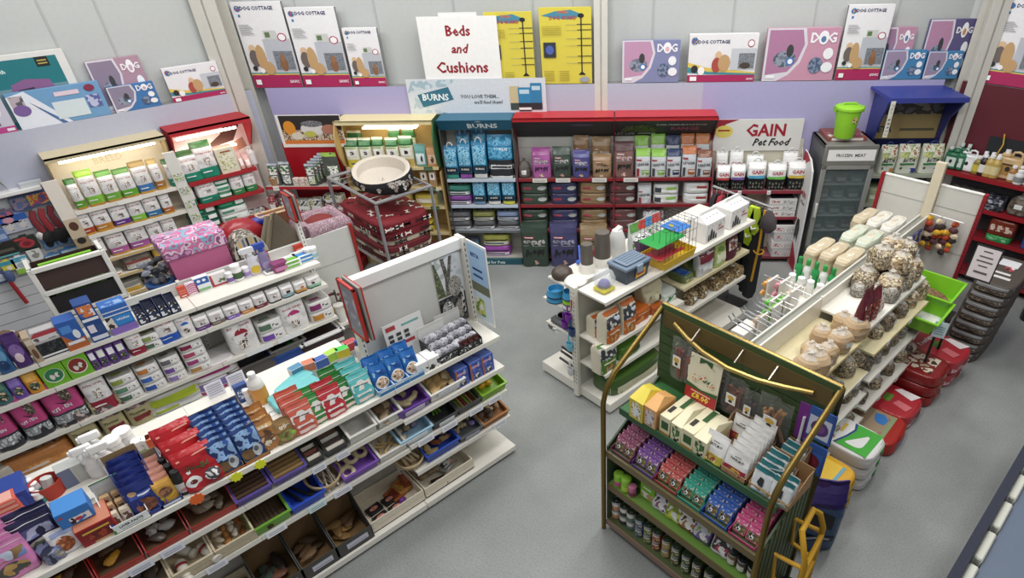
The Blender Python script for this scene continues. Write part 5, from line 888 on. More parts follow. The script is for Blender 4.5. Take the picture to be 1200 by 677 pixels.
for nm,sx,desc,t in (('a',(1.142),'small white tub with a purple label',bottle(.035,.11,'e8e6ea','f0eef0','7a5aa0',neck=.8)),('b',(1.218),'white tub with a dark green label',bottle(.05,.17,'eceae8','f2f0f0','3c5a34',neck=.75)),('c',(1.304),'small lilac tub half behind the clear spray',bottle(.035,.11,'d8d0e4','efeef2','9a80b8',neck=.8)),
  ('d',(1.392),'clear spray bottle with a yellow label',spray(.06,.3,'d4d2dc','dcdce0','d8b42c')),('e',(1.508),'purple spray bottle with a blue trigger',spray(.055,.31,'8a7ca8','2a4ab0','a894c4'))):
    put(t,'B',sx,.14,1.24,f'{desc} on the second gondola\'s top shelf','bottle')
put(carton(.12,.1,.02,'e4e4e2',(),None,None,(('r',.15,.15,.85,.85,'6c6c6e'),),name='price_card'),'B',1.501,0.231,1.24,'white card with a grey square lying on the second gondola','card')
put(bag(.16,.12,.1,'8a3a6c:f',(('r',.1,.2,.9,.6,'c87aa8'),),'slab'),'B',1.6,0.255,1.24,'purple wipes pack lying on the second gondola','wipes pack')
for i,(uv,c,dn) in enumerate((((1.71,0.233),'6ab43a','green and white'),((1.872,0.206),'3a8ad0','blue and white'))):
    for j in range(2): put(carton(.2,.16,.04,'eceeec',(('r',.1,.2,.9,.8,c),),None,None,(('r',.12,.1,.88,.55,c),('r',.2,.62,.8,.75,'c8ccc8')),name='training_pad_pack'),'B',uv[0],uv[1],1.24+.042*j,f'{("lower","upper")[j]} {dn} training pad pack lying on the second gondola','pad pack','training pad packs')
for i,px in enumerate(((1.926,0.235),(1.974,0.257))): put(bottle(.04,.13,'dfe8ea','f0f2f2','9cc4c8',neck=.9,caph=.2),'B',*px,1.24,f'white tub with pale teal label, {("beside the post","at the shelf end")[i]}, second gondola','tub')
put(carton(.1,.03,.12,'c83a28',(('r',.2,.3,.8,.6,'e8b0a0'),),name='carded_pack'),'B',1.9,.05,1.24,'orange red card behind the white tubs, second gondola','card')
# shelf two
sp='second shelf, second gondola'
def pch(c,c2='d8dcc8'): return plain(c+':f',('r',.15,.5,.85,.8,c2),('e',.5,.3,.32,.16,'6a7a5a,2c3a34,c8b08a:p/30'),style='pouch',name='treat_pouch')
row('B2',[(-0.898,-0.783,0.278,'teal cat treat pouch',pch('3a6a70','5a8a6a')),(-0.783,-0.683,0.261,'purple cat treat pouch',pch('6a4aa8','8a70c0')),(-0.683,-0.569,0.254,'orange cat treat pouch',pch('d08a20','e0a848'))],sp,'treat pouch',d=.09)
def grn(c): return ctn('6cb020',('e',.5,.5,.4,.34,'e0e4d8'),('e',.5,.52,.37,.31,c),('e',.4,.46,.1,.14,'d8d4cc,6a5a50:p/30'),('e',.62,.5,.1,.12,'4a403a,e0dcd4:p/30'),topp=(('r',.1,.1,.9,.9,'7aa83a'),),name='cat_food_box')
row('B2',[(-0.563,-0.389,0.215,'lime box with a green oval',grn('2c7a4c')),(-0.386,-0.215,0.23,'lime box with a red brown oval',grn('8a2c24'))],sp,'cat food box','lime boxes on the second gondola',d=.18)
row('B2',[(-0.211,-0.155,0.223,'purple and white cat pouch',pch('6a3f94','e4e0ea')),(-0.152,-0.081,0.216,'purple and white cat pouch',pch('6a3f94','dfe4d8')),(-0.078,-0.007,0.215,'purple and white cat pouch',pch('5c3a86','e4e0ea')),(-0.003,0.069,0.214,'purple and white cat pouch',pch('6a3f94','dfe4d8'))],sp,'cat food pouch','purple pouches on the second gondola',d=.06)
row('B2',[(0.08,0.218,0.25,'white bag with wine red foot',rc('9a2038')),(0.327,0.506,0.291,'white bag with a royal blue foot',rc('1f58c0')),(0.498,0.644,0.247,'white bag with a blue dome',rc(None,None,None,'2a6ad0'))],sp,'cat food bag','white cat food bags on the second gondola',d=.13)
for j in range(2): put(rc_slab(('4a6a50','8a9a4c')[j])(.16,.2,.075),'B',0.276,.3,.98+.078*j,f'{("lower","upper")[j]} small folded white and green bag beside the wine footed bag','cat food bag','small folded bags on the second gondola')
row('B2',[(0.644,0.778,0.151,'white bag with purple foot',rc('6a3a8c')),(0.778,0.92,0.146,'white bag with brown foot',rc('7a6a5c')),(0.92,1.066,0.14,'white bag with violet foot',rc('8a6ac0')),(1.066,1.207,0.136,'white bag with orange foot',rc('d0883a')),(1.207,1.342,0.146,'white bag with maroon foot',rc('7c2a3c'))],sp,'cat food bag','white cat food bags on the second gondola',d=.12)
row('B2',[(1.351,1.486,0.145,'white bag with grey band over a black foot',rc(None,None,None,None,'2c2e34')),(1.491,1.624,0.138,'white bag with teal band over a black foot',plain('e9e6e4:f',('t','ROYAL CANIN',.5,.74,.05,'a8242c',.72),('r',.0,.12,1,.34,'8cb4b8'),('r',.36,.4,.68,.58,'2c2c2e'),style='block',bands=((0,.14,'2c3238:f'),))),(1.629,1.766,0.131,'white bag with orange band over a black foot',plain('e9e6e4:f',('t','ROYAL CANIN',.5,.74,.05,'a8242c',.72),('r',0,.12,1,.36,'d89848'),('e',.6,.5,.14,.1,'c87a2c'),style='block',bands=((0,.14,'2c3238:f'),))),(1.771,1.921,0.133,'white bag with mint band over a black foot',plain('e9e6e4:f',('t','ROYAL CANIN',.5,.74,.05,'a8242c',.72),('r',0,.12,1,.34,'8cc8a8'),('r',.3,.4,.5,.6,'5a4a40'),style='block',bands=((0,.14,'2c3238:f'),)))],sp,'cat food bag','black footed bags on the second gondola',d=.12)
# shelf three
th='third shelf, second gondola'
def kit(): return plain('c0407c:f',('q',((.02,.5),(.3,.52),(.6,.46),(.98,.58),(.98,.34),(.5,.3),(.02,.4)),'26262a'),('t','KITTEN',.4,.4,.08,'d8d8dc',.56),('r',.04,.1,.96,.27,'c8ccce,8a8c90,dfe2e4:p/26'),('e',.64,.62,.16,.14,'8a7a66,4a4038,c8b8a4:p/40'),('r',.1,.7,.5,.9,'d880a8,c0407c,eaaac8:p/22'),style='block',bands=((0,.3,'34343a:f'),),crump=.03)
row('B3',[(-1.094,-0.886,0.525,'pink kitten cat food bag',kit()),(-0.88,-0.674,0.523,'pink kitten cat food bag',kit()),(-0.668,-0.399,0.518,'pink kitten cat food bag',kit())],th,'cat food bag','pink kitten bags on the second gondola',d=.22)
row('B3',[(-0.386,-0.193,0.444,'big white bag with wine red foot',rc('9a2038'))],th,'cat food bag',d=.18)
for l,r_,cols,dn,h in ((-0.186,0.029,('4a6a50','5a8a6c','8a9a3c'),'white and green',.088),(0.029,0.231,('2f58b0','3a6ac0','c87a34'),'white and blue',.09),(0.231,0.418,('9a80c0','7a4aa8','6a6a70'),'white and purple',.09),(0.425,0.652,('c08a48','a83a7c','b8406c','8a2048'),'white and crimson',.083)):
    n=len(cols)
    for j,c in enumerate(cols): put(rc_slab(c)(round((r_-l)*.97,2),.26,h),'B',(l+r_)/2,.28,.56+j*(h*1.05+.002),f'{(ORD[j+1]+" from the bottom")} of the folded {dn} bag pile, {th}','cat food bag','folded bag piles on the second gondola')
row('B3',[(0.845,1.134,0.46,'big white bag with a wine red dome',rc(None,None,None,'9a1c34')),(1.391,1.68,0.42,'big white bag with a magenta dome',rc(None,None,None,'c02a78'))],th,'cat food bag',d=.18)
for l,r_,cols,dn in ((1.143,1.41,('7a4ab8','5a7a60'),'green and purple marked'),(1.69,1.973,('c8862c','8a2a6c'),'plum and orange marked')):
    for j,c in enumerate(cols): put(rc_slab(c)(round((r_-l)*.97,2),.26,.12),'B',(l+r_)/2,.28,.56+j*.128,f'{("lower","upper")[j]} folded {dn} white bag, {th}','cat food bag','folded bag piles on the second gondola')
# shelf four
fo='fourth shelf, second gondola'
def thomas(): return plain('b8ac7c:f',('r',.02,.48,.98,.97,'e0d8dc,b89098,5c5250,c8b0b0,eae6e4:p/12'),('t','Thomas',.42,.36,.12,'5a4a3a',.6),('r',.2,.14,.8,.26,'8a2c2c'),('e',.82,.24,.06,.05,'8a2c2c'),style='block')
row('B4',[(-0.651,-0.425,0.487,'cat litter bag with a cat picture',thomas()),(-0.411,-0.204,0.454,'cat litter bag with a cat picture',thomas()),(-0.204,0.02,0.425,'cat litter bag with a cat picture',thomas())],fo,'cat litter bag','cat litter bags on the second gondola',d=.18)
put(plain('c8c6c0:f',('r',.05,.45,.95,.85,'a8b820'),('r',.05,.1,.9,.3,'e4e4e0'),('r',.1,.14,.5,.26,'a8b820'),style='slab',top=(('r',.1,.1,.9,.5,'8a8a78,c8c6b8:p/10'),))(.52,.34,.22),'B',0.222,.24,.27,'wide white and lime folded bag, fourth shelf, second gondola','cat food bag')
for j in range(2): put(plain('d8d4d4:f',('r',.05,.4,.8,.9,('8a70b0','b01c70')[j]),('r',.05,.1,.6,.3,('c02a78','e4e0e2')[j]),style='slab')(.46,.34,.15),'B',0.632,.24,.27+.158*j,f'{("lower","upper")[j]} magenta and white folded bag, fourth shelf, second gondola','cat food bag','magenta folded bags')
for i in range(2): put(carton(.12,.004,.13,'e2e2ee',tuple(('r',.1,.2+.15*k,.9,.26+.15*k,'a8a8b8') for k in range(5)),name='price_card'),'A',.4+.155*i,-.5,1.36,f'{("first","second")[i]} white notice card standing at the back of the treat gondola','notice card','notice cards at the gondola back')
put(tray(.5,.34,.15,'5c5652:w','litter_tray',.86,.018,.008,'6a6c70:w'),'B',0.966,.27,.272,'large dark grey cat litter tray on the fourth shelf','litter tray')
put(tray(.42,.34,.1,'1f4aa0:w','litter_tray',.86,.018,.008),'B',1.368,.26,.272,'blue cat litter tray beneath the grey one with green scoop','litter tray')
put(tray(.4,.32,.1,'77746e:w','litter_tray',.88,.02,.008,'3a4446:w'),'B',1.368,.26,.345,'grey cat litter tray nested in the blue one','litter tray')
put(T('litter_scoop',B().box(-.05,.05,-.06,.06,0,.02,'2c8a3c:w',.004).tube([(0,.06,.01),(0,.16,.03)],.01,'2c8a3c:w',6)),'B',1.436,.3,.36,'green litter scoop lying in the grey tray','scoop')
b=B(); W=.25; b.box(-W,W,-.18,.18,.0,.085,'3c2228:w',.02)
k=B(); 
for a in ((-W-.015,-W+.045,-.2,.2),(W-.045,W+.015,-.2,.2),(-W,W,-.2,-.14),(-W,W,.14,.2)): k.box(a[0],a[1],a[2],a[3],.085,.12,'e6e4e2:w',.01)
q=B(); q.box(-W+.045,W-.045,-.14,.14,.086,.092,'2a161a')
put(T('litter_tray',b,[T('rim',k),T('liner',q)]),'B',1.716+.02,.25,.272,'dark plum litter tray with a broad white rim at the shelf end','litter tray')
def org(): return plain('b8743a:f',('r',.04,.1,.96,.45,'c87830,d8924c:p/14'),('r',.15,.2,.6,.34,'dcd4cc'),style='slab',top=(('r',.3,.1,.95,.9,'c0a08c,8a5a3c,b09080:p/10'),('r',.04,.2,.25,.8,'4a5a9c')))
for j in range(2): put(org()(.5,.36,.17),'B',-0.905,.22,.085+.18*j,f'{("lower","upper")[j]} orange cat litter sack on the gondola base by the sprays','cat litter sack','orange sacks on the second gondola')
put(plain('b8aea0:f',('r',.1,.2,.9,.5,'dcd8d2'),('r',.2,.2,.5,.4,'8a8c98'),style='slab')(.42,.34,.15),'B',-1.218-.05,.24,.272,'pale grey and white folded sack at the far shelf end, fourth shelf','cat litter sack')
# bird toy on a yellow stand at the end bay
b=B(); b.tube([(0,0,.08),(0,0,.34)],.01,'5a4a3a',6)
q=random.Random(3); 
for i in range(16): a=i*.7; b.blob(.06*math.cos(a),.05*math.sin(a),.1+.015*i,.025,.02,.018,('4a3a30','b8b0a4','6a2a34','2a2624')[i%4],i,.3,7,4)
k=B(); k.box(-.09,.09,-.07,.07,.06,.08,'d8b81c'); 
for sx in (-1,1): k.box(sx*.08-.008,sx*.08+.008,-.06,.06,0,.06,'d8b81c')
put(T('catnip_toy_stand',b,[T('yellow_base',k)]),'B',2.08,.22,.43,'wooden toy tree on a yellow stand at the gondola end','toy')
put(bottle(.05,.22,'d8d4cc','c8c4bc',neck=.95,caph=.08),'B',2.04,.33,.422,'white tube standing near the plum litter tray','tube')
put(T('wood_block',B().box(-.2,.2,-.13,.13,0,.07,'a89a88:r',.01)),'B',2.3,.2,.422,'pale wooden scratching board under the toy stand','scratching board')
# rear shelf: tents, beds and the pink box
b=B(); b.box(-.27,.27,-.18,.18,0,.5,'c0608c',.006); k=B(); k.box(-.29,.29,-.2,.2,.47,.62,'c88ab4,8a4a7c,e0c0d4,d06a9c,7ab0c8,b85a8c:p/9',.01)
put(T('storage_ottoman',b,[T('lid',k)]),'B',1.0,-.27,1.08,'pink storage box with a floral lid behind the second gondola','storage box')
b=B(); b.lathe([(.11,0),(.12,.02),(.13,.1)],'2c5a9c',seg=16); k=B(); 
q=random.Random(5)
for i in range(22): k.blob(q.uniform(-.09,.09),q.uniform(-.09,.09),.1+q.uniform(0,.22),.04,.04,.03,('26282c','4a4c52','7a7c84','8a8e9c')[i%4]+':f',i,.25,7,4)
put(T('toy_tub',b,[T('packed_toys',k)]),'B',.6,-.2,1.24,'blue tub heaped with dark wrapped toys beside the pink box','toy tub')
b=B(); b.blob(0,0,.17,.22,.2,.2,'9c1c26:f',2,.12,14,8); b.prints(lambda fx,fz,l=0:((fx-.5)*.2,-.21-l,.12+fz*.12),.2,.12,(('r',.1,.3,.9,.7,'e8dcd8,9c1c26:p/40'),)); put(T('red_sack',b),'B',1.5,-.4,1.28,'shiny red sack behind the striped pet igloo','sack')
b=B(); n=12; prof=[]
for i in range(n+1): a=PI*i/n; prof.append((.17*math.cos(a),.23*math.sin(a)))
b.prism([(x,z) for x,z in prof],-.16,.16,'bdb6a4:r','9a9488,5c5850,d0c8b4:p/20'); b.prints(lambda fx,fz,l=0:((fx-.5)*.34,-.16-l,fz*.23),.34,.23,tuple(('q',((.1+.12*i,.02),(.16+.12*i,.02),(.16+.12*i,(1-((.16+.12*i-.5)*2)**2)**.5*.9),(.1+.12*i,(1-((.1+.12*i-.5)*2)**2)**.5*.9)),('2c2a26','d8b04c','6a6a8a','2c2a26','c8a860','3a3832','8a8490')[i]) for i in range(7)))
put(T('pet_igloo',b),'B',1.46,-.2,1.36,'striped arched pet igloo between the pink box and the brown tent','pet bed')
b=B(); b.add([(-.27,-.2,0),(.27,-.2,0),(.27,.2,0),(-.27,.2,0),(-.02,-.02,.46),(.03,.0,.46)],[(0,1,5,4),(1,2,5),(2,3,4,5),(3,0,4),(3,2,1,0)],'5c5040:r')
k=B(); k.tube([(-.27,-.2,0),(-.02,-.02,.46)],.015,'8a7c64:r',6); k.tube([(-.33,-.1,0),(-.06,0,.44)],.03,'7c705a:r',7); k.tube([(-.3,-.22,0),(-.05,-.03,.4)],.03,'6c604c:r',7)
put(T('pet_tent',b,[T('folded_door',k)]),'B',1.84,-.24,1.2,'brown fabric pyramid pet tent behind the second gondola','pet tent')
b=B(); b.tube([(-.1,0,.05),(.1,.02,.05)],.05,'2a3a9c:f',10); put(T('blue_roll',b),'B',1.7,-.4,1.5,'shiny blue roll behind the brown tent','roll')
b=B(); b.box(-.16,.16,-.06,.06,0,.22,'7a4a2c:r',.01); 
k=B(); k.tube([(-.17,-.06,.23),(.17,-.06,.23),(.17,.06,.23),(-.17,.06,.23),(-.17,-.06,.23)],.012,'d0b48c',6); put(T('wicker_hamper',b,[T('rim',k)]),'B',1.9,-.45,1.36,'open brown box with pale edges behind the tent','box')
def bed(w,d,h,outer,inner,name='pet_bed'):
    b=B(); b.box(-w/2+.04,w/2-.04,-d/2+.04,d/2-.04,0,h*.3,inner,.02); k=B()
    k.tube([(-w/2+.05,-d/2+.05,h*.5),(w/2-.05,-d/2+.05,h*.45),(w/2-.05,d/2-.05,h*.55),(-w/2+.05,d/2-.05,h*.6),(-w/2+.05,-d/2+.05,h*.5)],h*.42,outer,10)
    q=B(); q.blob(0,0,h*.55,w*.36,d*.34,h*.4,inner,3,.1,12,6); return T(name,b,[T('bolster',k),T('cushion',q)])
put(bed(.56,.42,.2,'2f74b8:r','3a80c4:r'),'B',2.28,-.24,1.08,'blue padded pet bed beneath the red and pink one','pet bed')
put(bed(.54,.42,.24,'a88a94,8a6a78,c0a8b0:r/60','7c2420:r'),'B',2.3,-.24,1.26,'rust red pet bed with a striped pink border on a blue bed','pet bed')
# white rack with tilted dark bins
b=B()
for x in (-.27,.27): b.box(x-.02,x+.02,-.02,.02,0,.5,'e0ddd4:w',.004); b.box(x-.02,x+.02,.28,.32,0,.5,'d8d5cc:w',.004); b.box(x-.015,x+.015,.0,.3,.0,.04,'d8d5cc:w'); b.box(x-.015,x+.015,0,.3,.46,.5,'d8d5cc:w')
for z in (0,.235,.46): b.box(-.27,.27,-.025,.015,z,z+.04,'e4e1d8:w',.004)
t=[]
for i,z in enumerate((.05,.29)):
    k=B(); k.add([(-.25,-.01,z),(.25,-.01,z),(.25,.26,z+.03),(-.25,.26,z+.03),(-.25,.03,z+.15),(.25,.03,z+.15),(.25,.28,z+.17),(-.25,.28,z+.17)],[(0,1,5,4),(1,2,6,5),(2,3,7,6),(3,0,4,7),(3,2,1,0)],('1c1614','3a241c')[i]+':w')
    q=B(); q.box(-.2,.2,.1,.14,z+.12,z+.19,'7ac020'); t.append(T('bin',k,[T('lime_liner',q)]))
put(T('bin_rack',b,t),'B',.02,-.13,1.33,'white wooden rack with two tilted dark bins and lime liners','rack')
put(T('rack_crate',B().box(-.3,.3,-.16,.16,0,.235,'c8c4ba:w',.004)),'B',.02,-.27,1.08,'white crate carrying the rack of tilted dark bins','crate')
def framed(w,h,tilt=0):
    b=B(); 
    for a in ((-w/2,w/2,0,.02),(-w/2,w/2,h-.02,h),(-w/2,-w/2+.02,0,h),(w/2-.02,w/2,0,h)): b.box(a[0],a[1],-.012,.012,a[2],a[3],'b8281e:w',.003)
    k=B(); k.box(-w/2+.02,w/2-.02,-.004,.004,.02,h-.02,'9a9ca0'); k.prints(lambda fx,fz,l=0:((fx-.5)*(w-.05),-.004-l,.03+fz*(h-.06)),w,h,(('r',.05,.05,.95,.95,'a8a6b0,8c8a94,b8b8c0:p/8'),))
    q=B(); q.box(-w/2,w/2,.03,.05,0,h,'8c8a86:w',.003); q.box(-w/2-.002,w/2+.002,.048,.06,0,h,'b8281e:w',.003)
    return T('poster_frame',b,[T('poster',k),T('back_frame',q)])
put(framed(.25,.45),'A',1.33,.125,1.74,'red framed grey poster clipped to the treat gondola\'s tall panel','poster frame',rz=-PI/2)
put(framed(.24,.3),'B',1.95,.02,1.62,'red framed poster on the slotted post of the second gondola','poster frame',rz=-PI/2)

for u,w,d,h,dn in ((.6,.26,.26,.155,'under the blue toy tub'),(1.5,.4,.3,.19,'under the striped igloo and red sack'),(1.86,.5,.4,.115,'under the brown tent')):
    put(carton(w,d,h,'a88a64',name='cardboard_box'),'B',u,-.27,1.082,f'plain brown cardboard box {dn}','box')

# ---------------------------------------------------------------- near gondola: treats on top, chew trays below
tt='top of the treat gondola'
def tp_(body,mid,win,txt=None,tc='f2f0ee',h0=.55): return plain(body+':f',('r',.08,.5,.92,.74,mid),('e',.5,.28,.36,.17,win),*((('t',txt,.5,.62,.1,tc,.76),) if txt else ()),('r',.02,.86,.98,.875,'e6e4e2'),style='pouch',name='treat_pouch',crump=.02)
def fan(uv,n,step,t,label,cat,group,z=1.36,lean=-.14,dz=.0,fr='A'):
    """a file of like pouches standing one behind the other; the first is the front one"""
    for i in range(n):
        put(t,fr,uv[0],uv[1]-.03-step*i,z+dz*i,(f'{ORD[i+1]} {label}' if n>1 else label),cat,group,rx=lean)
# front row, from the far left
for i in range(3): put(tp_('d07ab0','c8cfe4,8a6a40,6c86c0,c9a060:p/9','b08a4c,4c4a44,8c6a3c:p/16')(.2,.08,.24),'A',-0.893,.31-.085*i,1.36+.012*i,f'{ORD[i+1]} pink pouch with a long haired dog from the front, treat gondola','treat pouch','pink dog picture pouches',rx=-.12)
for i in range(2): put(tp_('2a2a4e','7c80b4,b0b4d0,5c5c8c:p/12','5a6a50,c0b8a8,3a4a3c:p/16')(.19,.07,.25),'A',-0.75,.23-.08*i,1.36+.01*i,f'{ORD[i+1]} navy treat pouch from the front, treat gondola top','treat pouch','navy treat pouches',rx=-.12)
put(plain('d8d4d8:f',('e',.45,.4,.3,.28,'b0602c,8c4420,d08a4c:p/30'),('r',.15,.75,.85,.9,'8a9ac0'),style='pouch',name='treat_pouch',crump=.02)(.14,.05,.16),'A',-0.655,.33,1.36,'clear pouch of orange brown treats before the navy pouches','treat pouch',rx=-.2)
put(plain('2a3048,6a7090,8a8478:f/14',style='slab',name='treat_pouch',crump=.06)(.1,.15,.08),'A',-0.743,.3,1.36,'small crumpled navy foil pouch at the shelf front','treat pouch',rz=.3)
put(ctn('a81e1e',('r',.05,.1,.95,.9,'8c1a1c'),('r',0.14,0.672,0.86,0.768,'d8b83c'),('e',.5,.4,.3,.2,'6a1c14,a83a20:p/30'),('r',.3,.02,.9,.12,'c8a06c'),('e',.85,.45,.07,.09,'2a4ab0'),top='c87a5a',name='treat_box')(.18,.18,.13),'A',-0.514,.29,1.36,'red and gold treat box beneath the blue one','treat box')
put(ctn('2f78c8',('r',.3,.1,.9,.5,'26262a,e0e0e0,2f78c8:p/24'),('e',.55,.3,.12,.1,'c03848'),('r',.05,.7,.2,.8,'c83c34'),top='3a86d4',name='treat_box')(.16,.15,.11),'A',-0.54-.02,.24,1.495,'blue treat box with a dog on top of the red box','treat box')
t=boxtray(.19,.26,.16,'e4e8e6',.38,'display_box','c8c9c4',(('t','LIVER PASTE',.5,.62,.28,'3c4a4c',.76),('r',.2,.25,.8,.32,'9aa4a4'),('r',.0,0,.06,.5,'2c8a3c')),.004,.22,(('r',0,.96,1,1,'2c8a3c'),('r',.1,.5,.9,.8,'bcbdb8')))
put(t,'A',-0.362,.27,1.36,'white counter box lettered LIVER PASTE with a green edge','display box')
for i in range(3):
    for j in range(3): put(ctn('c8a070' if i else 'd8c8b0',('r',.15,.15,.85,.75,'6a4a38,d8d0c8:p/40'),name='paste_carton')(.05,.04,.1),'A',-0.362-.06+.06*j,.34-.075*i,1.366+.012*i,'slim brown and cream carton standing in the LIVER PASTE counter box','paste carton','cartons in the liver paste box',rx=-.15)
def openbox(l,r_,sh,h,col,desc,inner='8a7454',prints=(),front=.25,d=.34,bh=None,z=None,v=None):
    fr,vv,zz=SH[sh]; w=round(r_-l,2); t=boxtray(w,d,h,col,front,'display_box',inner,tuple(prints),.004,bh or h*1.05)
    return put(t,fr,(l+r_)/2,(vv if v is None else v)-d/2,(zz if z is None else z),desc,'display box'),(l+r_)/2,w
_,u,w_=openbox(-0.348,-0.164,'A1',.24,'27378c','blue open box of dark blue treat pouches with a cardboard back','8f7650',front=.12,bh=.3)
for i in range(5): put(plain('22307a:f',('e',.5,.28,.36,.22,'6a3a2c,8a5038,4a2a20:p/24'),('r',.1,.55,.9,.7,'3a50a8'),('e',.25,.72,.14,.08,'d0a878'),('r',0.375,0.596,0.825,0.644,'dfe2f0'),style='pouch',name='treat_pouch',crump=.03)(.155,.045,.22),'A',u,.35-.06*i,1.368+.012*i,f'{ORD[i+1]} dark blue treat pouch from the front of its open box','treat pouch','dark blue treat pouches',rx=-.15)
_,u,w_=openbox(-0.211,-0.087,'A1',.2,'2f4a8c','narrow open box of dachshund treat packs','a89070',(('r',.1,.2,.9,.8,'c8d0e0'),),front=.14)
for i in range(5): put(plain('d8a040:f' if i==0 else 'd0907c:f',('e',.5,.5,.34,.2,'6a4432,a06a48:p/26'),('q',((.1,.2),(.5,.1),(.9,.3),(.9,.4),(.5,.2),(.1,.3)),'d8b02c'),style='block',name='treat_pack')(.105,.03,.16),'A',u,.35-.055*i,1.368+.008*i,f'{ORD[i+1]} treat pack from the front in the narrow dachshund box','treat pack','dachshund treat packs',rx=-.12)
for i in range(3): put(bottle(.035,.19,'1c1a1c','1a1a1c','d8d4d0',neck=.55,caph=.12,prints=(('e',.5,.3,.2,.08,'c88a90'),('e',.5,.96,.0,.0,'f0f0f0'))),'A',-0.063-.012*i,.34-.085*i,1.36,f'{ORD[i+1]} small black bottle from the front beside the red dog food bags','bottle','black bottles by the red dog food bags')
def frolic(): return plain('b81c24:f',('q',((0,.42),(1,.52),(1,.72),(0,.62)),'ece8e6'),('t','Frolic',.5,.57,.15,'2c6a3c',.8,.1),('e',.25,.24,.2,.14,'e8e4e2'),('e',.25,.24,.09,.06,'6a2a24'),('e',.72,.24,.2,.16,'dcdad8,4a4a4e,e8e6e4:p/26'),('r',.02,.0,.98,.08,'a0141c'),('q',((.1,.8),(.9,.86),(.9,.9),(.1,.84)),'e8907c'),style='block',name='treat_bag',crump=.03)
for i in range(3): put(frolic()(.23,.1,.27),'A',0.057-.012*i,.35-.12*i,1.36+.03*i,f'{ORD[i+1]} red and white dog food bag from the shelf front','dog food bag','red dog food bags on the treat gondola',rx=-.25)
for k,(l,r_) in enumerate(((0.124,0.293),(0.277,0.443))):
    dn=('first','second')[k]
    _,u,w_=openbox(l,r_,'A1',.26,('4a443c','8a7048')[k],f'{dn} tall open box of blue koala pouches next to the red bags','7a6648',(('r',.05,.3,.95,.7,'c86a2c'),),front=.1,d=.36,bh=.3)
    for i in range(6): put(plain('2c4684:f',('r',.05,.4,.95,.9,'3a62b0,8ab0dc,22366c:p/20'),('e',.3,.22,.26,.16,'7a5c38'),('e',.7,.24,.2,.18,'b8bcc0'),('e',.66,.3,.1,.08,'5a5c60'),style='pouch',name='treat_pouch',crump=.03)(round(w_*.86,2),.04,.25),'A',u,.36-.056*i,1.367+.01*i,f'{ORD[i+1]} blue koala treat pouch from the front in the {dn} koala box','treat pouch','blue koala pouches',rx=-.14)
    b=B(); n=18; b.prism([((.03 if j%2 else .04)*math.cos(2*PI*j/n),.04+(.03 if j%2 else .04)*math.sin(2*PI*j/n)) for j in range(n)],-.002,.002,'e4e81c'); put(T('price_star',b),'A',(l+r_)/2,.418,1.30,f'yellow star price ticket under the {dn} koala box','price ticket')
b=B(); n=18; b.prism([((.035 if j%2 else .045)*math.cos(2*PI*j/n),.04+(.035 if j%2 else .045)*math.sin(2*PI*j/n)) for j in range(n)],-.002,.002,'f0641e'); put(T('price_star',b),'A',-0.013-.02,.418,1.29,'orange star price ticket on the shelf edge by the red dog food bags','price ticket')
def tribal(txt='tribal'): return plain('8a6a3c:f',('r',.03,.55,.97,.82,'9a7440'),('t',txt,.5,.68,.16,'ece4d4',.86),('e',.45,.3,.36,.2,'6a5430,7a8a3c,a88a58,8a6a3c:p/18'),('e',.7,.32,.1,.08,'8ab03c'),style='pouch',name='treat_pouch',crump=.02)
put(tribal()(.17,.08,.18),'A',0.594,.34,1.36,'plump brown treat pouch at the shelf front','treat pouch',rx=-.12)
for i in range(3): put(plain('b0743c:f',('e',.5,.4,.3,.25,'d8c8b0,6a4a34,c89060:p/20'),('r',.1,.7,.9,.82,'c89a5c'),('t','tribal',.5,.76,.09,'f0e6d4',.7),style='pouch',name='treat_pouch',crump=.03)(.15,.06,.24),'A',0.472-.0,.34-.08*i,1.36+.01*i,f'{ORD[i+1]} orange brown treat pouch from the front beside the koala boxes','treat pouch','orange brown treat pouches',rx=-.15)
def hol(c): return plain(c+':f',('q',((.05,.42),(.95,.42),(.95,.66),(.7,.66),(.6,.74),(.4,.74),(.3,.66),(.05,.66)),'e8e4de'),('r',0.185,0.567,0.815,0.593,'4a4a4c'),('q',((.12,.3),(.2,.36),(.3,.33),(.7,.33),(.8,.36),(.88,.3),(.8,.25),(.7,.28),(.3,.28),(.2,.25)),'ece8e4'),('r',.15,.07,.85,.17,'e4c8c0'),('r',.02,.83,.98,.845,'e8e0dc'),style='pouch',name='treat_pouch',crump=.015)
PX_A1={'s':0.714,'g':0.832,'r':0.937,'d':1.039,'t':1.161}
for key,c,v,dn,k in (('s','d0604c',.35,'salmon red',3),('g','3f9040',.33,'leaf green',2),('r','c2343c',.34,'scarlet',2),('d','2f7c34',.32,'dark green',3),('t','5cbcbc',.34,'turquoise',3)):
    for i in range(k): put(hol(c)(.16,.07,.24),'A',PX_A1[key],v-.085*i,1.36+.008*i,f'{ORD[i+1]} {dn} bone labelled pouch from the front, treat gondola','treat pouch',dn+' pouches',rx=-.15)
for i in range(4): put(plain('6ac4c8:f',('r',.1,.3,.9,.4,'e0f0f0'),('r',.1,.6,.9,.65,'e0f0f0'),style='slab',name='treat_pouch',crump=.04)(.3,.16,.05),'A',PX_A1['g']-.05+.06*(i%2),-.02-.11*(i//2)*.8,1.36+.052*(i%2)+.001,f'{("lower","upper")[i%2]} turquoise pouch lying flat {("behind the green pouches","towards the back boxes")[i//2]}','treat pouch','turquoise pouches lying flat',rz=.15*i)
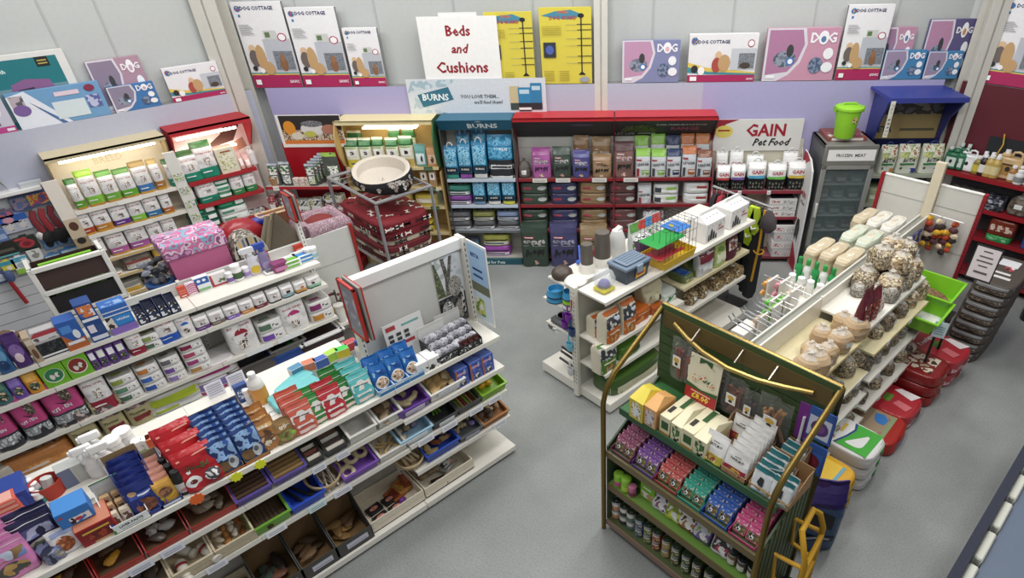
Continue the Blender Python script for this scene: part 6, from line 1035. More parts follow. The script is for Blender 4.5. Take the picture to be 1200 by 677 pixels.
# fish chews in blue boxes
for k,px in enumerate((1.311,1.438,1.565)):
    dn=ORD[k+1]
    put(boxtray(.135,.3,.08,'a8c4dc',.7,'display_box','c0d4e4',(('r',.05,.15,.95,.6,'3a7ab8'),('r',.1,.65,.6,.85,'e8eef2')),.004,.1,()),'A',px,.26,1.36,f'{dn} pale blue counter box of fish chews, treat gondola','display box')
    for i in range(2): put(plain('1f66b4:f',('e',.5,.3,.42,.22,'e4e0da'),('e',.5,.3,.37,.18,'9a7a60,c8a888,6a4c3a:p/26'),('r',.1,.58,.9,.75,'3a8ad0,1c50a0,8cc0e8:p/20'),('r',.04,.02,.96,.08,'c8d8e4'),style='pouch',name='treat_pouch',crump=.03)(.125,.05,.23),'A',px,.35-.1*i,1.368+.012*i,f'{("front","rear")[i]} blue fish chew pouch in the {dn} pale blue counter box','treat pouch','fish chew pouches',rx=-.2)
# white display with grid and mouse toys
U=1.743
b=B(); b.box(-.17,.17,-.003,.003,0,.34,'dcdcda'); b.prints(lambda fx,fz,l=0:((fx-.5)*.34,-.003-l,fz*.34),.34,.34,(('r',0.455,0.823,0.905,0.877,'6aa8a0'),('r',.06,.82,.3,.93,'b03a3c'),('r',.06,.38,.7,.46,'b0343c'))+tuple(('r',.08+.2*i,.52+.12*j,.2+.2*i,.6+.12*j,'3a3a3c') for i in range(3) for j in range(2)))
put(T('header_card',b),'A',U-.05,.11,1.36,'white header card with a grid of small pictures','header card',rx=-.12)
for i in range(2): put(carton(.1,.14,.1,'e4e4e2',(('r',0,0,1,.45,'2a2a2c,dcdcda:p/30'),),name='display_box'),'A',U-.11+.105*i,.32,1.36,f'{("first","second")[i]} small white box with black print before the grid header','display box','small white boxes')
for k,(u,v,w,d) in enumerate(((U+.14,.27,.24,.24),(U+.33,.25,.24,.3))):
    put(boxtray(w,d,.14,'26262a',.5,'display_box','d0cec8',(('r',.05,.2,.95,.8,'d8d8d6,2a2a2c,8c8c88:p/34'),),.004,.24,(('r',.0,0,1,.9,'d8d8d4'),)),'A',u,v,1.36,f'{("first","second")[k]} black printed counter box of fluffy grey mouse toys','display box')
    q=random.Random(k)
    for i in range(12):
        put(lump(.036,.034,.042,'7c7c84,a4a4ac,5c5c66:r/40' if i%3 else 'a0a0a8,c0c0c8,7c7c84:r/40','mouse_toy',i%4,.22),'A',u-.08+.053*(i%4),v+.08-.07*(i//4),1.39+.035*(i//4),f'fluffy grey mouse toy packed in the {("first","second")[k]} black printed counter box','cat toy',f'mouse toys in the {("first","second")[k]} counter box')
    for i in range(4): put(ctn('4a2a28',('r',.1,.2,.9,.7,'c8c4c0,8a3a34,2a2a2c:p/40'),name='toy_card')(.045,.02,.09),'A',u-.08+.054*i,v+d/2-.03,1.37,f'small printed toy card along the front of the {("first","second")[k]} mouse toy box','toy card',f'toy cards in the {("first","second")[k]} counter box',rx=-.1)
# things further back on the flat top
put(carton(.3,.22,.16,'1f3f9c',(('r',.1,.2,.9,.8,'2a52b8'),),name='treat_box'),'A',-0.889,-0.294,1.36,'deep blue box at the far back of the treat gondola','treat box')
for i in range(5): put(carton(.13,.11,.032,'d85a44',(('r',.05,.2,.95,.8,'e89a84'),),None,None,(('r',.1,.1,.9,.9,'e8a898'),),name='soap_box'),'A',-0.856,-0.187,1.36+.034*i,f'{ORD[i+1]} coral box from the bottom of the small stack','carton','coral box stack')
for i in range(4): put(bottle(.025,.1,'dfe4e2','f2f2f0','3a8a7c' if i%2 else 'd8dcd8',neck=.7),'A',-0.737+.0*i+.02*(i%2),-.36+.055*i,1.36,f'{ORD[i+1]} white capped medicine bottle from the back beside the red tub','bottle','white capped bottles by the red tub')
b=B(); b.lathe([(.07,0),(.085,.11),(.08,.11),(.065,.01),(0,.01)],'b8301c',seg=18); b.tube([(0,-.01,.03),(.02,0,.13)],.03,'c8c8c4',8); put(T('tub',b),'A',-0.663,-0.253,1.36,'brick red tub holding white cartons','tub')
put(bottle(.03,.13,'eae8e6','f0f0ee','c8a8a0',neck=.6),'A',-0.561,-0.329,1.36,'white bottle between the red tub and the grey leaflet box','bottle')
put(carton(.2,.1,.14,'c4c6c2',(('r',0,0,.35,1,'6a7694'),('r',.4,.1,.95,.9,'b4b8b0'),('r',.98,0,1,.5,'2c8a4c')),'b8bab6',name='leaflet_box'),'A',-0.495,-0.282,1.36,'grey and blue leaflet box lying among the bottles','box',rz=.05)
for i,(*px,kind) in enumerate(((-0.412,-0.218,0),(-0.332,-0.167,0),(-0.348,-0.323,0),(-0.271,-0.244,1),(-0.202,-0.284,1),(-0.159,-0.207,2),(-0.108,-0.188,2))):
    t=(spray(.05,.26,'e6e4e2','f2f2f0','dcdcda'),bottle(.05,.21,'dcdcd8','f0f0ee','b8c0b4',neck=.85,caph=.18),bottle(.035,.14,'e4e4e0','f4f4f2','5aa83c',neck=.8,caph=.25))[kind]
    put(t,'A',*px,1.36,(f'{("first","second","third")[i]} white spray bottle from the leaflet box, treat gondola back' if kind==0 else f'{("tall","shorter")[i-3]} white capped bottle behind the open blue box' if kind==1 else f'{("first","second")[i-5]} small green labelled white bottle behind the dachshund box'),'bottle')
for i,(*px,c,dn) in enumerate(((-0.064,-0.177,'e0602c','orange and white'),(0.006,-0.185,'b8bcc4','pale grey'),(0.913,-0.227,'4a8ab0','teal topped'),(1.011,-0.217,'d87a5c','salmon topped'),(1.091,-0.195,'3a62b8','blue topped'),(1.193,-0.215,'a8d83c','lime topped'),(1.272,-0.198,'d8c82c','yellow and green'),(1.359,-0.24,'c84a4c','red topped'))):
    put(carton(.1,.07,.14,'e4e2de',(('r',0,.5,1,1,c),('r',.1,.1,.9,.4,'c8ccd0')),c if dn!='yellow and green' else '3ad04a',name='flea_treatment_box'),'A',*px,1.36,f'{dn} flea treatment box at the back of the treat gondola','medicine box','medicine boxes on the treat gondola',rz=.12*(i%3-1))
put(bottle(.055,.27,'e8e6e2','f2f0ee','e09a3c',neck=.4,liquid='e0a040'),'A',0.614,-0.192,1.36,'tall clear bottle of orange liquid on the treat gondola','bottle')
put(bottle(.022,.13,'eceae8','f4f4f2','d8dce4',neck=.8),'A',0.544,-0.237,1.36,'small white tube bottle beside the orange liquid','bottle')
put(carton(.09,.05,.15,'27488c',(('r',.1,.2,.9,.8,'4a6ab0,dfe4ee:p/40'),),name='medicine_box'),'A',0.531,-0.305,1.36,'navy patterned box behind the small white tube bottle','medicine box')
for i,px in enumerate(((1.386,-0.145),(1.457,-0.138))): put(bottle(.032,.18,'eceae8','e8e8ea' if i else '2a4ab0','dcdce0',neck=.5,caph=.2),'A',*px,1.36,f'{("blue capped","white capped")[i]} pump bottle near the tall back panel','bottle')
for i in range(3): put(lump(.028,.028,.028,'d83c24','rubber_ball',1,.02),'A',1.307+.058*i,-.02,1.36,'glossy red rubber ball beside the pump bottles','ball','red balls')
put(carton(.14,.1,.08,'3a3634',(('r',.1,.2,.9,.8,'c8c4be,6a6460:p/40'),),name='treat_box'),'A',1.387+.1,-.08,1.36,'small dark printed box beside the red balls','treat box')
put(carton(.36,.3,.003,'e8e6e2',(),name='paper_sheet'),'A',.62,.0-.12,1.361,'blank white paper sheet lying by the medicine boxes','paper')

# ---------------------------------------------------------------- trays and bins of chews in the near gondola
_open=[None,0]
def lean(fr=None,v=0,z=0,ang=0):
    """closes the last tray (tipping it with all that was put in it) and opens the next"""
    if _open[0] and _open[0][3]: tip(PLACED[_open[1]:],*_open[0])
    _open[0]=(fr,v,z,ang) if fr else None; _open[1]=len(PLACED)
TIP=dict(A2=.3,A3=.27,D3=.26,D2=.26,D1=.24,A4=0,D0=0)
def tr(sh,l,r_,col,desc,h=.09,d=.33,label=None,name='plastic_tray',inner=None,taper=.92,v=None):
    fr,vv,zz=SH[sh]; lean(fr,vv,zz,TIP[sh]); w=round(r_-l,2); o=put(tray(w,d,h,col,name,taper,.012,.006,inner,label),fr,(l+r_)/2,(vv if v is None else v)-d/2,zz+.001,desc,'tray'); return fr,(l+r_)/2,vv-d/2,zz+.008,w,d
def sticks(a,n,r,col,label,ang=PI/2,layers=1,group=None,L=.9,along='u',jit=.0,name='chew_stick',top=.0):
    fr,u,v,z,w,d=a; q=random.Random(n)
    for k in range(layers):
        for i in range(n):
            t=(i+.5)/n-.5
            if along=='u': put(stick(round(w*L,2),r,col,name),fr,u+q.uniform(-jit,jit),v+t*d*.84,z+top+k*r*1.9,label,'chew',group or label,rz=q.uniform(-jit,jit)*3)
            else: put(stick(round(d*L,2),r,col,name),fr,u+t*w*.84,v+q.uniform(-jit,jit),z+top+k*r*1.9,label,'chew',group or label,rz=PI/2+q.uniform(-jit,jit)*4)
def heap(a,n,size,cols,label,seed=0,name='chew',flat=.6,rough=.25,lift=.9,long=1.3):
    fr,u,v,z,w,d=a; q=random.Random(seed)
    m=max(1,round(math.sqrt(n*w/d))); rows=max(1,-(-n//m))
    for i in range(n):
        k=i%(m*rows); fu=((k%m)+.5)/m-.5; fv=((k//m)+.5)/rows-.5
        put(lump(size*long,size,size*flat,cols[i%len(cols)],name,(i+seed)%5,rough),fr,u+fu*(w*.84-size)+q.uniform(-.3,.3)*size,v+fv*(d*.84-size)+q.uniform(-.3,.3)*size,z+q.uniform(0,lift)*size,label,'chew',label,rz=q.uniform(0,3))
# red scoop bins on the first bay's second shelf
RB=(-1.11,-0.909,-0.651,-0.402,-0.149,0.142)
for i in range(5):
    l,r_=RB[i],RB[i+1]; dn=ORD[i+1]; lean('A',.39,1.07,.25)
    put(boxtray(round(r_-l-.01,2),.34,.19,'b4281f:w',.3,'red_bin','6a4a30',(),.006,.2,()),'A',(l+r_)/2,.22,1.07,f'{dn} red plastic bin of wrapped chews from the gallery corner','bin')
    a=('A',(l+r_)/2,.22,1.08,r_-l-.05,.3)
    heap(a,(4,7,5,9,9)[i],.035,(('4a3424',),('7a5230','d8a02c:f','5a3c28'),('4a3628','d89c2c:f','6a4a34'),('9a948c,c8c4bc,5c5450:f/30','b8b4ac:f','6c6058:f'),('8a7a64:f','a89a84:f','6a5a48:f'))[i],f'wrapped chew lying in the {dn} red plastic bin',i,lift=.8)
def crate(l,r_,sh,desc,h=.13,d=.34,col='d8c8a8:r'):
    fr,vv,zz=SH[sh]; lean(fr,vv,zz,TIP[sh]); w=round(r_-l,2); b=B(); t=.012; b.box(-w/2,w/2,-d/2,d/2,.0,.01,col); b.box(-w/2,w/2,d/2-t,d/2,.01,h,col)
    b.box(-w/2,-w/2+t,-d/2+t,d/2-t,.01,h,col); b.box(w/2-t,w/2,-d/2+t,d/2-t,.01,h,col); f=B(); f.box(-w/2,w/2,-d/2,-d/2+t,.0,h*.46,col); f.box(-w/2,w/2,-d/2,-d/2+t,h*.5,h*.95,col)
    put(T('wooden_crate',b,[T('front_slat',f)]),fr,(l+r_)/2,vv-d/2,zz+.001,desc,'crate'); return fr,(l+r_)/2,vv-d/2,zz+.012,w,d
a=crate(-0.801,-0.584,'A3','pale wooden crate of blue grey packs under the red bins'); heap(a,5,.05,('8a98a4:f','b0b8c0:f'),'blue grey plastic pack lying in its pale wooden crate',3)
a=crate(-0.579,-0.362,'A3','pale wooden crate of dark meat chews under the red bins'); heap(a,7,.05,('3c2c20:f','4a382a:f'),'dark meat chew lying in its pale wooden crate',5)
a=crate(-0.357,-0.109,'A3','pale wooden crate holding white wrapped knuckle bones')
for i,(x,y,z) in enumerate(((-.06,.03,0),(.08,-.0,0),(-.06,-.1,0))):
    b=B(); b.lathe([(.03,0),(.035,.02),(.033,.11),(.022,.13),(.034,.15),(.03,.17)],'dcd6c8:f',seg=14); b.lathe([(.0362,.03),(.0362,.05)],'b03038',seg=14); put(T('wrapped_bone',b),a[0],a[1]+x,a[2]+y+.02,a[3]+.005+(.035 if i!=0 else .035),f'white wrapped bone with a red band, {("upper","lone","lower")[i]} one in the wooden crate','bone',rx=PI/2,rz=.3*i)
a=crate(-0.104,0.157,'A3','pale wooden crate heaped with cream and orange twists'); heap(a,22,.022,('d8c8b0','c8843c','e0d4c0','b06a2c'),'cream or orange twisted treat heaped in a pale wooden crate',7,lift=2)
a=crate(-0.76,-0.355,'A4','wooden crate of dark chews on the gondola base at the gallery corner'); heap(a,6,.05,('3a2c22','54402e'),'dark chew in the base crate at the gallery corner',2)
a=crate(-0.349,0.002,'A4','wooden crate of brown and silver wrapped chews on the gondola base'); heap(a,12,.035,('6a5444:f','8c7c6c:f','5a463a'),'brown wrapped chew in the base crate beside the cardboard boxes',9,lift=1.5)
# second bay, second shelf
for k,(l,r_,c) in enumerate(((0.131,0.374,'4e3420:r'),(0.38,0.623,'8c6c3c:r'))):
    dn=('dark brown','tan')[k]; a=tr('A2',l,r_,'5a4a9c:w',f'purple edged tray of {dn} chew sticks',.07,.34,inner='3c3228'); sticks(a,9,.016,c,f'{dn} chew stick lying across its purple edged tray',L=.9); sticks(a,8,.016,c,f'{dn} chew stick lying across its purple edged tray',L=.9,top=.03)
a=tr('A2',0.617,0.751,'2c2e2c:w','dark tray of green, brown and white bars',.07,.34)
for i,c in enumerate(('3c4a2c','5a3a28','2c2420','d8cfbe','7a3a2c','e0d8c8')): put(stick(.13,.02,c,'chew_bar',0,4),'A',a[1],a[2]-.12+.048*i,a[3]+.02,f'{ORD[i+1]} chew bar from the back in the narrow dark tray','chew','bars in the narrow dark tray')
a=tr('A2',0.757,0.93,'30302e:w','dark tray of white and brown bars beside the empty white tray',.07,.34)
for i,c in enumerate(('2c2420','cfc6b8','2a2422','6a4434','ddd6ca','3a2a24','dcd4c6')): put(stick(.17,.02,c,'chew_bar',0,4),'A',a[1],a[2]-.13+.042*i,a[3]+.02,f'{ORD[i+1]} chew bar from the back beside the empty white tray','chew','bars beside the empty white tray')
tr('A2',0.937,1.167,'dcd9d2:w','empty white tray between the bars and the ear chews',.1,.34)
a=tr('A2',1.175,1.382,'d8d5ce:w','white tray of folded brown ear chews',.1,.34); heap(a,9,.045,('7a5c3c','5c4630','a08a68'),'folded brown ear chew in its white tray',4,flat=.35,rough=.35,lift=1)
# second bay, third shelf
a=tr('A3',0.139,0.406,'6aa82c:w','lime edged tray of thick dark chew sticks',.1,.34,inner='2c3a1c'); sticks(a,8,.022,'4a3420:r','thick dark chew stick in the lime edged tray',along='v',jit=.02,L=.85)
a=tr('A3',0.406,0.665,'1f4ac8:w','bright blue tray with a few dark strips',.09,.34)
for i,(x,rz) in enumerate(((-.07,1.9),(-.02,2.1),(.07,1.4))): put(stick(.26,.011,'1c1a18','chew_strip'),'A',a[1]+x,a[2],a[3]+.01,f'{ORD[i+1]} dark strip in the bright blue tray from the lime tray','chew','strips in the bright blue tray',rz=rz)
lean('A',.38,.745,.25)
put(round_basket(.13,.09,'b8a07c:r','round_basket'),'A',0.712,.25,.746,'round wicker basket of thin pale sticks','basket')
q=random.Random(8)
for i in range(22): put(stick(.2,.006,('d8cbb4','b09a80','e4dccc')[i%3],'thin_stick'),'A',0.712+q.uniform(-.06,.06),.25+q.uniform(-.05,.05),.762+.006*(i//3),'thin pale chew stick in the round wicker basket','chew','thin sticks in the round basket',rz=PI/2+q.uniform(-.4,.4))
a=tr('A3',0.808,1.095,'7a4ab0:w','purple tray of pale rawhide rings',.08,.34)
for i in range(7):
    b=B(); n=14; b.tube([(.045*math.cos(2*PI*j/n),.045*math.sin(2*PI*j/n),.018) for j in range(n+1)],.018,('d8c8a0:f','cdb98c:f')[i%2],8,cap=False); put(T('rawhide_ring',b),'A',a[1]-.08+.08*(i%3),a[2]-.1+.095*(i//3),a[3]+.01*(i%3),'pale rawhide ring in the purple tray','chew','rings in the purple tray')
a=tr('A3',1.103,1.356,'dedad2:w','white tray of small pale rawhide twists',.09,.34); 
for i in range(9): put(stick(.12,.012,'c8a868:f','rawhide_twist',.01),'A',a[1]-.07+.07*(i%3),a[2]-.05+.07*(i//3),a[3]+.014*(i%2),'small pale rawhide twist in the white tray','chew','twists in the white tray',rz=q.uniform(0,3))
lean()
# second bay, base: cardboard boxes and a crate
for k,(l,r_) in enumerate(((0.009,0.298),(0.298,0.572),(0.572,0.881))):
    dn=ORD[k+1]
    put(boxtray(round(r_-l-.006,2),.36,.34,'4a4844',.42,'cardboard_bin','8c6c44',(('r',.25,.3,.85,.7,'c8c8d8'),('r',.3,.4,.8,.45,'8c8c98')),.006,.36,()),'A',(l+r_)/2,.25,.095,f'{dn} cardboard bin with dark outside on the gondola base','bin')
    a=('A',(l+r_)/2,.22,.12,r_-l-.06,.26)
    heap(a,(8,5,7)[k],.04,(('4a5a50:f','7a4a34','3c3028'),('7a5c3c','5a4630'),('8c6a3c:f','b08a4c:f','6c4c2c'))[k],f'bagged chew lying in the {dn} cardboard bin',k+3,lift=1.6,long=1.8,flat=.4)
a=crate(0.881,1.383,'A4','long pale wooden crate of black and pink treat packs',.13,.37,'ddd2bc:r')
for i in range(4): put(carton(.13,.09,.03,'1c1a1c',(),None,None,(('e',.5,.5,.3,.26,'d0786a,e8a898:p/40'),),name='salmon_treat_pack'),'A',a[1]-.13+.15*(i%2),a[2]-.02+.12*(i//2),a[3]+.0,f'{ORD[i+1]} black pack with a pink salmon picture in the long wooden crate','treat pack','black salmon packs',rz=.1)
for i in range(3): put(carton(.12,.16,.03,('b05a24','c8843c','a04a2c')[i],(),None,None,(('r',.2,.2,.8,.8,('8a3020','d8a83c,b85a2c:p/20','c86a3c')[i]),),name='treat_pack'),'A',a[1]+.08+.08*i,a[2]-.08-.02*i+.04,a[3]+.02*i,f'{("brown","golden","rust")[i]} treat pack in the long wooden crate','treat pack',rz=.3-.2*i)
put(lump(.03,.03,.03,'7a3a9c:f','wrapped_treat',2),'A',a[1]+.09,a[2]+.08,a[3],'purple wrapped treat in the long wooden crate','treat')
# third bay
a=tr('D3',1.338,1.627,'6a3fa0:w','purple tray with a few rawhide twists',.09,.34,'cfc4dc')
for i in range(4): put(stick(.15,.025,'d0bc8c:f','rawhide_roll',.02),'A',a[1]-.04+.07*(i%2),a[2]-.09+.12*(i//2),a[3],f'{ORD[i+1]} knotted rawhide in the purple third bay tray','chew','rawhide in the third bay purple tray',rz=.4+i)
a=tr('D3',1.627,1.97,'e4e1dc:w','white tray of curled tan rawhide',.1,.34,'dcdce4'); heap(a,9,.05,('c8a468:f','b8935a:f','d8bc88:f'),'curled tan rawhide piece in the white third bay tray',6,flat=.45,rough=.35,lift=.8)
lean()
for i,(l,r_) in enumerate(((1.892,2.014),(2.032,2.157),(2.157,2.277))):
    put(carton(round(r_-l,2),.26,.18,'4a62b8',(('r',.05,.45,.95,.92,'5a7ad8,3a4a9c,8ab0e8:p/22'),('r',0,0,.14,1,'b0603c'),('e',.5,.2,.3,.14,'d8d8dc,3a3a3c:p/30'),('r',.1,.7,.8,.8,'d8a0b0')),'5a70c0',None,(('r',.1,.1,.9,.9,'5a78c8,3a4a8c:p/14'),),name='cat_toy_box'),'A',(l+r_)/2,.27,1.046,f'{ORD[i+1]} blue cat toy box with an orange edge from the rawhide tray','toy box','blue cat toy boxes')
a=tr('D2',1.29,1.604,'9cc4dc:w','pale blue tray of round ball chews',.09,.34,'e8eef2')
for i in range(10): put(lump(.033,.033,.033,('b8a488:r','a08c70:r','8c84a8:f')[i%3 if i>5 else i%2],'ball_chew',i%3,.06),'A',a[1]-.09+.07*(i%3),a[2]-.12+.075*(i//3),a[3],'round ball chew in the pale blue tray','chew','ball chews in the pale blue tray')
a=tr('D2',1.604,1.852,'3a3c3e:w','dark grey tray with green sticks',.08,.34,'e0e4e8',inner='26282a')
for i in range(3): put(stick(.15,.01,'6aa02c','green_stick'),'A',a[1]+.02*i-.02,a[2]-.03,a[3]+.002*i,f'{ORD[i+1]} green stick in the dark grey tray','chew','green sticks',rz=PI/2+.15*i-.3)
a=tr('D2',1.852,2.097,'3c3c3c:w','dark tray of red, green and tan sticks',.08,.34)
for i,c in enumerate(('7a2c20','6a8a2c','b08a5c','8c3426','7a9a34','a07a4c','6a2a20','86a03c')): put(stick(.28,.012,c,'coloured_stick'),'A',a[1]-.1+.029*i,a[2],a[3],f'{ORD[i+1]} coloured stick across the dark tray from the gallery side','chew','coloured sticks',rz=PI/2)
a=tr('D2',2.097,2.374,'7aaa1c:w','lime green tray with yellow chick toys',.09,.34)
for i in range(4): put(lump(.035,.028,.03,'e8a81c:f','chick_toy',i,.15),'A',a[1]-.05+.07*(i%2),a[2]-.06+.1*(i//2),a[3],f'{ORD[i+1]} yellow chick toy in the lime green tray','toy','yellow chicks')
lean('A',.38,.455,.24)
put(round_basket(.12,.07,'c0a880:r','round_basket'),'A',1.383,.26,.456,'round wicker basket of biscuit slices','basket')
for i in range(8): put(stick(.12,.016,'c8b08a:r','biscuit_slice',0,5),'A',1.383-.05+.034*(i%4),.26,.47+.016*(i//4),'biscuit slice in the round wicker basket','chew','slices in the round basket',rz=PI/2+.3*(i%2))
a=tr('D1',1.475,1.817,'2348b0:w','royal blue tray of tan jerky',.1,.33); heap(a,10,.035,('c8a86c','8a4a2c','b8905c'),'piece of tan jerky in the royal blue tray',8,flat=.35,rough=.4,lift=1.6)
a=tr('D1',1.817,2.069,'55585c:w','slate grey tray with wrapped bones',.07,.33,'a8a8b4')
for i in range(3): put(bone(.09,.02,'c0aa84:f'),'A',a[1]-.05+.05*i,a[2]+.02-.04*i,a[3],f'{ORD[i+1]} small wrapped bone in the slate grey tray','chew','wrapped bones',rz=.5+i)
put(lump(.03,.03,.02,'8a7ab8:f','wrapped_treat',1),'A',a[1]+.08,a[2]+.05,a[3],'lilac wrapped treat in the slate grey tray','treat')
a=tr('D1',2.069,2.366,'a06a3c:r','tan rattan tray of dark bone pieces',.07,.32,name='rattan_tray'); heap(a,14,.03,('6a5038','4a3a2c','a88c6c','8a6c4c'),'dark bone piece in the tan rattan tray',11,lift=1.4)
a=crate(1.393,1.908,'D0','pale wooden crate of silver and brown packs at the gondola base end',.12,.36,'ddd2bc:r')
put(carton(.17,.15,.03,'c0c4c8:m',(),None,None,(('r',.15,.15,.85,.85,'2a2a2c,d0d0d0,d88a70:p/16'),),name='treat_pack'),'A',a[1]+.07,a[2],a[3]+.03,'silver treat pack with a salmon picture in the end crate','treat pack',rz=.3)
put(carton(.13,.1,.03,'1c1a1c',(),None,None,(('e',.5,.5,.3,.26,'d0786a'),),name='salmon_treat_pack'),'A',a[1]-.08,a[2]+.12,a[3],'black pack with a pink salmon picture in the end crate','treat pack',rz=-.2)
heap(('A',a[1]-.08,a[2]-.05,a[3],.26,.18),6,.035,('8c7a5c:f','a08c6c:f'),'brown bagged treat in the end crate at the gondola base',4)

lean()

# ---------------------------------------------------------------- middle gondola stock
ct='on top of the middle gondola'
# rear (far side) top shelf: bowls and hoppers
def hopper(r,h,base='e2ded4:w',body='5a544c:g'):
    b=B(); b.lathe([(r*1.35,0),(r*1.3,.05),(r*1.05,.09)],base,seg=20); k=B(); k.lathe([(r,.085),(r*.98,h*.6),(r*.86,h),(r*.2,h+.005)],'5f5850:w',seg=20); return T('feed_hopper',b,[T('hopper_body',k)])
b=B(); b.lathe([(.02,0),(.1,.005),(.11,.03),(.1,.07),(.06,.105),(0,.115)],'4a3c34:w',seg=22); put(T('upturned_bowl',b),'C',3.466,-0.289,1.32,'brown domed upturned bowl '+ct,'bowl')
b=B(); b.lathe([(.11,0),(.115,.03),(.09,.06),(.05,.075),(0,.08)],'dedcd6:w',seg=22); put(T('domed_lid',b),'C',3.466,-0.093,1.32,'white domed lid beside the upturned brown bowl','lid')
put(hopper(.065,.3),'C',3.722,-0.197,1.32,'shorter smoky feed hopper on a white base '+ct,'pet feeder')
put(hopper(.085,.36),'C',3.932,-0.185,1.32,'taller smoky feed hopper on a white base '+ct,'pet feeder')
b=B(); b.lathe([(.09,0),(.095,.02),(.085,.2),(.06,.27),(.05,.29)],'d6d6d4:w',seg=20); b.prism([(-.05,.28),(.05,.28),(.05,.32),(-.02,.3)],-.03,.03,'c8c8c4:w'); put(T('water_dispenser',b),'C',4.172,-0.206,1.32,'pale grey tapered water dispenser behind the pet carrier','pet feeder')
put(carton(.02,.12,.16,'b82428',(),name='toy_part'),'C',3.871,-0.224,1.32,'small red plastic piece between the two hoppers','toy')
put(T('blue_scoop',B().tube([(0,0,0),(.1,.12,.12)],.012,'2c5ac0:w',6).box(-.04,.03,-.05,.03,-.0,.03,'2c5ac0:w',.005)),'C',3.775,-0.352,1.33,'blue plastic scoop handle behind the short hopper','scoop')
b=B(); b.lathe([(.1,0),(.13,.12),(.125,.12),(.09,.01),(0,.01)],'5a3a6a:w',seg=20); k=B(); k.blob(0,0,.13,.12,.12,.05,'1c1c1e,e8e8e4,8a8a8c,d0d0d0:s/70',1,.05,14,6); put(T('toy_bucket',b,[T('beads',k)]),'C',4.469,-0.121,1.32,'purple bucket of black and white beads behind the hamster cage','bucket')
for i in range(4): put(plain('c8d0cc:f',('r',.1,.1,.9,.6,('6a9a5c','d8dcd8','5a8a4c','a8b4b0')[i]+',e8ecea:p/20'),('r',.05,.68,.95,.98,('5a9a44','c83c34','3a8ac8','c83c34')[i]),style='pouch',name='food_pouch')(.17,.08,.3),'C',4.395+.0+.11*i,-.15,1.325,f'{ORD[i+1]} white and green food pouch from the cage, far top shelf','food pouch','white pouches on the far top shelf',rx=-.1)
# top, near side
b=B(); b.box(-.08,.08,-.08,.08,0,.04,'d0c43c:w',.015); k=B(); k.lathe([(.07,.04),(.105,.08),(.11,.13),(.085,.19),(.04,.22),(0,.225)],'dfe4e8:g',seg=20); q=B(); q.lathe([(.05,.045),(.06,.07),(.04,.1)],'6a62a8:w',seg=14); put(T('hamster_igloo',b,[T('clear_dome',k),T('purple_base',q)]),'C',3.537,0.221,1.347,'clear plastic hamster dome on a yellow base '+ct,'pet toy')
b=B(); hw,hd=.17,.12
b.add([(-hw*.88,-hd*.86,0),(hw*.88,-hd*.86,0),(hw*.88,hd*.86,0),(-hw*.88,hd*.86,0),(-hw,-hd,.15),(hw,-hd,.15),(hw,hd,.15),(-hw,hd,.15)],[(0,1,5,4),(1,2,6,5),(2,3,7,6),(3,0,4,7),(3,2,1,0),(4,5,6,7)],'2b3a4c:w')
b.prints(lambda fx,fz,l=0:((fx-.5)*.28,-hd*.95-l-.004,.03+fz*.09),.28,.09,(('q',((.35,.0),(.85,.1),(.9,.95),(.4,.75)),'d8a42c'),('r',.45,.3,.8,.6,'a83a2c')))
k=B(); k.box(-hw-.012,hw+.012,-hd-.012,hd+.012,.15,.185,'6d7f94:w',.008); k.box(-hw*.85,hw*.85,-hd*.8,hd*.8,.185,.21,'7b8ca0:w',.012)
for i in range(5): k.box(-hw*.7,hw*.7,-hd*.6+i*.035,-hd*.6+.015+i*.035,.21,.216,'6d7f94:w')
q=B(); q.box(-.04,.04,-hd-.03,-hd-.01,.1,.18,'8a9aac:w',.004)
put(T('pet_carrier_box',b,[T('lid',k),T('latch',q)]),'C',3.894,0.215,1.347,'navy storage box with a grey clip lid '+ct,'storage box')
b=B(); hw,hd=.26,.17
b.add([(-hw*.92,-hd*.9,0),(hw*.92,-hd*.9,0),(hw*.92,hd*.9,0),(-hw*.92,hd*.9,0),(-hw,-hd,.09),(hw,-hd,.09),(hw,hd,.09),(-hw,hd,.09),(-hw*.97,-hd*.96,.09),(hw*.97,-hd*.96,.09),(hw*.97,hd*.96,.09),(-hw*.97,hd*.96,.09),(-hw*.9,-hd*.88,.012),(hw*.9,-hd*.88,.012),(hw*.9,hd*.88,.012),(-hw*.9,hd*.88,.012)],[(0,1,5,4),(1,2,6,5),(2,3,7,6),(3,0,4,7),(3,2,1,0),(4,5,9,8),(5,6,10,9),(6,7,11,10),(7,4,8,11),(8,9,13,12),(9,10,14,13),(10,11,15,14),(11,8,12,15),(12,13,14,15)],'e0b41c:w')
k=B()
for i in range(9):
    x=-hw*.95+i*hw*1.9/8; k.tube([(x,-hd*.95,.09),(x,-hd*.95,.42)],.0025,'3a3a3c:m',4); k.tube([(x,hd*.95,.09),(x,hd*.95,.42)],.0025,'3a3a3c:m',4); k.tube([(x,-hd*.95,.42),(x,hd*.95,.42)],.0025,'3a3a3c:m',4)
for s in (-1,1):
    for i in range(5): y=-hd*.95+i*hd*1.9/4; k.tube([(s*hw*.95,y,.09),(s*hw*.95,y,.42)],.0025,'3a3a3c:m',4)
    for z in (.2,.31,.42): k.tube([(-hw*.95,s*hd*.95,z),(hw*.95,s*hd*.95,z)],.0025,'3a3a3c:m',4)
g=B(); g.box(-hw*1.35,hw*.3,-hd*.9,hd*.6,.27,.285,'1f9a3c:w',.006); bl=B(); bl.box(hw*.15,hw*1.0,-hd*.5,hd*.9,.29,.305,'2f78d0:w',.006); rd=B(); rd.box(-hw*1.2,hw*.3,-hd*.9,hd*.3,.13,.145,'b82430:w',.006)
